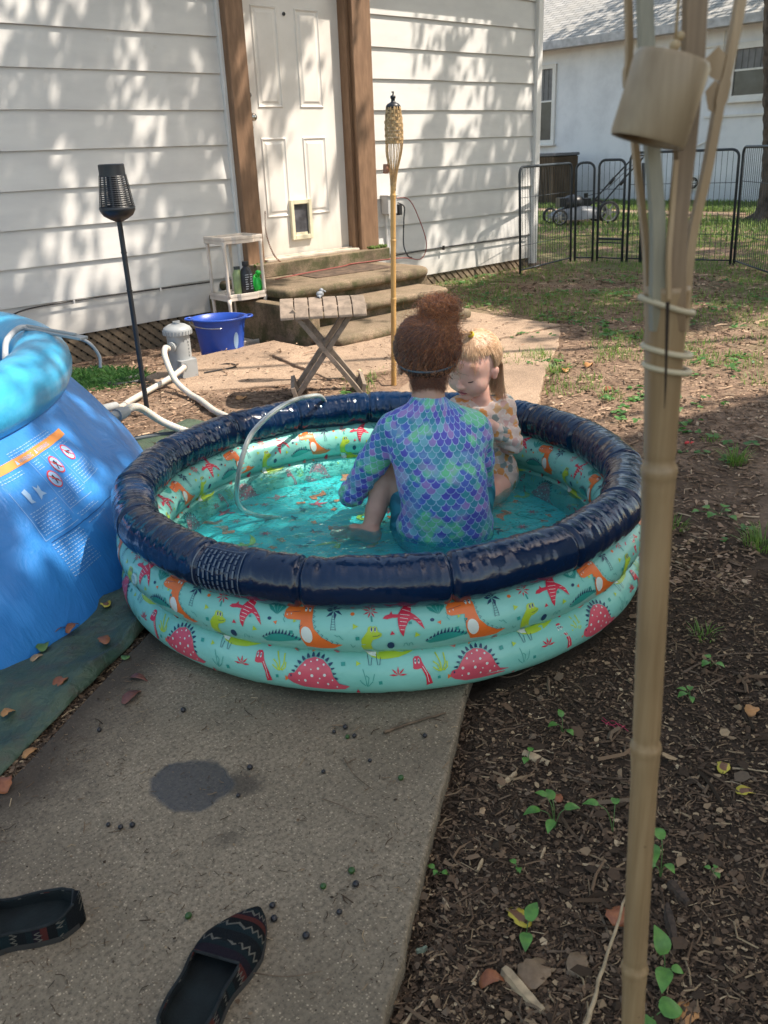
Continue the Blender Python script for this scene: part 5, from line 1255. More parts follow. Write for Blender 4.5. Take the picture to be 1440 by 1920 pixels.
# ------------------------------------------------------------------ toddler
todd = empty('person', GO, GRZ, 'smiling blonde toddler in a floral long sleeved swimsuit facing the older girl', 'person')
SKT = M_skin('skin_toddler', (0.70, 0.36, 0.28), (0.78, 0.48, 0.38))
TH = Vector((0.124, 0.396, 0.541)); HS = 1.09
Fd = Vector((-0.60, -0.70, -0.34)).normalized(); Rt = Fd.cross(Vector((0.10, 0.02, 1))).normalized(); Up = Rt.cross(Fd).normalized()
HM3 = Matrix((Rt, Fd, Up)).transposed()
def hp_(x, y, z): return TH + HM3 @ Vector((x*HS, y*HS, z*HS))
def he(x, y, z, s): return ('e', hp_(x, y, z), tuple(q*HS for q in s), HM3)
thead = [he(0, -0.012, 0.022, (0.072, 0.080, 0.070)), he(0, 0.022, -0.020, (0.060, 0.054, 0.062)), he(0.034, 0.040, -0.030, (0.030, 0.030, 0.030)), he(-0.034, 0.040, -0.030, (0.030, 0.030, 0.030)),
         he(0, 0.050, -0.068, (0.021, 0.020, 0.017)), he(0.020, 0.034, -0.055, (0.024, 0.024, 0.020)), he(-0.020, 0.034, -0.055, (0.024, 0.024, 0.020)), he(0, 0.036, 0.030, (0.050, 0.036, 0.034)), he(0, 0.074, -0.014, (0.0065, 0.010, 0.016)), he(0, 0.081, -0.022, (0.0105, 0.0095, 0.0085)),
         he(0.010, 0.075, -0.025, (0.006, 0.007, 0.006)), he(-0.010, 0.075, -0.025, (0.006, 0.007, 0.006)),
         he(0.028, 0.058, 0.004, (0.015, 0.011, 0.010)), he(-0.028, 0.058, 0.004, (0.015, 0.011, 0.010)), he(0, 0.066, -0.048, (0.020, 0.008, 0.008)),
         he(0.071, -0.005, -0.012, (0.008, 0.013, 0.020)), he(-0.071, -0.005, -0.012, (0.008, 0.013, 0.020)), he(0.076, -0.010, -0.004, (0.006, 0.012, 0.013)), he(-0.076, -0.010, -0.004, (0.006, 0.012, 0.013))]
NK = Vector((0.155, 0.425, 0.430)); tneck = [('c', hp_(0, -0.02, -0.035), 0.034, NK, 0.031)]
TS_R, TE_R, TW_R = Vector((0.232, 0.445, 0.388)), Vector((0.258, 0.400, 0.270)), Vector((0.175, 0.335, 0.360))
TS_L, TE_L, TW_L = Vector((0.085, 0.430, 0.395)), Vector((0.035, 0.37, 0.30)), Vector((0.07, 0.30, 0.33))
ttorso = [('e', (0.165, 0.45, 0.350), (0.080, 0.060, 0.062), None), ('e', (0.175, 0.455, 0.27), (0.076, 0.064, 0.075), None), ('e', (0.19, 0.465, 0.17), (0.088, 0.080, 0.075), None), ('c', TS_L, 0.036, TS_R, 0.038)]
tarm = chain([TS_R, TS_R.lerp(TE_R, .5), TE_R], [0.036, 0.033, 0.030]) + chain([TE_R, TE_R.lerp(TW_R, .5), TW_R], [0.030, 0.027, 0.018]) + chain([TS_L, TE_L], [0.036, 0.030]) + chain([TE_L, TW_L], [0.028, 0.018])
tleg = chain([Vector((0.225, 0.455, 0.125)), Vector((0.200, 0.385, 0.115)), Vector((0.165, 0.315, 0.115))], [0.058, 0.050, 0.040]) + chain([Vector((0.165, 0.315, 0.110)), Vector((0.21, 0.40, 0.100)), Vector((0.24, 0.49, 0.095))], [0.038, 0.034, 0.024]) + \
       chain([Vector((0.135, 0.455, 0.12)), Vector((0.08, 0.34, 0.10)), Vector((0.12, 0.46, 0.06))], [0.056, 0.042, 0.028]) + foot(Vector((0.235, 0.50, 0.095)), (0.5, 0.85, 0), 0.7) + foot(Vector((0.12, 0.47, 0.10)), (0.2, 0.98, 0), 0.7)
thand = hand(TW_R, (-0.75, -0.35, 0.45), (0.25, -0.6, 0.75), 0.74, 0.75) + hand(TW_L, (0.6, -0.5, 0.4), (0, -0.6, 0.8), 0.72, 0.6)
link_mesh('body', union_mesh('body', thead+tneck+ttorso+tarm+tleg+thand, 0.0030, 3), SKT, todd)
# facial features
LASH = simple('lash', (0.10, 0.045, 0.03), 0.6); BROW = simple('brow', (0.36, 0.20, 0.11), 0.8)
for s in (-1, 1):
    # lowered eyelid line with lashes, faint brow
    arcp = [hp_(s*(0.028+0.0145*math.cos(t)), 0.0695-0.004*abs(math.cos(t))-0.0045*(1 if math.cos(t)*1 > 0.7 else 0)*0, 0.000-0.0055*math.sin(t)) for t in np.linspace(0.15, PI-0.15, 9)]
    mb = MB(); mb.tube(arcp, [0.0008, 0.0014, 0.0020, 0.0023, 0.0023, 0.0023, 0.0020, 0.0014, 0.0008], 6, 0); mb.build('eyelid', LASH, todd, smooth=True)
    mb = MB(); mb.tube([hp_(s*(0.016+0.026*t), 0.069-0.010*t*t, 0.019+0.004*math.sin(PI*t)) for t in np.linspace(0, 1, 7)], [0.0006, 0.0013, 0.0015, 0.0014, 0.0012, 0.0009, 0.0004], 6, 0); mb.build('eyebrow', BROW, todd, smooth=True)
mb = MB()
mb.tube([hp_(0.021*math.cos(t), 0.0745-0.008*abs(math.cos(t)), -0.043+0.003*math.sin(t)+0.005*abs(math.cos(t))) for t in np.linspace(0, PI, 9)], [0.001, 0.0022, 0.0028, 0.0028, 0.0024, 0.0028, 0.0028, 0.0022, 0.001], 8, 0)
mb.tube([hp_(0.020*math.cos(t), 0.0735-0.008*abs(math.cos(t)), -0.0435-0.011*math.sin(t)+0.005*abs(math.cos(t))) for t in np.linspace(0, PI, 9)], [0.001, 0.0022, 0.003, 0.0034, 0.0036, 0.0034, 0.003, 0.0022, 0.001], 8, 0)
mb.ball(hp_(0, 0.0715, -0.0470), 0.018, 14, 1, (1.0, 0.25, 0.24), HM3)
mb.build('mouth', [simple('pink_lips', (0.62, 0.20, 0.18), 0.35, 0.05), simple('mouth_dark', (0.28, 0.05, 0.06), 0.5)], todd, smooth=True)
# romper
MF = NT('floral_fabric'); cf0 = MF.coord(); nz_ = MF.noise(cf0, 42, 3, 0.6, 0.0, True); vm_ = MF.t.nodes.new('ShaderNodeVectorMath'); vm_.operation = 'MULTIPLY_ADD'; MF.l(nz_, vm_.inputs[0]); vm_.inputs[1].default_value = (0.022, 0.022, 0.022); MF.l(cf0, vm_.inputs[2]); cf = vm_.outputs[0]; v1 = MF.voro(cf, 36, 'F1', 'Distance'); vc = MF.t.nodes.new('ShaderNodeSeparateColor'); MF.l(MF.voro(cf, 36, 'F1', 'Color'), vc.inputs[0])
wob = MF.noise(cf, 70, 3, 0.6); dd_ = MF.math('ADD', v1, MF.math('MULTIPLY_ADD', wob, 0.5, -0.25))
pick = MF.ramp(vc.outputs[0], [(0.0, (0.70, 0.27, 0.05)), (0.30, (0.46, 0.42, 0.38)), (0.50, (0.17, 0.23, 0.22)), (0.68, (0.58, 0.34, 0.30)), (0.84, (0.62, 0.36, 0.16))], 'CONSTANT')
bs_ = MF.mix(MF.noise(cf, 18, 4), (0.62, 0.42, 0.36), (0.70, 0.56, 0.48))
bs_ = MF.mix(MF.ramp(dd_, [(0.44, 0.9), (0.60, 0.0)]), bs_, pick); bs_ = MF.mix(MF.ramp(dd_, [(0.52, 0.0), (0.58, 0.7), (0.66, 0.0)]), bs_, (0.72, 0.68, 0.62))
low_ = MF.t.nodes.new('ShaderNodeSeparateXYZ'); MF.l(cf, low_.inputs[0])
MF.setp('Base Color', bs_); MF.setp('Roughness', 0.75); MF.setp('Normal', MF.bump(MF.noise(cf, 45, 4), 0.25, 0.006))
def twr(co): return 0.0026*math.sin(co.z*190+co.x*60+3*fbm(co.x*12, co.y*12, co.z*12))*(1 if 0.20 < co.z < 0.34 else 0.35)
rp = inflate(ttorso, 0.004) + [('c', TS_R, 0.039, TE_R, 0.037), ('c', TE_R, 0.036, TE_R.lerp(TW_R, 0.72), 0.027), ('c', TS_L, 0.039, TE_L, 0.035), ('c', TE_L, 0.035, TE_L.lerp(TW_L, 0.75), 0.027), ('c', (0.225, 0.455, 0.128), 0.068, (0.212, 0.425, 0.125), 0.062), ('c', (0.135, 0.455, 0.12), 0.066, (0.115, 0.42, 0.11), 0.06)]
link_mesh('swimsuit', union_mesh('swimsuit', rp, 0.0042, 6, wr=twr), MF.m, todd)
# hair
MAT_BLO = M_hair('blonde_hair', (0.50, 0.29, 0.15), (0.80, 0.56, 0.35), 0.38); MAT_BCAP = simple('blonde_base', (0.50, 0.31, 0.16), 0.6, 0.3, 30)
SCc = hp_(0, -0.018, 0.026)
cap2 = union_mesh('hair', [('e', SCc, (0.0775*HS, 0.083*HS, 0.074*HS), HM3), ('c', hp_(0.0, -0.075, 0.0), 0.03, hp_(0.02, -0.078, -0.06), 0.022)], 0.004, 2)
bmh = bmesh.new(); bmh.from_mesh(cap2); inv = HM3.transposed()
def kill(v): q = (inv @ (v.co-TH))/HS; return (q.y > 0.000 and q.z < 0.058+0.004*math.sin(q.x*400)) or (q.y > 0.025 and q.z < 0.066) or (q.z < -0.004 and q.y > -0.025) or (q.y > 0.046 and q.z < 0.065)
bmesh.ops.delete(bmh, geom=[v for v in bmh.verts if kill(v)], context='VERTS'); bmh.to_mesh(cap2); bmh.free()
h2 = link_mesh('hair', cap2, MAT_BCAP, todd); SB = Strands(); rt_ = np.random.default_rng(31)
TIE = hp_(-0.012, -0.002, 0.112)
for n_ in range(2200):
    a = rt_.uniform(0, TAU); la = rt_.uniform(-0.30, 0.75)
    if math.sin(a) > 0.15: la = rt_.uniform(0.36, 0.85)
    pts = []
    for i in range(6):
        t = i/5; l2 = la+(1.35-la)*t; k = 1.015+rt_.normal(0, 0.008)+0.03*math.sin(PI*t)
        p = SCc+HM3 @ Vector((math.cos(a)*math.cos(l2)*0.0795*HS*k, math.sin(a)*math.cos(l2)*0.085*HS*k, math.sin(l2)*0.076*HS*k)); pts.append(tuple(p.lerp(TIE, max(0, t-0.5)*2.0)))
    curly(pts, 0.0012, 1.0, rt_.uniform(0, TAU), 0.00045, SB)
for n_ in range(160):   # sprout beyond the tie, falling to the left
    d = (HM3 @ Vector((rt_.normal(0, 0.25), 0.5, 0.55))+Vector((-0.5, -0.1, 0.12))).normalized(); L = rt_.uniform(0.03, 0.07)
    pts = [tuple(TIE), tuple(TIE+d*L*0.5), tuple(TIE+d*L+Vector((0, 0, -0.022*rt_.random())))]
    curly(pts, 0.001, 1.0, 0, 0.00055, SB)
for n_ in range(130):   # bangs
    x0 = rt_.uniform(-0.055, 0.058); p0 = hp_(x0*0.9, 0.047-abs(x0)*0.25, 0.074-abs(x0)*0.2); p1 = hp_(x0*1.1, 0.074-abs(x0)*0.42, 0.048-abs(x0)*0.1); p2 = hp_(x0*1.18+rt_.normal(0, 0.004), 0.080-abs(x0)*0.50, 0.030-rt_.random()*0.018)
    curly([tuple(p0), tuple(p1), tuple(p2)], 0.0016, 1.0, rt_.uniform(0, TAU), 0.00035, SB)
for n_ in range(1300):   # long hair hanging behind the ear
    x0 = rt_.uniform(-0.060, 0.066); p0 = hp_(x0, -0.072+abs(x0)*0.5, 0.035+rt_.uniform(-0.03, 0.02)); p1 = hp_(x0*1.05, -0.092+abs(x0)*0.45, -0.02); q = Vector((p1.x+0.004, p1.y, p1.z-0.045-0.025*rt_.random())); q2 = Vector((q.x+0.002+rt_.normal(0, 0.009), q.y-0.004, q.z-0.045-0.03*rt_.random()))
    curly([tuple(p0), tuple(p1), tuple(q), tuple(q2)], 0.002, 1.5, rt_.uniform(0, TAU), 0.00045, SB)
SB.build('strands', MAT_BLO, h2)
mb = MB(); mb.lathe([(0.0085, -0.006), (0.0105, -0.003), (0.0105, 0.004), (0.0085, 0.006)], TIE+HM3 @ Vector((0, 0.003, 0.002)), 14, axis=HM3 @ Vector((0, 0.3, 0.9))); mb.build('hair_tie', simple('yellow_tie', (0.75, 0.55, 0.03), 0.5, 0.1), todd, smooth=True)
# ================================================================== OBJECTS
CR = Vector((0.737, -0.676, 0)); CF = Vector((0.676, 0.737, 0))      # picture right / away
# ---------------- bamboo torch by the steps
def M_bamboo(name, c1, c2, sc=(30, 30, 2)):
    M = NT(name); c = M.coord(); n1 = M.noise(M.scale(c, sc), 4, 6, 0.6); n2 = M.noise(c, 7, 4)
    b = M.ramp(n1, [(0.3, c1), (0.7, c2)]); b = M.mix(M.ramp(n2, [(0.45, 0.0), (0.75, 0.45)]), b, tuple(v*0.62 for v in c1))
    sp = M.ramp(M.voro(c, 38, 'F1', 'Distance'), [(0.03, 1.0), (0.07, 0.0)]); b = M.mix(M.math('MULTIPLY', sp, 0.7), b, (0.12, 0.07, 0.03))
    M.setp('Base Color', b); M.setp('Roughness', 0.42); M.setp('Normal', M.bump(n1, 0.12, 0.003)); return M.m
MAT_BAM = M_bamboo('golden_bamboo', (0.46, 0.26, 0.085), (0.62, 0.38, 0.14)); MAT_WEAVE = simple('woven_bamboo', (0.55, 0.37, 0.18), 0.6, 0.3, 60, 0.2, 80)
def bamboo_pole(mb, pts, r, nodes, n=18):
    P = smooth_path(pts, 14); L = [0]
    for i in range(1, len(P)): L.append(L[-1]+(P[i]-P[i-1]).length)
    # resample finely so that the node swellings show
    m = int(L[-1]/0.004)+2; Q = []; Rr = []
    for k in range(m):
        s = L[-1]*k/(m-1); j = max(i for i in range(len(L)) if L[i] <= s+1e-9); j = min(j, len(P)-2); t = (s-L[j])/max(1e-9, L[j+1]-L[j]); q = P[j].lerp(P[j+1], t); Q.append(q)
        f_ = 1.0
        for z in nodes: d = q.z-z; f_ += 0.16*math.exp(-(d/0.0045)**2)+0.07*math.exp(-((d+0.012)/0.010)**2)-0.10*math.exp(-((d-0.0085)/0.0025)**2)
        Rr.append((r(s/L[-1]) if callable(r) else r)*f_)
    mb.tube(Q, Rr, n)
tb = Vector((3.359, 3.531, 0)); t1 = empty('tiki_torch', tb, label='golden bamboo torch with woven basket head standing by the steps', cat='torch')
lean = Vector((0.034, -0.031, 0))
mb = MB(); bamboo_pole(mb, [(0, 0, -0.05), lean*0.35+Vector((0, 0, 0.5)), lean*0.7+Vector((0, 0, 1.04))], lambda t: 0.0150-0.001*t, [0.14, 0.45, 0.76, 0.99]); mb.build('pole', MAT_BAM, t1, smooth=True)
tc = lean; mb = MB()
for k in range(14):
    a = TAU*k/14; d = Vector((math.cos(a), math.sin(a), 0)); w = 0.006
    p = smooth_path([lean*0.7+d*0.011+Vector((0, 0, 1.01)), lean*0.8+d*0.020+Vector((0, 0, 1.10)), lean*0.9+d*0.040+Vector((0, 0, 1.19)), lean+d*0.044+Vector((0, 0, 1.25)), lean+d*0.045+Vector((0, 0, 1.33)), lean+d*0.036+Vector((0, 0, 1.415))], 4)
    mb.tube(p, 0.0032, 5, flat=0.6)
mb.tube([lean*0.72+Vector((0, 0, 1.04+0.001*k))+Vector((math.cos(k)*0.0165, math.sin(k)*0.0165, 0)) for k in range(13)], 0.0022, 5)
mb.build('splints', MAT_WEAVE, t1, smooth=True)
mb = MB()
for j in range(11):   # weave bands, alternately over and under the splints
    z = 1.248+0.0158*j; pts = []
    Rb = 0.045 if j < 7 else 0.045-0.0024*(j-6)
    for k in range(56):
        a = TAU*k/56; s = 1 if (int(k/4)+j) % 2 else -1; rr_ = Rb+0.004*s*abs(math.sin(PI*(k % 4)/4+0.4)); pts.append(lean+Vector((rr_*math.cos(a), rr_*math.sin(a), z)))
    vs = []; fs = []
    for q in pts: vs += [q-Vector((0, 0, 0.0066)), q+Vector((0, 0, 0.0066))]
    n = len(pts); fs = [(2*i, 2*((i+1) % n), 2*((i+1) % n)+1, 2*i+1) for i in range(n)]; mb.add(vs, fs)
bk = mb.build('basket', MAT_WEAVE, t1); so_ = bk.modifiers.new('s', 'SOLIDIFY'); so_.thickness = 0.002
mb = MB(); mb.lathe([(0.030, 1.405), (0.038, 1.408), (0.038, 1.418), (0.030, 1.428), (0.014, 1.436), (0.010, 1.440), (0.010, 1.452), (0.014, 1.454), (0.013, 1.466), (0.006, 1.468), (0.0, 1.468)], lean, 24)
mb.tube([lean+Vector((0, 0, 1.466)), lean+Vector((0.004, 0, 1.485)), lean+Vector((-0.006, 0, 1.482))], 0.004, 6); mb.tube([lean+Vector((-0.03, 0, 1.41)), lean+Vector((-0.046, -0.01, 1.388)), lean+Vector((-0.064, -0.01, 1.375))], 0.0012, 4)
mb.build('oil_lamp', MAT_BLACK, t1, smooth=True)
mb = MB(); mb.lathe([(0, -0.02), (0.016, -0.02), (0.016, 0.022), (0, 0.022)], lean*0.7+Vector((-0.034, 0.014, 1.12)), 12, axis=(0.2, 0.1, 1)); mb.tube([lean*0.7+Vector((-0.03, 0.012, 1.14)), lean*0.7+Vector((-0.012, 0.0, 1.17))], 0.0015, 5); mb.build('snuffer_cup', simple('red_brown_wood', (0.30, 0.14, 0.08), 0.6), t1)

# ---------------- black solar torch
t2 = empty('garden_torch', (2.054, 4.015, 0), label='black plastic solar torch with slotted head on a thin pole', cat='torch')
mb = MB(); mb.tube([(0, 0, -0.05), (0, 0, 0.955)], 0.0125, 12)
for z in (0.24, 0.62, 0.8): mb.tube([(0, 0, z), (0, 0, z+0.006)], 0.0145, 12)
mb.build('pole', MAT_BLACK, t2, auto=40)
mb = MB(); mb.lathe([(0.0, 0.945), (0.018, 0.945), (0.040, 0.955), (0.068, 0.972), (0.082, 0.995), (0.084, 1.010), (0.080, 1.012), (0.076, 0.99), (0.05, 0.965), (0, 0.96)], n=32)
mb.build('bowl', MAT_BLACK, t2, smooth=True)
mb = MB()
def hr(z): return 0.080-(z-1.010)/(1.150-1.010)*0.019
for j in range(15):
    z = 1.014+0.0094*j; r = hr(z); mb.tube([(r*math.cos(TAU*k/40), r*math.sin(TAU*k/40), z) for k in range(40)], 0.0024, 5, closed=True)
for k in range(14):
    a = TAU*k/14; mb.bar((hr(1.01)*math.cos(a), hr(1.01)*math.sin(a), 1.008), (hr(1.15)*math.cos(a), hr(1.15)*math.sin(a), 1.152), 0.0075, 0.003, up=(math.cos(a), math.sin(a), 0))
mb.build('slotted_cage', MAT_BLACK, t2)
mb = MB(); mb.lathe([(0.061, 1.148), (0.060, 1.165), (0.060, 1.196), (0.054, 1.200), (0, 1.200)], n=32); mb.lathe([(0.03, 1.01), (0.034, 1.06), (0.030, 1.15)], n=16); mb.build('top_cap', MAT_BLACK, t2, auto=40)

# ---------------- plastic shelf, bottles, bucket
MAT_PLW = simple('aged_white_plastic', (0.66, 0.58, 0.50), 0.5, 0.12, 10)
SZ = -0.105; sh = empty('shelf_rack', (3.68, 5.50, SZ), math.radians(-2), 'cream plastic three tier corner shelf beside the steps', 'shelf')
def tier(z, w=0.168, d=0.13, nm='shelf'):
    mb = MB(); outl = [(-w, d), (w, d), (w+0.002, -d+0.01), (w-0.01, -d)]
    for k in range(11): t = k/10; x = (w-0.05)*(1-2*t); outl.append((x, -d-0.022*(1 if 0.12 < t < 0.88 else 0.0)*math.sin(PI*t)**0.5 if 0 < t < 1 else -d))
    outl += [(-w+0.01, -d), (-w-0.002, -d+0.01)]; outl = outl[::-1]
    mb.prism(outl, z-0.012, z); n = len(outl)
    inner = [(x*0.955, y*0.93) for x, y in outl]
    for i in range(n):
        a, b = outl[i], outl[(i+1) % n]; c, d_ = inner[(i+1) % n], inner[i]
        mb.add([(a[0], a[1], z-0.032), (b[0], b[1], z-0.032), (b[0], b[1], z+0.016), (a[0], a[1], z+0.016), (d_[0], d_[1], z-0.03), (c[0], c[1], z-0.03), (c[0], c[1], z+0.016), (d_[0], d_[1], z+0.016)], [(1, 0, 3, 2), (4, 5, 6, 7), (3, 7, 6, 2), (0, 1, 5, 4)])
    mb.build(nm, MAT_PLW, sh, bevel=0.003)
for z in (0.045, 0.385, 0.780): tier(z)
for (x, y) in ((-0.154, -0.115), (0.154, -0.115), (-0.150, 0.115), (0.04, 0.12)):
    for (z0, z1) in ((0.058, 0.356), (0.398, 0.752)):
        mb = MB(); mb.tube([(x, y, z0-0.02), (x, y, z0+0.03), (x*0.985, y, (z0+z1)/2), (x, y, z1-0.03), (x, y, z1+0.01)], [0.017, 0.013, 0.012, 0.013, 0.018], 10); mb.build('post', MAT_PLW, sh, smooth=True)
for (x, y) in ((-0.154, -0.115), (0.154, -0.115), (-0.150, 0.115), (0.150, 0.115)):
    mb = MB(); mb.tube([(x, y, 0.0), (x, y, 0.035)], 0.016, 10); mb.build('foot', MAT_PLW, sh)
def bottle(name, loc, label, cat, prof, mat, capm=None, sc=(1, 1), cap=None, lab=None):
    b = empty(name, loc, label=label, cat=cat); mb = MB(); mb.lathe(prof, n=20); mb.v = [(v[0]*sc[0], v[1]*sc[1], v[2]) for v in mb.v]; mb.build('body', mat, b, auto=40)
    if cap: mb = MB(); mb.lathe(cap, n=16); mb.build('cap', capm or mat, b, auto=40)
    if lab: lab(b)
    return b
def lab_black(b):
    mb = MB(); rr_ = random.Random(3)
    for j in range(7):
        z = 0.035+j*0.0165
        for k in range(2): x0 = -0.036+0.040*k; x1 = x0+rr_.uniform(0.016, 0.032); mb.add([(x0, -0.0405+abs(x0)*0.12, z), (x1, -0.0405+abs(x1)*0.12, z), (x1, -0.0405+abs(x1)*0.12, z+0.006), (x0, -0.0405+abs(x0)*0.12, z+0.006)], [(0, 1, 2, 3)])
    mb.build('label', simple('grey_label_print', (0.30, 0.33, 0.38), 0.4), b)
bottle('bottle', (3.715, 5.43, SZ+0.386), 'black plastic bottle with printed label on the middle shelf', 'bottle', [(0, 0), (0.046, 0), (0.050, 0.006), (0.048, 0.14), (0.038, 0.172), (0.020, 0.190), (0.018, 0.205), (0, 0.205)], MAT_BLACK, sc=(1.0, 0.8), cap=[(0.0235, 0.198), (0.025, 0.205), (0.023, 0.228), (0, 0.229)], lab=lab_black)
bottle('bottle', (3.665, 5.47, SZ+0.386), 'clear bottle with green label behind the black bottle', 'bottle', [(0, 0), (0.034, 0), (0.036, 0.01), (0.036, 0.14), (0.022, 0.175), (0.016, 0.19), (0, 0.19)], simple('pale_green_bottle', (0.32, 0.42, 0.20), 0.3, 0.3, 12), simple('darkcap', (0.07, 0.09, 0.09), 0.4), cap=[(0.022, 0.168), (0.024, 0.195), (0, 0.196)])
MAT_GREEN = simple('bright_green_plastic', (0.02, 0.50, 0.06), 0.3, 0.15, 20)
gb2 = empty('watering_can', (3.80, 5.43, SZ+0.392), math.radians(35), 'small bright green plastic watering can on the middle shelf', 'watering can')
mb = MB(); mb.lathe([(0, 0), (0.036, 0.002), (0.042, 0.03), (0.040, 0.07), (0.030, 0.095), (0.026, 0.10), (0.022, 0.09), (0, 0.06)], n=20); mb.build('body', MAT_GREEN, gb2, smooth=True)
mb = MB(); mb.tube(smooth_path([(0.036, 0, 0.03), (0.062, 0, 0.075), (0.064, 0, 0.12), (0.045, 0, 0.148)]), [0.010]*24+[0.016], 10) if False else mb.tube(smooth_path([(0.036, 0, 0.03), (0.060, 0, 0.07), (0.060, 0, 0.11)]), 0.009, 10); mb.ball((0.055, 0, 0.125), 0.024, 14, 0, (1, 1, 0.8)); mb.build('spout', MAT_GREEN, gb2, smooth=True)
mb = MB(); mb.tube(smooth_path([(-0.038, 0, 0.02), (-0.062, 0, 0.06), (-0.045, 0, 0.11), (0.0, 0, 0.118), (0.02, 0, 0.10)]), 0.006, 8); mb.build('handle', MAT_GREEN, gb2, smooth=True)
bu = empty('bucket', (3.24, 5.11, -0.075), math.radians(-38), 'blue plastic bucket with lip handles standing before the shelf', 'bucket')
MAT_BKT = simple('royal_blue_plastic', (0.018, 0.075, 0.42), 0.38, 0.15, 6, 0.1, 30)
mb = MB(); sx_, sy_ = 1.0, 0.86
for prof in ([(0.0, 0.004), (0.150, 0.004), (0.160, 0.02), (0.164, 0.06), (0.186, 0.21), (0.198, 0.245), (0.206, 0.262), (0.216, 0.262), (0.216, 0.252), (0.208, 0.250), (0.203, 0.262), (0.192, 0.262), (0.180, 0.21), (0.156, 0.05), (0.150, 0.014), (0.0, 0.014)],): mb.lathe(prof, n=48)
mb.v = [(v[0]*sx_, v[1]*sy_, v[2]) for v in mb.v]; mb.build('body', MAT_BKT, bu, smooth=True)
for s in (-1, 1):
    mb = MB(); P = [(0.200, -0.06, 0.255), (0.240, -0.04, 0.258), (0.250, 0, 0.258), (0.240, 0.04, 0.258), (0.200, 0.06, 0.255)]; mb.tube(smooth_path([(s*p[0], p[1], p[2]) for p in P], 5), 0.009, 8, flat=0.7); mb.build('handle', MAT_BKT, bu, smooth=True)
mb = MB(); P = [(0.218*math.cos(t), 0.188*math.sin(t)-0.012, 0.246-0.03*abs(math.sin(t))) for t in np.linspace(PI, PI*1.55, 20)]; mb.tube(P, 0.003, 6); mb.build('wire_handle', MAT_METAL, bu, smooth=True)
mb = MB()
a0 = -0.80
vs = []
for k in range(20):
    t = TAU*k/20; aa = a0+0.13*math.cos(t); z = 0.125+0.052*math.sin(t); r = 0.1625+(z-0.06)/0.15*0.022+0.0025; vs.append((r*math.cos(aa), 0.86*r*math.sin(aa), z))
mb.add(vs, [tuple(range(20))]); mb.build('sticker', MAT_WH, bu)

bu.scale = (0.90, 0.90, 1.10)
# ---------------- filter pump and hoses
MAT_PUMP = simple('light_grey_plastic', (0.33, 0.345, 0.35), 0.5, 0.1, 8)
pu = empty('filter_pump', (2.62, 4.60, -0.012), label='grey cylindrical pool filter pump standing on the patio slab', cat='pump')
mb = MB(); mb.lathe([(0, 0), (0.105, 0.0), (0.105, 0.012), (0.082, 0.05), (0.076, 0.09), (0.077, 0.268), (0.084, 0.272)], n=32); mb.box((0.0, -0.06, 0.06), (0.12, 0.09, 0.12)); mb.box((0.05, 0.03, 0.055), (0.12, 0.08, 0.11)); mb.build('body', MAT_PUMP, pu, auto=40)
mb = MB(); mb.lathe([(0.080, 0.262), (0.094, 0.264), (0.096, 0.272), (0.096, 0.292), (0.088, 0.305), (0.055, 0.322), (0.024, 0.326), (0.024, 0.336), (0, 0.337)], n=36)
for k in range(26): a = TAU*k/26; mb.box((0.096*math.cos(a), 0.096*math.sin(a), 0.278), (0.006, 0.008, 0.024), (0, 0, a))
mb.box((0, 0, 0.336), (0.052, 0.012, 0.012)); mb.build('lid', MAT_PUMP, pu, auto=40)
for (z, a) in ((0.205, -2.6), (0.085, -2.0)):
    mb = MB(); d = Vector((math.cos(a), math.sin(a), 0)); mb.tube([d*0.06+Vector((0, 0, z)), d*0.115+Vector((0, 0, z))], 0.022, 14); mb.tube([d*0.098+Vector((0, 0, z)), d*0.112+Vector((0, 0, z))], 0.029, 14); mb.build('port', MAT_PUMP, pu, auto=40)
mb = MB()
for k, z in enumerate((0.225, 0.205, 0.185, 0.165)): mb.box((0.0, 0.0, 0), (0.001, 0.001, 0.001)) if False else None
a = math.radians(-68); d = Vector((math.cos(a), math.sin(a), 0)); t_ = Vector((-d.y, d.x, 0))
for k, z in enumerate((0.222, 0.204, 0.182, 0.160, 0.142)):
    w = (0.014, 0.010, 0.012, 0.009, 0.012)[k]; c = d*0.0785+Vector((0, 0, z)); mb.add([c-t_*w*0.5-Vector((0, 0, 0.005)), c+t_*w*0.5-Vector((0, 0, 0.005)), c+t_*w*0.5+Vector((0, 0, 0.005)), c-t_*w*0.5+Vector((0, 0, 0.005))], [(0, 1, 2, 3)])
mb.build('print', simple('grey_mark', (0.16, 0.17, 0.18), 0.5), pu)
pu.scale = (0.88, 0.88, 1.0)
HSM = NT('milky_hose'); HSM.setp('Base Color', (0.50, 0.485, 0.43, 1)); HSM.setp('Roughness', 0.4); HSM.setp('Subsurface Weight', 0.3); HSM.b.inputs['Subsurface Scale'].default_value = 0.02
def corr(name, pts, label, r=0.0165):
    P = smooth_path(pts, 26); mb = MB(); L = 0; R_ = [r]
    for i in range(1, len(P)): L += (P[i]-P[i-1]).length; R_.append(r*(1+0.05*math.sin(L*TAU/0.0085*0.5)))
    mb.tube(P, R_, 14); o = mb.build(name, HSM.m, smooth=True); return tag(o, label, 'hose', 'milky corrugated pool hoses')
corr('pool_hose', [(2.515, 4.545, 0.19), (2.47, 4.50, 0.205), (2.42, 4.42, 0.17), (2.385, 4.28, 0.07), (2.37, 4.12, 0.022), (2.335, 3.95, 0.02), (2.27, 3.72, 0.02), (2.24, 3.55, 0.021), (2.19, 3.42, 0.021), (2.12, 3.32, 0.021)], 'milky hose arching from the pump down toward the kiddie pool')
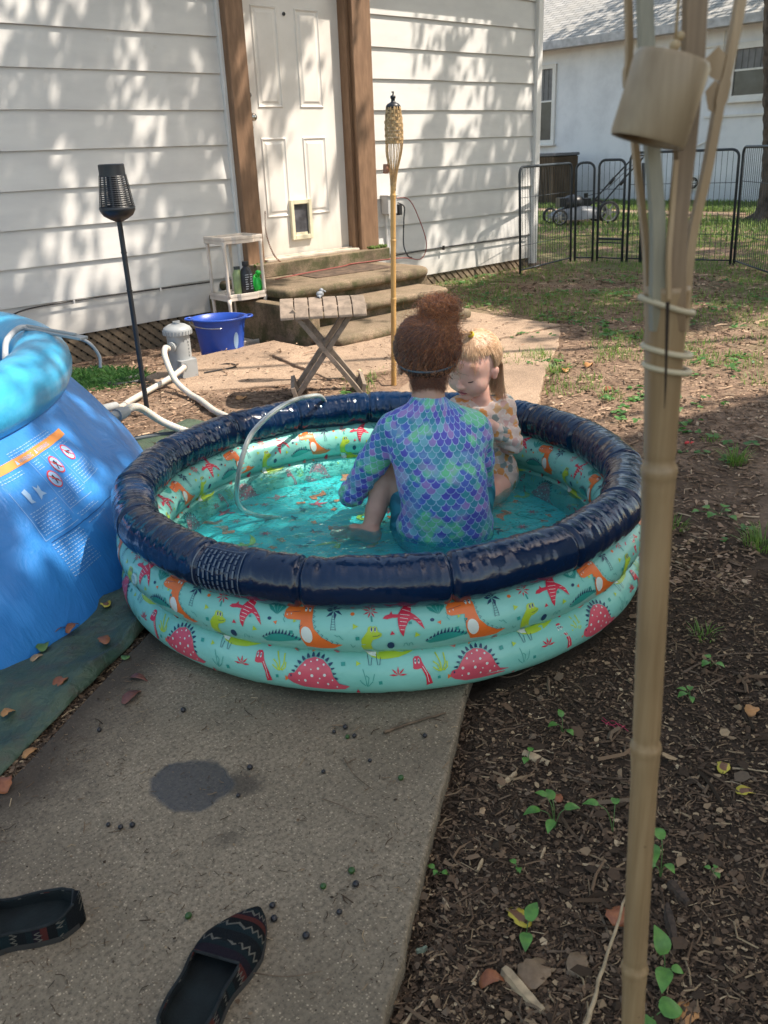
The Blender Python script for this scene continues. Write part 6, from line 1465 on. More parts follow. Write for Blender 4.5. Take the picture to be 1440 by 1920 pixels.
corr('pool_hose', [(2.58, 4.50, 0.075), (2.48, 4.46, 0.05), (2.34, 4.42, 0.022), (2.20, 4.33, 0.02), (2.05, 4.20, 0.03), (1.90, 3.99, 0.07), (1.78, 3.80, 0.14)], 'milky hose running from the pump base left to the big blue pool')
corr('pool_hose', [(1.640, 3.43, 0.205), (1.72, 3.49, 0.20), (1.80, 3.56, 0.16), (1.89, 3.56, 0.08), (1.965, 3.48, 0.03), (2.02, 3.36, 0.021), (2.08, 3.20, 0.021), (2.16, 3.02, 0.021)], 'milky hose leaving the blue pool wall and passing behind the kiddie pool', 0.0175)
mb = MB(); mb.tube([(1.60, 3.40, 0.205), (1.70, 3.475, 0.203)], 0.030, 16); mb.M = Matrix.Translation((-BPC.x, -BPC.y, 0)); mb2 = MB(); mb2.M = Matrix.Translation((-BPC.x, -BPC.y, 0)); mb2.tube([(1.50, 3.375, 0.205), (1.665, 3.44, 0.204)], 0.021, 16); mb2.tube([(1.60, 3.41, 0.2045), (1.64, 3.43, 0.204)], 0.027, 16); mb2.build('hose_fitting', MAT_PUMP, bp, auto=40)
mb2 = MB(); mb2.M = Matrix.Translation((-BPC.x, -BPC.y, 0)); mb2.tube([(1.50, 3.60, 0.19), (1.79, 3.81, 0.135)], 0.019, 14); mb2.build('hose_fitting', MAT_PUMP, bp, auto=40)
tag((lambda m: (m.tube(smooth_path([(1.74, 3.62, 0.016), (1.90, 3.56, 0.016), (2.06, 3.43, 0.016), (2.25, 3.33, 0.016), (2.4, 3.1, 0.016)], 8), 0.0125, 10), m.build('dark_hose', simple('dark_grey_hose', (0.06, 0.075, 0.085), 0.5), smooth=True))[1])(MB()), 'dark grey garden hose lying on the green tarp behind the pools', 'hose')
mb = MB()
for i in range(3): mb.tube(smooth_path([(2.5+0.02*i, 4.93+0.03*i, -0.03), (2.35-0.03*i, 4.98, -0.04), (2.28, 4.86+0.04*i, -0.03), (2.42, 4.80-0.02*i, -0.02), (2.60, 4.82, -0.02), (2.80, 4.74, -0.02), (2.95, 4.62, 0.01), (2.93, 4.50, 0.012), (2.72, 4.52, 0.012)], 7), 0.0045, 6)
tag(mb.build('pump_cord', MAT_CABLE), 'black electric cord coiled on the ground behind the filter pump', 'cord')

# ---------------- skimmer arm on the blue pool ring
sk = empty('skimmer_hanger', (1.22, 3.12, 0.55), label='grey flat bracket and hose hooked over the light blue ring', cat='hanger')
SM = Matrix.Translation((-1.22, -3.12, -0.55))
mb = MB(); mb.M = SM; mb.bar((1.235, 3.265, 0.652), (1.330, 2.995, 0.628), 0.040, 0.010); mb.bar((1.235, 3.262, 0.660), (1.318, 3.03, 0.640), 0.012, 0.008); mb.build('arm', MAT_PUMP, sk, bevel=0.002)
mb = MB(); mb.M = SM; mb.tube(smooth_path([(1.24, 3.26, 0.652), (1.20, 3.25, 0.654), (1.12, 3.16, 0.636), (1.075, 3.08, 0.60), (1.05, 3.03, 0.55), (1.04, 3.0, 0.47)], 7), 0.011, 10); mb.build('hose', MAT_GREYH, sk, smooth=True)
mb = MB(); mb.M = SM; mb.box((1.06, 3.05, 0.555), (0.05, 0.03, 0.035), (0.3, 0.2, 0.5)); mb.build('clip', MAT_PUMP, sk, bevel=0.003)
mb = MB(); mb.M = SM; mb.tube(smooth_path([(1.30, 3.10, 0.632), (1.375, 3.08, 0.60), (1.405, 3.06, 0.545), (1.400, 3.055, 0.50)], 6), 0.006, 8); mb.build('strap', MAT_GREYH, sk, smooth=True)

# ---------------- folding stool
MAT_STOOL = M_oldwood('taupe_plastic_wood', (0.29, 0.225, 0.175)); a_ = Vector((0.790, -0.613, 0)); b_ = Vector((0.613, 0.790, 0))
stc = Vector((2.885, 3.545, 0)); st = empty('folding_stool', stc, math.atan2(a_.y, a_.x), 'taupe slatted folding stool with crossed legs before the steps', 'stool')
for k in range(6):
    x0 = -0.222+0.0735*k; w = 0.068; mb = MB(); n = 10; vs = []; fs = []
    for i in range(n+1):
        t = i/n; y = -0.175+0.35*t; z = 0.520-0.045*(2*t-1)**2*1.0-0.02*(abs(2*t-1)**6)
        vs += [(x0, y, z), (x0+w, y, z), (x0+w, y, z-0.014), (x0, y, z-0.014)]
    for i in range(n):
        for j in range(4): l = (j+1) % 4; fs.append((i*4+j, (i+1)*4+j, (i+1)*4+l, i*4+l))
    fs += [(0, 1, 2, 3), (n*4+3, n*4+2, n*4+1, n*4)]; mb.add(vs, fs); mb.build('slat', MAT_STOOL, st, bevel=0.003)
for yy in (-0.115, 0.115):
    mb = MB(); mb.box((0, yy, 0.480), (0.44, 0.022, 0.026)); mb.build('rail', MAT_STOOL, st, bevel=0.002)
for (yy, s) in ((-0.135, 1), (-0.108, -1), (0.108, -1), (0.135, 1)):
    mb = MB(); mb.bar((-0.165*s, yy, 0.485), (0.185*s, yy, 0.012), 0.024, 0.042, up=(0, 1, 0)); mb.build('leg', MAT_STOOL, st, bevel=0.002)
for s in (-1, 1):
    mb = MB(); mb.box((0.178*s, 0.0, 0.045), (0.022, 0.29, 0.085), (0, 0.25*s, 0)); mb.build('crossbar', MAT_STOOL, st, bevel=0.002)
mb = MB(); mb.ball((0, 0, 0.018), 0.018, 10, 0, (1.3, 0.9, 0.9)); mb.ball((0.014, 0.004, 0.034), 0.012, 10, 0, (1, 0.8, 1)); mb.ball((-0.012, -0.010, 0.010), 0.012, 8, 0, (1.4, 0.7, 0.6)); mb.tube([(0.018, 0, 0.036), (0.034, -0.006, 0.026)], 0.005, 6); mb.tube([(-0.01, -0.01, 0.012), (-0.024, -0.026, 0.004)], 0.005, 6)
tag(mb.build('figurine', simple('grey_figurine', (0.26, 0.28, 0.31), 0.6, 0.3, 60), loc=stc-a_*0.012+b_*0.01+Vector((0, 0, 0.518)), smooth=True), 'small lumpy grey figurine resting on top of the folding stool', 'figurine')

# ---------------- metal exercise pen
MAT_PEN = simple('pen_metal', (0.035, 0.045, 0.055), 0.5, 0.2, 20)
pen = empty('exercise_pen', (8.4, 5.3, 0), label='dark grey metal exercise pen of round cornered wire panels', cat='pen')
PO = Vector((8.4, 5.3, 0))
LN = Vector((-0.02, 0.02, 0))
def pen_panel(A, B, h, door=False, name='panel', zb=0.04):
    A = Vector((*A, 0))-PO; B = Vector((*B, 0))-PO; d = (B-A); W = d.length; d.normalize(); up = (Vector((0, 0, 1))+LN*1.0).normalized(); r = 0.07
    fr = [A+up*0.0, A+up*(h-r)] + [A+d*(r-r*math.cos(t))+up*(h-r+r*math.sin(t)) for t in np.linspace(0.2, PI/2, 5)] + [B-d*(r-r*math.sin(t))+up*(h-r+r*math.cos(t)) for t in np.linspace(0, PI/2-0.2, 5)] + [B+up*(h-r), B+up*0.0]
    mb = MB(); mb.tube(fr, 0.0135, 8); mb.tube([A+up*zb, B+up*zb], 0.008, 6); p = mb.build(name, MAT_PEN, pen, smooth=True)
    mb = MB(); n = max(3, int(W/0.052))
    for k in range(1, n):
        s = W*k/n; e = min(s, W-s); top = h-r+math.sqrt(max(0, r*r-(r-e)**2)) if e < r else h
        mb.tube([A+d*s+up*zb, A+d*s+up*top], 0.0026, 4, caps=False)
    for z in (h*0.27, h*0.72): mb.tube([A+up*z, B+up*z], 0.003, 4, caps=False)
    mb.build('wires', MAT_PEN, p); return p
pen_panel((7.22, 5.66), (8.34, 5.84), 1.02); pen_panel((8.38, 5.81), (8.47, 5.64), 1.02) 
pen_panel((8.50, 5.60), (8.54, 5.31), 1.04, name='gate'); pen_panel((8.57, 5.27), (8.90, 4.26), 1.10); pen_panel((8.90, 4.22), (8.19, 3.52), 1.12); pen_panel((8.15, 3.48), (7.60, 2.60), 1.12)
mb = MB(); P1, P2 = Vector((8.50, 5.60, 0.24))-PO, Vector((8.54, 5.31, 0.24))-PO; mb.tube([P1, P2], 0.012, 8); mb.tube([P1+Vector((0, 0, -0.04)), P2+Vector((0, 0, -0.04))], 0.006, 6); mb.build('gate_bar', MAT_PEN, pen, smooth=True)
mb = MB(); mb.tube([Vector((8.62, 5.13, 0))-PO, Vector((8.58, 5.15, 1.0))-PO], 0.022, 8); mb.build('post', MAT_PEN, pen, smooth=True)

# ---------------- lawn mower
mw = empty('lawn_mower', (12.60, 8.70, 0), math.atan2(0.60, -0.80), 'grey push lawn mower with large rear wheels behind the metal pen', 'lawn mower')
MAT_DECK = simple('deck_grey', (0.20, 0.22, 0.25), 0.4, 0.2, 6); MAT_RUB = simple('rubber', (0.02, 0.02, 0.022), 0.7); MAT_RIM = simple('wheel_grey', (0.32, 0.32, 0.31), 0.5)
mb = MB(); secs = [(-0.30, 0.22, 0.10, 0.20), (-0.18, 0.27, 0.09, 0.27), (0.05, 0.29, 0.08, 0.28), (0.28, 0.27, 0.08, 0.24), (0.42, 0.20, 0.09, 0.18), (0.47, 0.12, 0.10, 0.14)]
vs = []; fs = []; m = 8
for (x, w, z0, z1) in secs:
    for k in range(m): t = PI*k/(m-1); vs.append((x, -w*math.cos(t) if True else 0, z0+(z1-z0)*min(1, math.sin(t)*1.5)))
for i in range(len(secs)-1):
    for k in range(m-1): fs.append((i*m+k, i*m+k+1, (i+1)*m+k+1, (i+1)*m+k))
fs += [tuple(range(m)), tuple((len(secs)-1)*m+k for k in reversed(range(m)))]; mb.add(vs, fs); mb.build('deck', MAT_DECK, mw, auto=50)
mb = MB(); mb.lathe([(0.18, 0.27), (0.19, 0.30), (0.19, 0.36), (0.15, 0.41), (0.09, 0.44), (0.05, 0.45), (0, 0.45)], (0.10, 0, 0), 20); mb.box((0.27, 0, 0.34), (0.18, 0.22, 0.14)); mb.box((-0.08, 0, 0.33), (0.14, 0.26, 0.12)); mb.lathe([(0.03, 0.40), (0.035, 0.47), (0, 0.47)], (-0.08, 0.08, 0), 12); mb.build('engine', MAT_BLACK, mw, auto=40)
for (x, y, r) in ((-0.40, 0.30, 0.175), (-0.40, -0.30, 0.175), (0.40, 0.27, 0.125), (0.40, -0.27, 0.125)):
    mb = MB(); mb.lathe([(r*0.80, -0.028), (r*0.96, -0.026), (r, -0.015), (r, 0.015), (r*0.96, 0.026), (r*0.80, 0.028)], (x, y, r), 28, axis=(0, 1, 0)); w = mb.build('wheel', MAT_RUB, mw, smooth=True)
    mb = MB(); mb.lathe([(r*0.82, -0.02), (r*0.74, -0.022), (r*0.72, -0.006), (r*0.72, 0.006), (r*0.74, 0.022), (r*0.82, 0.02)], (x, y, r), 28, axis=(0, 1, 0)); mb.lathe([(0, -0.03), (r*0.25, -0.028), (r*0.25, 0.028), (0, 0.03)], (x, y, r), 14, axis=(0, 1, 0))
    for k in range(6): t = TAU*k/6; mb.bar((x+r*0.2*math.cos(t), y, r+r*0.2*math.sin(t)), (x+r*0.76*math.cos(t), y, r+r*0.76*math.sin(t)), r*0.14, 0.02, up=(0, 1, 0))
    mb.build('rim', MAT_RIM, w, auto=40)
for s in (-1, 1):
    mb = MB(); mb.tube(smooth_path([(-0.26, 0.24*s, 0.25), (-0.60, 0.23*s, 0.62), (-0.98, 0.21*s, 1.00)], 5), 0.013, 8); mb.tube([(-0.58, 0.24*s, 0.58), (-0.66, 0.24*s, 0.67)], 0.028, 8); mb.build('handle', MAT_BLACK, mw, smooth=True)
mb = MB(); mb.tube([(-0.98, -0.21, 1.0), (-1.0, 0.21, 1.0)], 0.014, 8); mb.tube(smooth_path([(-0.95, 0.2, 0.98), (-0.72, 0.1, 0.78), (-0.4, 0.05, 0.5), (-0.1, 0.0, 0.42)], 6), 0.005, 5); mb.build('handle_bar', MAT_BLACK, mw, smooth=True)

# ---------------- broken bamboo torch in the foreground
MAT_BPOLE = M_bamboo('grey_bamboo', (0.25, 0.160, 0.078), (0.36, 0.245, 0.130), (40, 40, 1.5)); MAT_BSPL = M_bamboo('split_bamboo', (0.33, 0.215, 0.11), (0.45, 0.31, 0.175), (60, 60, 2)); MAT_BGREY = M_bamboo('grey_green_splint', (0.22, 0.195, 0.135), (0.30, 0.27, 0.19), (60, 60, 2)); MAT_BBRN = M_bamboo('brown_splint', (0.17, 0.105, 0.055), (0.26, 0.17, 0.095), (60, 60, 2))
bt = empty('bamboo_torch', (0.600, 0.278, 0), label='tall weathered bamboo pole splitting into splints at the top, nearest the camera', cat='torch')
BO = Matrix.Translation((-0.600, -0.278, 0))
mb = MB(); mb.M = BO; bamboo_pole(mb, [(0.604, 0.272, -0.05), (0.590, 0.296, 0.375), (0.5840, 0.307, 0.707), (0.5795, 0.3155, 0.963), (0.5775, 0.3195, 1.068), (0.5772, 0.3200, 1.105)], lambda t: 0.0111+0.0012*t+0.0030*max(0, t-0.9)*10, [0.15, 0.440, 0.7075, 0.966], 26); pole_ = mb.build('pole', MAT_BPOLE, bt, smooth=True)
def cam_pt(px, py, d):
    """point at horizontal distance d seen at these picture coordinates (used once, to lay out the splints)"""
    v = RC @ Vector(((px-720)/1619, -(py-960)/1619, -1)); t = d/math.hypot(v.x, v.y); return Vector((0, 0, 1.2))+v*t
def splint(pts, w, th, m, name='splint', notch=None):
    P = smooth_path(pts, 10); mb = MB(); mb.M = BO; vs = []; n = len(P)
    W = w if hasattr(w, '__len__') else [w]*n
    for i, p in enumerate(P):
        ww = W[min(len(W)-1, int(i*len(W)/n))]
        if notch and abs(p.z-notch) < 0.006: ww *= 1.35
        s = CR*ww*0.5; f = CF*th*0.5; vs += [p-s+f*0.6, p-s*0.75-f, p+s*0.75-f, p+s+f*0.6, p+f]
    fs = [(i*5+k, (i+1)*5+k, (i+1)*5+(k+1) % 5, i*5+(k+1) % 5) for i in range(n-1) for k in range(5)]+[(0, 1, 2, 3, 4), tuple((n-1)*5+k for k in reversed(range(5)))]
    mb.add(vs, fs); return mb.build(name, m, bt, auto=60)
splint([cam_pt(1234, 620, .650), cam_pt(1233, 560, .648), cam_pt(1234, 420, .650), cam_pt(1222, 250, .655), cam_pt(1214, 100, .66), cam_pt(1208, -60, .665), cam_pt(1200, -180, .665)], 0.0118, 0.006, MAT_BGREY)
splint([cam_pt(1270, 620, .652), cam_pt(1270, 560, .650), cam_pt(1272, 430, .652), cam_pt(1284, 300, .655), cam_pt(1300, 120, .655), cam_pt(1306, -40, .655), cam_pt(1308, -180, .655)], [0.0135, 0.0138, 0.0142, 0.0148, 0.0156, 0.0164, 0.0170, 0.0174], 0.006, MAT_BBRN)
splint([cam_pt(1216, 600, .662), cam_pt(1212, 470, .662), cam_pt(1197, 330, .668), cam_pt(1183, 190, .675), cam_pt(1178, 150, .675), cam_pt(1180, 60, .675), cam_pt(1172, -160, .675)], 0.0054, 0.006, MAT_BSPL, notch=1.24)
splint([cam_pt(1282, 620, .662), cam_pt(1290, 510, .664), cam_pt(1300, 430, .666), cam_pt(1324, 328, .668), cam_pt(1348, 200, .67), cam_pt(1370, 100, .672), cam_pt(1392, -20, .675), cam_pt(1410, -180, .675)], 0.0076, 0.006, MAT_BSPL, notch=1.229)
splint([cam_pt(1254, 560, .645), cam_pt(1254, 480, .645), cam_pt(1260, 400, .648), cam_pt(1268, 300, .650)], 0.0036, 0.004, MAT_BSPL)
for (px_, py_, w) in ((1352, 118, 0.013), (1344, 180, 0.010)):
    q = cam_pt(px_, py_, .668); mb = MB(); mb.M = BO; mb.add([q-CR*w*0.8+Vector((0, 0, 0.003)), q-CR*w*0.2+Vector((0, 0, 0.010)), q+CR*w*0.6, q+CR*w*0.2-Vector((0, 0, 0.012)), q-CR*w*0.5-Vector((0, 0, 0.008)), q+CF*0.003], [(0, 1, 5), (1, 2, 5), (2, 3, 5), (3, 4, 5), (4, 0, 5), (4, 3, 2, 1, 0)]); mb.build('torn_fibre', MAT_BSPL, bt)
for k, (py_, tl, rr_) in enumerate(((572, 0.006, 0.0188), (657, 0.004, 0.0172), (690, 0.003, 0.0165))):
    c = cam_pt(1250 if k == 0 else 1250, py_, .66); mb = MB(); mb.M = BO
    mb.tube([c+CR*rr_*math.cos(t)+CF*rr_*0.85*math.sin(t)+Vector((0, 0, -tl*math.cos(t))) for t in np.linspace(0, TAU, 30, endpoint=False)], 0.0022, 8, closed=True, flat=1.0); mb.build('cane_tie', simple('cane', (0.52, 0.43, 0.28), 0.5), bt, smooth=True)
mb = MB(); mb.M = BO; mb.tube([cam_pt(1252, 566, .6335), cam_pt(1250, 640, .6345), cam_pt(1248, 720, .6375), cam_pt(1246, 765, .640)], [0.0016, 0.0013, 0.0009, 0.0003], 6); mb.build('crack', simple('crack_dark', (0.03, 0.018, 0.010), 0.9), bt)
# hanging bamboo snuffer
c1 = cam_pt(1263, 107, .625); c0 = cam_pt(1214, 263, .620); ax = (c1-c0); hcup = empty('snuffer_cup', c0, label='bamboo cup hanging on a string from the broken torch', cat='cup'); ax.normalize(); H_ = (c1-c0).length
mb = MB(); mb.lathe([(0.0, 0.010), (0.0185, 0.010), (0.0200, 0.0), (0.0232, -0.001), (0.0240, 0.002), (0.0236, H_*0.5), (0.0238, H_-0.003), (0.0222, H_), (0.0, H_+0.001)], (0, 0, 0), 40, axis=ax)
mb.build('cup', M_bamboo('pale_bamboo', (0.25, 0.175, 0.098), (0.34, 0.25, 0.15), (50, 50, 3)), hcup, smooth=True, auto=50)
mb = MB(); mb.lathe([(0, 0.004), (0.0190, 0.004), (0.0190, 0.0075), (0, 0.0075)], (0, 0, 0), 32, axis=ax); mb.build('cup_inside', simple('cup_dark', (0.10, 0.035, 0.022), 0.9, 0.4, 60), hcup)
mb = MB(); s0 = cam_pt(1265, 92, .625)-c0; mb.tube([s0, s0+Vector((0, 0, 0.05)), cam_pt(1262, -200, .64)-c0], 0.0011, 6); mb.ball(s0+Vector((0, 0, 0.002)), 0.0035, 10); mb.ball(s0+Vector((0.002, -0.002, 0.007)), 0.0028, 8); mb.build('string', simple('string', (0.45, 0.33, 0.19), 0.8), hcup, smooth=True)

# ---------------- tarps
def M_tarp():
    M = NT('green_tarp'); c = M.coord(); n1 = M.noise(c, 6, 6, 0.6)
    b = M.ramp(n1, [(0.3, (0.032, 0.058, 0.036)), (0.7, (0.075, 0.11, 0.07))]); b = M.mix(M.ramp(M.noise(c, 15, 6, 0.7), [(0.5, 0.0), (0.68, 0.7)]), b, (0.07, 0.052, 0.038))
    M.setp('Base Color', b); M.setp('Roughness', 0.45); M.setp('Normal', M.bump(M.noise(c, 22, 5, 0.6, 1.0), 0.5, 0.02)); return M.m
MAT_TARP = M_tarp()
def sheet(name, A, B, C_, D, label, nu=90, nv=50, amp=0.010, z0=0.006, seed=0, lift=0.0):
    vs = []; 
    for j in range(nv+1):
        for i in range(nu+1):
            u, v = i/nu, j/nv; p = Vector(A).lerp(Vector(B), u).lerp(Vector(D).lerp(Vector(C_), u), v)
            e = min(u, 1-u, v, 1-v); q = 0.012*fbm(p.x*6+seed, p.y*6, 2)*(1 if e < 0.02 else 0.6); a = (Vector(B)-Vector(A)).normalized()
            fold = amp*2.4*abs(math.sin(p.x*7.5+p.y*5+2.5*fbm(p.x*2.2, p.y*2.2, seed)))**2.5+0.006*max(0, fbm(p.x*7, p.y*7, 5+seed))
            vs.append((p.x+q, p.y+q, z0+gz(p.x, p.y)+fold*min(1, e*25+0.25)+lift*math.exp(-((v-0.07)/0.03)**2)))
    n = nu+1; fs = [(j*n+i, j*n+i+1, (j+1)*n+i+1, (j+1)*n+i) for j in range(nv) for i in range(nu)]; mb = MB(); mb.add(vs, fs); o = mb.build(name, MAT_TARP, smooth=True)
    s = o.modifiers.new('s', 'SOLIDIFY'); s.thickness = 0.0015; return tag(o, label, 'tarp')
sheet('tarp', (-0.55, 1.09), (1.02, 2.06), (1.9, 2.9), (0.0, 2.7), 'wet green tarp spread on the ground under the edge of the blue pool', lift=0.008)
sheet('tarp', (1.55, 2.75), (2.25, 3.22), (2.12, 3.72), (1.50, 3.55), 'faded green tarp corner lying behind the pools under the hoses', 40, 30, 0.006, 0.007, 4)
mb = MB(); mb.lathe([(0.008, 0), (0.0115, 0.003), (0.015, 0)], (0.925, 2.035, 0.022), 16); mb.lathe([(0.015, 0), (0.0115, -0.002), (0.008, 0)], (0.925, 2.035, 0.022), 16); tag(mb.build('eyelet', MAT_METAL), 'small metal eyelet ring at the tarp corner beside the pool', 'eyelet')

# ---------------- slip-on shoes
def M_shoe():
    M = NT('woven_shoe'); uv = M.t.nodes.new('ShaderNodeUVMap'); uv.uv_map = 'uv'; sx = M.t.nodes.new('ShaderNodeSeparateXYZ'); M.l(uv.outputs[0], sx.inputs[0]); c = M.coord(); mt = M.math
    u, v = sx.outputs[0], sx.outputs[1]   # u along, v around
    tri = mt('ABSOLUTE', mt('SUBTRACT', mt('FRACT', mt('MULTIPLY', v, 9.0)), 0.5)); zig = mt('FRACT', mt('ADD', mt('MULTIPLY', u, 7.5), mt('MULTIPLY', tri, 0.55)))
    b = M.ramp(mt('FRACT', mt('MULTIPLY', u, 3.1)), [(0.0, (0.003, 0.005, 0.007)), (0.28, (0.004, 0.014, 0.018)), (0.45, (0.003, 0.004, 0.005)), (0.62, (0.075, 0.015, 0.012)), (0.74, (0.010, 0.006, 0.012)), (0.88, (0.004, 0.011, 0.014))], 'CONSTANT')
    b = M.mix(mt('MULTIPLY', mt('LESS_THAN', zig, 0.13), mt('GREATER_THAN', M.noise(M.scale(uv.outputs[0], (3, 1, 1)), 2.2, 2), 0.44)), b, (0.13, 0.12, 0.10))
    b = M.mix(mt('MULTIPLY', M.noise(c, 240, 3, 0.8), 0.45), b, (0.018, 0.019, 0.020)); M.setp('Base Color', b); M.setp('Roughness', 0.95); M.setp('Specular IOR Level', 0.15)
    M.setp('Normal', M.bump(M.noise(c, 420, 2), 0.7, 0.002)); return M.m
MAT_SHOE = M_shoe(); MAT_INS = simple('shoe_lining', (0.006, 0.012, 0.013), 0.9, 0.4, 30, 0.3, 200); MAT_SOLE = simple('shoe_sole', (0.03, 0.028, 0.026), 0.9)
def shoe(heel, toe, side, label):
    heel = Vector(heel); toe = Vector(toe); d = toe-heel; L = d.length; rz = math.atan2(d.y, d.x); s = empty('slip_on_shoe', (heel.x, heel.y, 0.009), rz, label, 'shoe', 'pair of woven slip-on shoes')
    def hw(t): return 0.0535*(0.55+0.45*math.sin(min(1, t*1.35+0.12)*PI/2))*(1-0.16*math.exp(-((t-0.42)/0.12)**2))*(min(1, max(0, (t+0.001)/0.13))**0.5)*(min(1, max(0, (1.01-t)/0.30))**0.55)
    def cyy(t): return side*0.010*math.sin(PI*t)
    def hh(t): return 0.062-0.022*t+0.0*t if t < 0.55 else 0.050-0.030*((t-0.55)/0.45)**1.6
    NT_, NK = 44, 22; TO = 0.60
    vs = []; uvs = []; OP = []
    for i in range(NT_+1):
        t = (i/NT_)**1.4; w = max(0.003, hw(t)); h = hh(t); op = 0
        if t < TO: op = math.sqrt(max(0, 1-abs((t-0.31)/0.305)**3.5)) if abs(t-0.31) < 0.305 else 0
        OP.append(op); lim = 1-0.60*op   # how far up the wall reaches (fraction of the half arc)
        for k in range(NK+1):
            q = k/NK; half = q*2 if q <= 0.5 else (1-q)*2; sd = 1 if q <= 0.5 else -1; hfrac = half*lim; ang = hfrac*PI/2
            # superellipse section: steep walls, domed top
            y = w*(math.cos(ang)**0.62 if math.cos(ang) > 0 else 0)*sd; z = h*(math.sin(ang)**0.75 if ang > 0 else 0)
            if op > 0 and hfrac > 0.3: y *= 1.0
            vs.append((t*L, y+cyy(t), z)); uvs.append((t, q))
    fs = []
    n = NK+1; mid = NK//2
    for i in range(NT_):
        t = ((i+0.5)/NT_)**1.4
        for k in range(NK):
            if k in (mid-1, mid) and OP[i] > 0.62 and OP[i+1] > 0.62: continue
            fs.append((i*n+k, i*n+k+1, (i+1)*n+k+1, (i+1)*n+k))
    # open the throat: rows inside the opening end at the topline, so the middle strip is left out
    me = bpy.data.meshes.new('upper'); me.from_pydata(vs, [], fs); ul = me.uv_layers.new(name='uv')
    for lp in me.loops: ul.data[lp.index].uv = uvs[lp.vertex_index]
    me.materials.append(MAT_SHOE); me.materials.append(MAT_INS); up_ = link_mesh('upper', me, [MAT_SHOE, MAT_INS], s, smooth=True)
    so2 = up_.modifiers.new('s', 'SOLIDIFY'); so2.thickness = 0.0035; so2.offset = -1; so2.material_offset = 1; so2.use_even_offset = False
    outl = [(t*L, hw(t)*1.02+cyy(t)) for t in np.linspace(0.0, 1.0, 30)]+[(t*L, -hw(t)*1.02+cyy(t)) for t in np.linspace(1.0, 0.0, 30)]
    mb = MB(); mb.prism(outl[::-1], -0.002, 0.010); mb.build('sole', MAT_SOLE, s)
    mb = MB(); mb.prism([(x, (y-cyy(x/L))*0.93+cyy(x/L)) for x, y in outl][::-1], 0.0105, 0.0125); mb.build('insole', MAT_INS, s)
    mb = MB(); rim = []
    for sd in (1, -1):
        R_ = []
        for i in range(NT_+1):
            if OP[i] > 0.62: R_.append(vs[i*n+(mid-1 if sd == 1 else mid+1)])
        rim += R_ if sd == 1 else R_[::-1]
    mb.tube(rim, 0.0026, 6, closed=True); mb.build('topline', MAT_SHOE if False else simple('frayed_edge', (0.012, 0.016, 0.018), 0.95, 0.5, 60), s, smooth=True)
    return s
shoe((0.352, 1.180), (0.105, 1.310), -1, 'dark woven slip-on shoe cut off by the left edge, heel toward the right')
shoe((0.318, 0.842), (0.566, 0.972), 1, 'dark woven slip-on shoe with red band, pointing toward the pool')
# ================================================================== LITTER, PLANTS
rl = np.random.default_rng(99)
EX = [(KC.x, KC.y, 0.775), (BPC.x, BPC.y, 1.66)]
def free(x, y, slab_ok=False):
    for (a, b, r) in EX:
        if (x-a)**2+(y-b)**2 < r*r: return False
    u, w = slab_uv(x, y)
    if not slab_ok and -1.6 < u < 4.2 and 0.0 < w < 0.90: return False
    if 3.7 < x < 5.4 and y > 4.4: return False
    return y < 5.95 or x > 7.9
def on_slab(x, y): u, w = slab_uv(x, y); return 0.0 < w < 0.90 and -1.6 < u < 4.25
def in_patio(x, y): return (3.1 < x < 5.2 and 3.75 < y < 4.6) or (2.45 < x < 3.6 and 4.2 < y < 5.0)
def gh(x, y):
    if on_slab(x, y): return 0.009
    z = gz(x, y)+0.010*fbm(x*2.2, y*2.2)+0.006*fbm(x*9, y*9, 3)-0.006
    u, w = slab_uv(x, y)
    if -1.5 < u < 4.4 and -0.3 < w <= -0.04: z -= 0.012*(1-(-0.04-w)/0.26)
    elif -0.04 < w < 0 and -1 < u < 4.4: z -= 0.022
    if in_patio(x, y): z = 0.012
    return z
def M_litter(name, stops):
    M = NT(name); g = M.t.nodes.new('ShaderNodeNewGeometry'); M.setp('Base Color', M.ramp(g.outputs['Random Per Island'], stops, 'CONSTANT')); M.setp('Roughness', 0.85); M.setp('Specular IOR Level', 0.25); return M.m
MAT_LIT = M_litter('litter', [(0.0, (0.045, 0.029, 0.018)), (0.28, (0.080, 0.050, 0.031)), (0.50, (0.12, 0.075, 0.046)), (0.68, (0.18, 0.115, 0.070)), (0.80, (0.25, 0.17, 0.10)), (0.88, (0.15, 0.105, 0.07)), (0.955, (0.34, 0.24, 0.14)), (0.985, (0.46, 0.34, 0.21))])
MAT_LIT2 = M_litter('litter_lit', [(0.0, (0.10, 0.062, 0.040)), (0.25, (0.17, 0.11, 0.070)), (0.5, (0.26, 0.17, 0.115)), (0.75, (0.36, 0.245, 0.165)), (0.92, (0.48, 0.35, 0.24))])  # paler copy of the litter with sunlight put into its colours
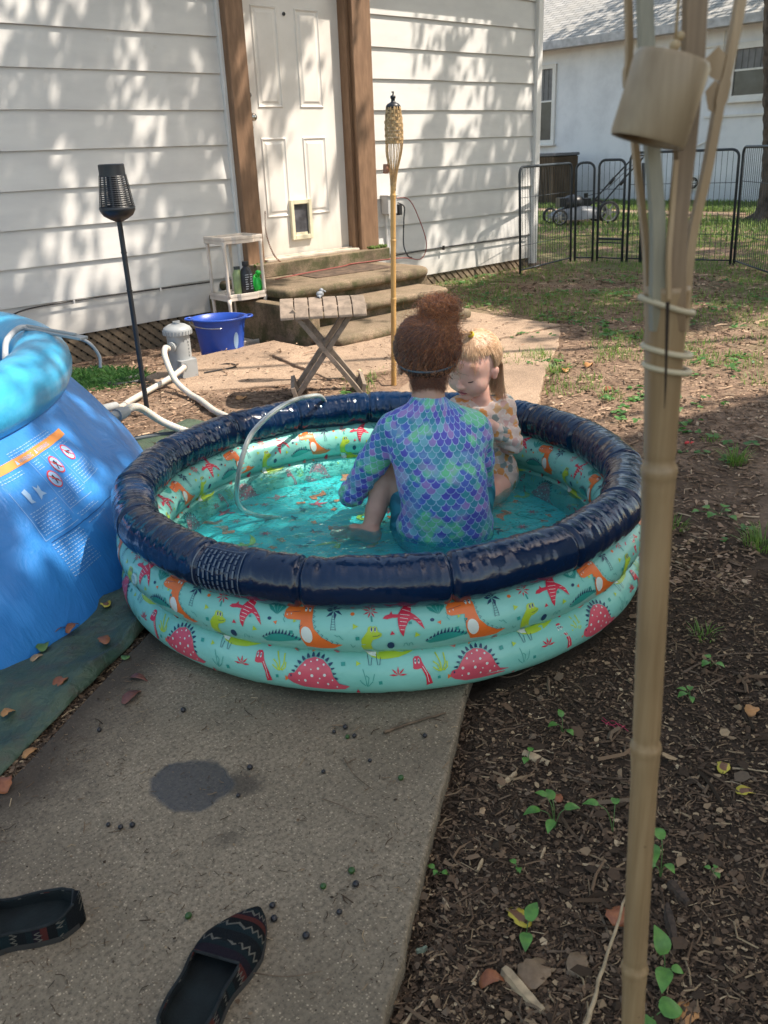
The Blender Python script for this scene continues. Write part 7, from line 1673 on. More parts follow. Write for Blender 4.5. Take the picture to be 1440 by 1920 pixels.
def chips(n, region, smin, smax, name, mat, label, cat, far=False, slab=False, dens=None, p_twig=0.25):
    vs = []; fs = []; k = 0; tries = 0
    while k < n and tries < n*14:
        tries += 1
        x, y = region()
        if dens is not None and rl.random() > dens(x, y): continue
        if slab:
            if not on_slab(x, y) or not free(x, y, True): continue
        elif not free(x, y): continue
        d = math.hypot(x, y); sc = rl.uniform(smin, smax)*(1 if not far else 1+0.25*d)
        sc *= (rl.random()**1.3)*0.8+0.45
        z = gh(x, y)+0.002; b = len(vs); az = rl.uniform(0, TAU); ca, sa = math.cos(az), math.sin(az); t1, t2 = rl.normal(0, 0.35), rl.normal(0, 0.35)
        r = rl.random(); z += sc*0.20*rl.random()
        if r < p_twig:       # sliver or twig
            L = sc*rl.uniform(1.2, 3.2); w = max(0.0007, sc*rl.uniform(0.05, 0.14)); bend = rl.normal(0, 0.12)*L
            P = [(-L/2, 0, 0), (0, bend, abs(t1)*L*0.1), (L/2, 0, t2*L*0.12)]
            for (px_, py_, pz_) in P:
                for (ox, oz) in ((-w, 0), (0, w*1.3), (w, 0)): vs.append((x+px_*ca-(py_+ox)*sa, y+px_*sa+(py_+ox)*ca, z+pz_+oz))
            for q in range(2): fs += [(b+q*3, b+q*3+1, b+q*3+4, b+q*3+3), (b+q*3+1, b+q*3+2, b+q*3+5, b+q*3+4)]
        elif r < 0.80:      # leaf fragment
            m = int(rl.integers(5, 8)); el = rl.uniform(0.35, 0.9)
            for q in range(m):
                a = TAU*q/m; rr_ = sc*0.5*rl.uniform(0.55, 1.15); px_, py_ = rr_*math.cos(a), rr_*math.sin(a)*el
                vs.append((x+px_*ca-py_*sa, y+px_*sa+py_*ca, z+px_*t1*0.6+py_*t2*0.6+0.12*sc*rl.random()+sc*0.05))
            vs.append((x, y, z+sc*0.12)); fs += [(b+q, b+(q+1) % m, b+m) for q in range(m)]
        else:               # clod or pebble
            s_ = sc*0.32
            for (px_, py_, pz_) in ((-1, 0, 0), (0, -0.8, 0.1), (1, 0, 0), (0, 0.9, 0.1), (0.1, 0, 0.8), (0, 0.1, -0.6)):
                vs.append((x+(px_*ca-py_*sa)*s_*rl.uniform(0.7, 1.2), y+(px_*sa+py_*ca)*s_*rl.uniform(0.7, 1.2), z+pz_*s_))
            fs += [(b, b+1, b+4), (b+1, b+2, b+4), (b+2, b+3, b+4), (b+3, b, b+4), (b+1, b, b+5), (b+2, b+1, b+5), (b+3, b+2, b+5), (b, b+3, b+5)]
        k += 1
    me = bpy.data.meshes.new(name); me.from_pydata(vs, [], fs); o = link_mesh(name, me, mat); return tag(o, label, cat, kind='stuff')
def polar(r0, r1, a0, a1, pw=1.0):
    def f_():
        r = r0+(r1-r0)*(rl.random()**pw); a = math.radians(rl.uniform(a0, a1)); return r*math.cos(a), r*math.sin(a)
    return f_
chips(30000, polar(0.80, 2.6, 15, 56, 1.15), 0.006, 0.016, 'leaf_litter', MAT_LIT, 'dense dark mulch of leaf crumbs, bark and twigs right of the walkway', 'mulch', dens=lambda x, y: 1 if x > 0.6 else 0)
chips(900, polar(0.80, 2.8, 15, 56, 1.1), 0.018, 0.040, 'leaf_scraps', MAT_LIT, 'larger broken brown leaf scraps lying over the mulch', 'leaf litter', dens=lambda x, y: 1 if fbm(x*3, y*3, 4) > -0.15 else 0.2, p_twig=0.35)
chips(9000, polar(1.4, 3.0, 52, 92, 1.1), 0.006, 0.017, 'leaf_litter', MAT_LIT, 'leaf crumbs and twigs scattered along the tarp and left walkway edge', 'mulch', dens=lambda x, y: (1.0 if 0.86 < slab_uv(x, y)[1] < 0.985+0.05*fbm(x*4, y*4) else 0.10*max(0, fbm(x*3, y*3, 2))))
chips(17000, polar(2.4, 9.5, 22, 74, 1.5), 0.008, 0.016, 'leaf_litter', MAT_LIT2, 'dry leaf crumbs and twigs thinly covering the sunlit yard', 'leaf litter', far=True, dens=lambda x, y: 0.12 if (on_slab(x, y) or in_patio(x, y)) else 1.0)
chips(1500, polar(0.9, 3.3, 30, 90, 1.0), 0.003, 0.009, 'debris', MAT_LIT, 'tiny crumbs of bark and leaf lying on the concrete walkway', 'debris', slab=True, dens=lambda x, y: 0.25+0.75*max(0, min(1, (0.06-abs(slab_uv(x, y)[1]-0.83))*14)) + 0.5*max(0, fbm(x*5, y*5)), p_twig=0.45)
chips(420, polar(3.3, 6.2, 34, 60, 1.0), 0.006, 0.014, 'debris', MAT_LIT, 'dark crumbs strewn over the tan patio slabs', 'debris', dens=lambda x, y: 1.0 if in_patio(x, y) else 0.0)

# grass and low weeds
MAT_GRASS = M_leaf('grass_blade', (0.075, 0.16, 0.025), (0.20, 0.30, 0.07), 0.4); MAT_WEED = M_leaf('weed_leaf', (0.05, 0.15, 0.035), (0.13, 0.28, 0.07), 0.35)
def blades(n, pick, hmin, hmax, w, seed=1):
    r = np.random.default_rng(seed); vs = []; fs = []; k = 0; t_ = 0
    while k < n and t_ < n*20:
        t_ += 1; q = pick(r)
        if q is None: continue
        x, y = q; h = r.uniform(hmin, hmax); a = r.uniform(0, TAU); ln = r.uniform(0.15, 0.9)*h; c, s = math.cos(a), math.sin(a); ww = w*r.uniform(0.6, 1.3); z = gh(x, y); b = len(vs)
        for t, wd in ((0, 1.0), (0.55, 0.8), (1.0, 0.05)):
            cx_ = x+c*ln*t*t; cy_ = y+s*ln*t*t; cz = z+h*t*(1-0.25*t*ln/h); vs += [(cx_-s*ww*wd, cy_+c*ww*wd, cz), (cx_+s*ww*wd, cy_-c*ww*wd, cz)]
        fs += [(b, b+1, b+3, b+2), (b+2, b+3, b+5, b+4)]; k += 1
    return vs, fs
def lawn(r):
    a = math.radians(r.uniform(23, 50)); d = 3.9+9.5*r.random()**0.8; x, y = d*math.cos(a), d*math.sin(a)
    if not free(x, y) or on_slab(x, y) or in_patio(x, y): return None
    n = fbm(x*0.75+5, y*0.75, 3, 4)*0.5+0.5; n2 = fbm(x*3.2, y*3.2, 8, 3)*0.5+0.5; th = 0.50-0.022*max(0, d-5)
    return (x, y) if n*0.55+n2*0.45 > th+0.03 and r.random() < 0.9 else None
v_, f_ = blades(26000, lawn, 0.018, 0.060, 0.0022, 2); me = bpy.data.meshes.new('grass'); me.from_pydata(v_, [], f_); tag(link_mesh('grass', me, MAT_GRASS), 'thin patchy green grass over the shaded bare soil', 'grass', kind='stuff')
def lawn2(r):
    x = r.uniform(11, 18.0); y = r.uniform(4.5, 13.2)
    if x < 12.3 and r.random() < 0.6: return None
    return (x, y) if (fbm(x*0.8, y*0.8, 1)*0.5+0.5 > 0.36 or x > 15) and not (14.6 < x < 15.5 and y > 7) else None
v_, f_ = blades(24000, lawn2, 0.04, 0.10, 0.008, 3); me = bpy.data.meshes.new('grass'); me.from_pydata(v_, [], f_); tag(link_mesh('grass', me, M_leaf('lawn_blade', (0.09, 0.16, 0.035), (0.20, 0.28, 0.08), 0.4)), 'green lawn strip in front of the neighbouring stucco house', 'grass', kind='stuff')
tag(slab('path', [(14.65, 13.0), (14.7, 7.4), (15.15, 7.0), (15.35, 13.0)], 0.012, m=MAT_PATIO), kind='structure')
# broadleaf weeds (round leaves on short stalks)
wv_, wf_ = [], []
rw = np.random.default_rng(8); cnt_ = 0
while cnt_ < 2600:
    a = math.radians(rw.uniform(20, 50)); d = 2.6+6.5*rw.random()**1.0; x, y = d*math.cos(a), d*math.sin(a); cnt_ += 1
    if not free(x, y) or on_slab(x, y) or in_patio(x, y): continue
    if fbm(x*1.6, y*1.6, 12)*0.5+0.5 < (0.56 if d > 4 else 0.66): continue
    R_ = rw.uniform(0.010, 0.022); z = gh(x, y)+rw.uniform(0.006, 0.03)
    for q in range(int(rw.integers(3, 7))):
        t = rw.uniform(0, TAU); cx_, cy_ = x+1.2*R_*math.cos(t), y+1.2*R_*math.sin(t); b = len(wv_); tz = rw.normal(0, 0.3)
        for m in range(6): s = TAU*m/6+t; wv_.append((cx_+R_*0.75*math.cos(s), cy_+R_*0.75*math.sin(s), z+tz*R_*math.cos(TAU*m/6)))
        wf_.append(tuple(b+m for m in range(6)))
me = bpy.data.meshes.new('weeds'); me.from_pydata(wv_, [], wf_); tag(link_mesh('weeds', me, MAT_WEED), 'low round leaved weeds spreading between the grass patches', 'weeds', kind='stuff')

# ---- grass tufts that can be told apart
def tuft(x, y, n, h, label, seed, spread=0.03, w=0.0016):
    r0 = np.random.default_rng(seed); vs = []; fs = []
    for k in range(n):
        a = r0.uniform(0, TAU); q = spread*math.sqrt(r0.random()); bx_, by_ = q*math.cos(a), q*math.sin(a); hh = h*r0.uniform(0.5, 1.15); ln = hh*r0.uniform(0.25, 1.0); c, s = math.cos(a+r0.normal(0, 0.5)), math.sin(a+r0.normal(0, 0.5)); b = len(vs)
        for t, wd in ((0, 0.8), (0.35, 1.0), (0.7, 0.8), (1.0, 0.05)):
            cx_ = bx_+c*ln*t*t; cy_ = by_+s*ln*t*t; cz = hh*t*(1-0.35*t*min(1, ln/hh)); vs += [(cx_-s*w*wd, cy_+c*w*wd, cz), (cx_+s*w*wd, cy_-c*w*wd, cz)]
        fs += [(b+2*i, b+2*i+1, b+2*i+3, b+2*i+2) for i in range(3)]
    me = bpy.data.meshes.new('grass_tuft'); me.from_pydata(vs, [], fs); o = link_mesh('grass_tuft', me, MAT_GRASS, loc=(x, y, gh(x, y)-0.002)); tag(o, label, 'grass tuft', 'grass tufts right of the pool')
for a in ((3.24, 1.44, 90, 0.085, 'spiky green grass tuft right of the bamboo pole, level with the pool rim', 1, 0.045), (2.57, 1.02, 110, 0.080, 'dense grass tuft cut by the right edge below the round leaved weeds', 2, 0.055), (2.52, 1.30, 60, 0.050, 'small ragged grass tuft just right of the foreground pole', 3, 0.05),
          (4.10, 2.92, 80, 0.07, 'sunlit yellow green tuft at the corner of the walkway slab', 4, 0.07), (4.30, 3.20, 90, 0.075, 'sunlit tuft beside the far right slab edge', 5, 0.08), (3.78, 2.36, 50, 0.06, 'lone sunlit tuft just behind the right pool rim', 6, 0.07), (4.66, 2.95, 60, 0.05, 'broad sunlit tuft left of the bamboo pole bands', 7, 0.10), (4.55, 1.95, 70, 0.06, 'sunlit tuft by the right edge at the shadow line', 8, 0.12),
          (3.45, 1.65, 34, 0.035, 'dry straw coloured tuft above the spiky green one', 9, 0.04), (1.92, 0.88, 30, 0.05, 'thin tuft in the dark mulch under the pool side', 10, 0.03)): tuft(*a)
def patch(loc, n, h, rx, ry, label, seed):
    r0 = np.random.default_rng(seed); vs = []; fs = []
    for k in range(n):
        a = r0.uniform(0, TAU); q = math.sqrt(r0.random()); x, y = rx*q*math.cos(a), ry*q*math.sin(a); hh = h*r0.uniform(0.5, 1.2); t = r0.uniform(0, TAU); c, s = math.cos(t), math.sin(t); b = len(vs); w = 0.0025
        vs += [(x-s*w, y+c*w, 0), (x+s*w, y-c*w, 0), (x+c*hh*0.5+s*w*0.5, y+s*hh*0.5-c*w*0.5, hh*0.8), (x+c*hh*0.9, y+s*hh*0.9, hh)]; fs += [(b, b+1, b+2, b+3)]
    me = bpy.data.meshes.new('grass_patch'); me.from_pydata(vs, [], fs); o = link_mesh('grass_patch', me, M_leaf('dark_grass', (0.025, 0.085, 0.02), (0.06, 0.15, 0.035), 0.3), loc=loc); tag(o, label, 'grass patch')
patch((2.35, 5.05, gz(2.35, 5.05)-0.006), 2600, 0.045, 0.26, 0.42, 'dark green grass patch between the blue pool and the lattice', 3)
# ---- moss on the sill
mb = MB(); rm = random.Random(4)
for k in range(60): mb.ball((5.41+rm.uniform(-0.08, 0.10), 5.86+rm.uniform(-0.04, 0.03), 0.424+rm.random()*0.012), rm.uniform(0.008, 0.016), 6)
for k in range(26): mb.ball((4.14+rm.uniform(-0.08, 0.10), 5.84+rm.uniform(-0.03, 0.03), 0.40+rm.random()*0.02), rm.uniform(0.006, 0.012), 6)
mo = mb.build('moss', simple('moss', (0.10, 0.15, 0.03), 1.0, 0.4, 30)); tag(mo, 'green moss clumps growing on the door sill by the brown posts', 'moss', kind='stuff')

# ---- seedlings and leafy plants, each a plant of its own
def leaf_shape(L, W, heart=0.0, n=7, curl=0.15):
    """leaf along +x, two-sided polygon rows"""
    vs = []; fs = []
    for i in range(n+1):
        t = i/n; w = W*math.sin(PI*min(1, (t*0.93+0.07))**0.75)**0.9 if t < 1 else 0.0; w = max(w, 0.0004); x = L*t; z = curl*L*math.sin(PI*t)-0.12*L*t*t
        if heart and t < 0.15: x -= heart*L*0.0
        vs += [(x, -w, z+0.12*w), (x, 0, z-0.05*w), (x, w, z+0.12*w)]
    for i in range(n):
        for j in range(2): fs.append((i*3+j, (i+1)*3+j, (i+1)*3+j+1, i*3+j+1))
    return vs, fs
def M_flat(name, c1, c2, c3=None, rough=0.45):
    M = NT(name); c = M.coord(); b = M.mix(M.ramp(M.noise(c, 40, 4), [(0.4, 0.0), (0.6, 1.0)]), c1, c2)
    M.setp('Base Color', b); M.setp('Roughness', rough); return M.m
MAT_SEED = M_flat('seedling_green', (0.055, 0.155, 0.020), (0.10, 0.24, 0.035)); MAT_STEM = simple('stem_green', (0.08, 0.16, 0.04), 0.5)
def seedling(x, y, leaves, label, seed):
    z = gh(x, y); pl_ = empty('seedling', (x, y, z), label=label, cat='seedling', group='green seedlings in the mulch')
    for (az, L, W, h, r_, tilt) in leaves:
        a = math.radians(az); mb = MB(); tip = Vector((r_*math.cos(a), r_*math.sin(a), h)); mb.tube(smooth_path([(0, 0, 0), (tip.x*0.4, tip.y*0.4, h*0.75), tip], 5), 0.0009, 5)
        mb.build('stem', MAT_STEM, pl_)
        vs, fs = leaf_shape(L*0.82, W*0.85); R_ = Euler((0, math.radians(tilt), a)).to_matrix(); mb = MB(); mb.add([tip+R_ @ Vector(v) for v in vs], fs); mb.build('leaf', MAT_SEED, pl_, smooth=True)
SD = [((1.22, 0.907), [(200, .022, .009, .02, .01, 5), (20, .020, .008, .022, .01, 0)], 'small two leaved seedling beside the pale bark chips'),
      ((1.345, 0.908), [(150, .026, .010, .03, .015, 5), (60, .024, .009, .04, .008, -30), (260, .022, .009, .02, .015, 10)], 'three leaved seedling in the mulch below the pool side'),
      ((1.10, 0.75), [(140, .040, .012, .05, .03, 10), (200, .036, .011, .04, .02, 12), (60, .034, .011, .06, .015, -10), (330, .040, .012, .045, .02, 5), (100, .030, .009, .07, .02, 0)], 'large many leaved seedling in the middle of the mulch'),
      ((1.16, 0.66), [(120, .036, .011, .06, .03, 5), (30, .032, .010, .05, .02, 10)], 'upright seedling with long leaves left of the foreground pole'),
      ((1.165, 0.585), [(215, .060, .017, .025, .01, 5)], 'single broad pointed leaf touching the foreground pole'),
      ((1.115, 0.535), [(50, .045, .013, .08, .012, 5), (250, .026, .009, .045, .01, 0), (120, .022, .008, .03, .01, -5)], 'tall thin seedling directly right of the foreground pole'),
      ((0.868, 0.84), [(100, .018, .007, .015, .008, 0), (300, .018, .007, .012, .008, 5), (200, .014, .006, .02, .006, 0)], 'tiny seedling next to the edge of the concrete'),
      ((0.872, 0.640), [(215, .040, .013, .012, .01, 5), (15, .044, .014, .020, .008, -20)], 'two leaved seedling pushing up through a yellow brown leaf'),
      ((0.955, 0.435), [(205, .050, .016, .02, .01, 5), (60, .052, .017, .03, .006, -45), (300, .024, .010, .01, .01, 10)], 'bright seedling with one upright leaf right of the pole foot'),
      ((0.875, 0.405), [(180, .055, .018, .015, .01, 8), (330, .045, .022, .015, .01, 5)], 'broad leaved seedling by the orange leaf at the bottom edge'),
      ((1.19, 0.475), [(100, .014, .006, .012, .006, 5), (240, .014, .006, .012, .006, 5), (10, .012, .005, .012, .006, 5)], 'tiny three leaved seedling in dark soil at the right'),
      ((0.96, 0.73), [(230, .022, .007, .02, .006, -20), (80, .020, .007, .02, .005, 10)], 'small narrow leaved seedling left of the yellow brown leaf'),
      ((1.65, 0.77), [(160, .030, .010, .02, .012, 5), (100, .028, .008, .02, .01, 5), (30, .030, .009, .015, .015, 8), (220, .024, .008, .015, .012, 8)], 'spreading pale seedling right of the foreground pole near the sticks'),
      ((1.81, 0.80), [(170, .030, .012, .02, .012, 5), (60, .026, .010, .02, .01, 5), (280, .026, .010, .015, .012, 8)], 'round leaved seedling above the sticks at the right'),
      ((2.70, 1.23), [(170, .040, .020, .02, .03, 8), (90, .038, .020, .02, .04, 5), (10, .040, .020, .018, .05, 8), (260, .036, .018, .015, .04, 8), (320, .030, .016, .02, .02, 8), (130, .030, .016, .02, .07, 8)], 'cluster of round pale leaves between the grass tufts at the right')]
for i, (p, lv, lab_) in enumerate(SD): seedling(p[0], p[1], lv, lab_, i)

# ---- single dead leaves
def M_dead(name, c1, c2, edge=None):
    M = NT(name); uv = M.coord('Generated'); c = M.coord(); n = M.noise(c, 60, 4, 0.6)
    b = M.mix(M.ramp(n, [(0.35, 0.0), (0.65, 1.0)]), c1, c2)
    if edge is not None:
        sx = M.t.nodes.new('ShaderNodeSeparateXYZ'); M.l(uv, sx.inputs[0]); d = M.math('ABSOLUTE', M.math('SUBTRACT', sx.outputs[1], 0.5)); e = M.math('ABSOLUTE', M.math('SUBTRACT', sx.outputs[0], 0.5))
        d = M.math('ADD', M.math('MAXIMUM', d, M.math('MULTIPLY', e, 0.75)), M.math('MULTIPLY_ADD', n, 0.35, -0.17)); b = M.mix(M.ramp(d, [(0.22, 0.0), (0.27, 1.0)]), b, edge)
    M.setp('Base Color', b); M.setp('Roughness', 0.5); return M.m
D_RUST = M_dead('rust_leaf', (0.22, 0.07, 0.03), (0.34, 0.12, 0.045)); D_TAN = M_dead('tan_leaf', (0.33, 0.21, 0.11), (0.45, 0.30, 0.17)); D_BR = M_dead('brown_leaf', (0.09, 0.05, 0.03), (0.17, 0.10, 0.06)); D_YB = M_dead('yellow_edged_leaf', (0.16, 0.07, 0.035), (0.20, 0.09, 0.04), (0.48, 0.38, 0.04)); D_OR = M_dead('orange_leaf', (0.42, 0.19, 0.06), (0.50, 0.25, 0.09)); D_RED = M_dead('red_brown_leaf', (0.13, 0.045, 0.035), (0.20, 0.075, 0.05)); D_GRY = M_dead('grey_leaf', (0.17, 0.105, 0.055), (0.25, 0.165, 0.095)); D_GR = M_dead('fallen_green_leaf', (0.06, 0.13, 0.03), (0.12, 0.20, 0.05))
def dead(px, py, L, W, az, m, label, curl=0.22, z=None, grp='fallen leaves', roll=0.0, pos=None):
    r_ = RC @ Vector(((px-720)/1619, -(py-960)/1619, -1)); t = -1.2/r_.z; x, y = r_.x*t, r_.y*t
    vs, fs = leaf_shape(L, W, n=9, curl=curl); rj = random.Random(int(px*7+py)); 
    vs = [(v[0]-L/2, v[1]*(1+0.18*rj.uniform(-1, 1)), v[2]+abs(v[1])*0.45*curl*4*0.5) for v in vs]
    mb = MB(); mb.add(vs, fs); o = mb.build('fallen_leaf', m, smooth=True); zz_ = (gh(x, y) if z is None else z)+0.004
    o.location = (x, y, zz_); o.rotation_euler = (roll, 0, math.radians(az)); s = o.modifiers.new('s', 'SOLIDIFY'); s.thickness = 0.0007
    tag(o, label, 'leaf', grp)
dead(250, 1313, .070, .014, 25, D_RED, 'red brown curled leaf lying on the concrete near the tarp', .12)
dead(262, 1280, .050, .010, -60, D_RED, 'dark red leaf fallen beside the kiddie pool base', .15)
dead(197, 1210, .060, .015, 75, D_RUST, 'rusty leaf lying on the tarp between the two pools', .1, .016)
dead(112, 1195, .065, .020, 10, D_RED, 'large reddish leaf against the base of the blue pool', .2, .016)
dead(140, 1190, .060, .012, 35, D_RUST, 'orange brown leaf touching the reddish leaf at the blue pool', .2, .018)
dead(75, 1245, .045, .010, 15, D_TAN, 'thin tan leaf at the foot of the blue pool', .15, .016)
dead(85, 1225, .050, .016, 60, D_GR, 'green leaf curled at the foot of the blue pool', .2, .016)
dead(120, 1290, .060, .014, 30, D_RUST, 'long brown leaf on the tarp amid a pile of scraps', .15, .016)
dead(20, 1350, .035, .012, 10, D_OR, 'small orange leaf alone on the tarp at the left edge', .2, .016)
dead(60, 1413, .045, .010, 20, D_OR, 'orange leaf on the dirt strip beside the walkway', .15)
dead(200, 1145, .035, .016, 80, D_YB, 'yellow and brown leaf on the tarp beside the aqua ring', .2, .016)
dead(155, 1258, .028, .015, 110, D_GR, 'bright green leaf on the tarp near its edge', .1, .016)
dead(238, 1240, .024, .013, 40, D_GR, 'small green leaf on the dirt by the tarp corner', .1)
dead(15, 1480, .060, .014, 60, D_RUST, 'curled rust leaf at the left edge by the concrete', .25)
dead(970, 1708, .058, .019, 78, D_YB, 'upright yellow leaf with a brown centre in the mulch', .08, None, roll=0.2)
dead(1358, 1435, .046, .013, 15, D_YB, 'yellow leaf with brown middle at the right, above the stick', .15)
dead(1400, 1482, .042, .013, -40, D_YB, 'dark leaf with yellow rim at the right edge', .12)
dead(1010, 1815, .075, .024, -5, D_GRY, 'large grey brown leaf draped behind the split bark', .12)
dead(1085, 1800, .058, .016, 20, D_GRY, 'broken grey leaf right of the large grey brown one', .15)
dead(1290, 1893, .056, .016, 5, D_OR, 'flat orange leaf at the bottom edge right of the pole', .05)
dead(1150, 1722, .045, .018, 60, D_RUST, 'crumpled rust leaf just left of the foreground pole', .35)
dead(925, 1835, .045, .012, -30, D_RUST, 'folded rust brown leaf beside the split bark', .35)
dead(1410, 1332, .050, .015, 10, D_OR, 'orange brown leaf near the right edge above the yellow ones', .2)
dead(1345, 1635, .034, .008, -15, D_TAN, 'small pale tan leaf alone in dark soil at right', .1)
dead(1045, 1492, .026, .009, 60, D_RUST, 'little rust leaf standing among the seedlings', .25)
dead(1065, 1205, .050, .014, 5, D_RUST, 'rust leaf lying at the foot of the pool right side', .15)
dead(455, 745, .085, .030, 30, D_OR, 'sunlit yellow orange leaf on the ground behind the pool', .1)
dead(1060, 692, .070, .022, 40, D_OR, 'sunlit orange leaf on the grass by the walkway corner', .2)
dead(1105, 685, .080, .022, 10, D_OR, 'sunlit orange leaf right of the walkway corner', .25)
dead(1145, 730, .080, .02, -20, D_RUST, 'sunlit reddish leaf on the bare ground behind the pool', .2)
dead(905, 1505, .030, .006, 30, D_TAN, 'pale straw coloured sliver of leaf in the mulch', .1)
dead(1385, 965, .05, .014, 20, D_TAN, 'tan leaf between the weeds right of the pole', .15)
# ---- sticks and bark
MAT_STICK = simple('stick', (0.16, 0.105, 0.065), 0.85, 0.4, 40, 0.4, 120); MAT_PALE = simple('pale_wood', (0.44, 0.32, 0.19), 0.8, 0.3, 50, 0.3, 150); MAT_BK2 = simple('dark_bark', (0.08, 0.052, 0.035), 0.95, 0.4, 60, 0.8, 90)
def gp(px, py): r_ = RC @ Vector(((px-720)/1619, -(py-960)/1619, -1)); t = -1.2/r_.z; return Vector((r_.x*t, r_.y*t, 0))
def stick(pts, r, label, m=MAT_STICK, lift=0.004, taper=0.5, name='stick', twig=None):
    P = []
    for p in pts: q = gp(*p[:2]); q.z = gh(q.x, q.y)+lift+(p[2] if len(p) > 2 else 0); P.append(q)
    P = smooth_path(P, 6); n = len(P); mb = MB(); rs = random.Random(int(pts[0][0]))
    P = [p+Vector((rs.uniform(-1, 1), rs.uniform(-1, 1), 0))*r*0.35 for p in P]
    mb.tube(P, [r*(1-(1-taper)*i/(n-1))*rs.uniform(0.88, 1.12) for i in range(n)], 8)
    if twig: q = [gp(*t) for t in twig]; q = [Vector((v.x, v.y, gh(v.x, v.y)+lift)) for v in q]; mb.tube(q, r*0.45, 6)
    tag(mb.build(name, m, smooth=True), label, 'stick', 'sticks and twigs')
stick([(720, 1382), (760, 1368), (835, 1345)], .0042, 'short thick stick lying on the walkway near its right edge')
stick([(645, 1430), (665, 1462), (700, 1490)], .0012, 'thin bent twig lying on the concrete below the pool')
stick([(605, 1507), (640, 1520), (668, 1535)], .0009, 'very thin twig on the concrete beside the bent one')
stick([(470, 1835), (540, 1842), (605, 1832)], .0011, 'fine twig on the concrete beside the toe of the right shoe')
stick([(1055, 1432), (1120, 1452), (1182, 1458)], .0022, 'smooth curved stick ending at the foreground pole')
stick([(1088, 1575), (1105, 1530), (1135, 1475)], .0030, 'upright leaning stick among the seedlings', twig=[(1120, 1505), (1142, 1472)])
stick([(1120, 1535), (1132, 1560), (1140, 1575)], .0016, 'short twig leaning beside the upright stick')
stick([(1098, 1925, 0), (1122, 1860, .03), (1165, 1775, .11)], .0038, 'pale crooked branch leaning against the bamboo pole', MAT_PALE)
stick([(1380, 1620), (1410, 1608), (1445, 1595)], .0018, 'thin reddish stick at the right edge')
stick([(1320, 1340), (1365, 1368), (1405, 1400)], .0018, 'grey twig running down toward the right edge')
stick([(1372, 1440), (1405, 1442), (1442, 1446)], .0026, 'pale stick under the yellow leaf at the right edge', MAT_PALE)
stick([(1280, 1258), (1350, 1230), (1440, 1222)], .0036, 'long dark stick crossing the right edge above the leaves')
stick([(1345, 1420), (1385, 1530), (1380, 1590)], .0010, 'wiry arched stem at the right of the mulch')
stick([(895, 1240), (950, 1262), (1000, 1250)], .0020, 'slender twig at the base of the pool')
stick([(740, 1925), (765, 1885), (795, 1865)], .0034, 'pale stick at the bottom beside the walkway edge', MAT_PALE)
stick([(1025, 1775), (1060, 1778), (1082, 1776)], .0026, 'short red brown stick above the grey leaf')
stick([(840, 1690), (900, 1655), (925, 1640)], .0014, 'thin twig beside the tiny seedling at the concrete edge')
stick([(1290, 860), (1330, 835), (1400, 842)], .003, 'dark curved twig in the shade by the dry tuft')
stick([(1190, 785), (1210, 800), (1230, 812)], .004, 'short sunlit stick behind the pole') if False else None
def bark(px0, py0, px1, py1, w, label, m=MAT_PALE, th=0.006):
    a = gp(px0, py0); b = gp(px1, py1); d = (b-a); L = d.length; az = math.atan2(d.y, d.x); rs = random.Random(int(px0)); n = 7; mb = MB(); vs = []; fs = []
    for i in range(n+1):
        t = i/n; ww = w*(0.5+0.5*math.sin(PI*(t*0.8+0.12)))*rs.uniform(0.75, 1.15)/2; z = th*(0.8+0.4*rs.random())
        vs += [(L*t, -ww, 0), (L*t, -ww*0.6, z), (L*t, ww*0.5, z*1.1), (L*t, ww, 0)]
    for i in range(n):
        for j in range(3): fs.append((i*4+j, (i+1)*4+j, (i+1)*4+j+1, i*4+j+1))
        fs.append((i*4+3, (i+1)*4+3, (i+1)*4, i*4))
    fs += [(3, 2, 1, 0), (n*4, n*4+1, n*4+2, n*4+3)]; mb.add(vs, fs); o = mb.build('bark_chip', m, loc=(a.x, a.y, gh(a.x, a.y)+0.002), rot=(0, 0, az)); tag(o, label, 'bark chip', 'pieces of bark and wood')
bark(945, 1812, 1018, 1892, .026, 'large split piece of pale bark at the bottom of the mulch', MAT_PALE, .012)
bark(855, 1548, 898, 1590, .012, 'dark and pale splinter of wood near the concrete edge', MAT_PALE)
bark(935, 1465, 968, 1440, .012, 'pale bent wood chip beside the frayed bark')
bark(982, 1405, 1030, 1425, .024, 'frayed pale bark piece with a torn edge')
bark(895, 1625, 905, 1605, .008, 'small white wood chip standing near the splinter')
bark(1014, 1605, 1022, 1585, .007, 'short pale cylinder of wood under the seedlings')
bark(1255, 1660, 1290, 1700, .022, 'rounded dark bark lump right of the pole', MAT_BK2, .012)
bark(1250, 1705, 1265, 1770, .018, 'curled dark bark strip right of the pole', MAT_BK2, .014)
bark(830, 1670, 842, 1690, .006, 'tiny pale chip beside the tiny seedling')
bark(780, 1770, 800, 1762, .010, 'greenish grey bark bit at the walkway edge', simple('lichen_bark', (0.20, 0.24, 0.17), 0.9, 0.4, 60))
bark(1000, 1180, 1040, 1160, .016, 'rusty bark bit at the base of the pool', MAT_BK2)
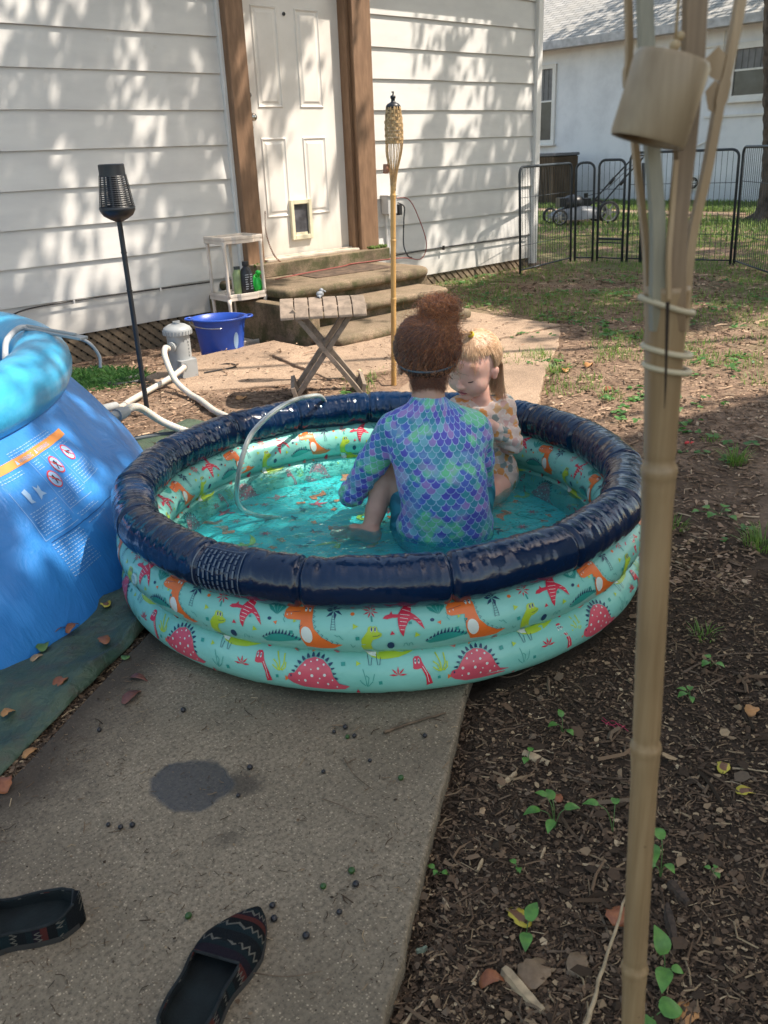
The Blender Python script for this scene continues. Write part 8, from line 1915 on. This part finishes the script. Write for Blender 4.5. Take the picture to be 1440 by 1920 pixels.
# ---- berries
MAT_BGRN = simple('green_berry', (0.035, 0.10, 0.02), 0.35, 0.3, 60); MAT_BDK = simple('dark_berry', (0.022, 0.020, 0.024), 0.35, 0.3, 60)
def berry(px, py, r, m, label, grp):
    p = gp(px, py); mb = MB(); mb.ball((0, 0, r*0.95), r, 12, 0, (1.08, 1, 0.97)); mb.tube([(0, 0, r*1.85), (0.0006, 0, r*2.15)], r*0.16, 5); o = mb.build('berry', m, loc=(p.x, p.y, gh(p.x, p.y) if not on_slab(p.x, p.y) else 0.008), smooth=True); tag(o, label, 'berry', grp)
for (px_, py_, r_, lb) in ((660, 1643, .0062, 'green berry farthest right among the green ones on the concrete'), (607, 1672, .0055, 'dull green berry just left of and below the brightest one'), (355, 1728, .0060, 'green berry alone between the two shoes'), (752, 1468, .0060, 'green berry at the right edge of the walkway'), (652, 1390, .0050, 'greenish berry in the small cluster below the pool')):
    berry(px_, py_, r_, MAT_BGRN, lb, 'green berries on the concrete')
for (px_, py_) in ((515, 1733), (512, 1708), (637, 1720), (575, 1765), (694, 1434), (627, 1380), (648, 1372), (665, 1388), (607, 1455), (188, 1377), (345, 1340), (250, 1556), (228, 1560), (205, 1555), (448, 1500), (470, 1448), (797, 1388), (668, 1668)):
    berry(px_, py_, random.uniform(.0042, .0062), MAT_BDK, 'small dark round berry lying on the concrete walkway', 'dark berries on the concrete')
# bits of red thread
tag((lambda m: ([m.tube(smooth_path([gp(px_, py_)+Vector((0, 0, 0.006+gh(*gp(px_, py_)[:2]))) for (px_, py_) in q], 4), 0.0008, 4) for q in ([(1128, 1350), (1145, 1360), (1160, 1358), (1178, 1372)], [(1135, 1358), (1150, 1352), (1165, 1368)], [(1130, 1345), (1155, 1365), (1172, 1362)])], m.build('red_thread', simple('red_thread', (0.45, 0.03, 0.08), 0.7)))[1])(MB()), 'tangle of red thread on the mulch left of the pole', 'thread')
mb = MB(); q = gp(1288, 832); mb.ball((q.x, q.y, gh(q.x, q.y)+0.008), 0.012, 8, 0, (1.4, 0.8, 0.6)); mb.ball((q.x+0.02, q.y-0.012, gh(q.x, q.y)+0.006), 0.010, 8, 0, (1.3, 0.7, 0.5)); tag(mb.build('red_scrap', simple('red_scrap', (0.6, 0.03, 0.03), 0.5)), 'small bright red scrap on the bare ground right of the pole', 'scrap')
for a_o in list(bpy.data.scenes):
    if a_o != SC: bpy.data.scenes.remove(a_o)
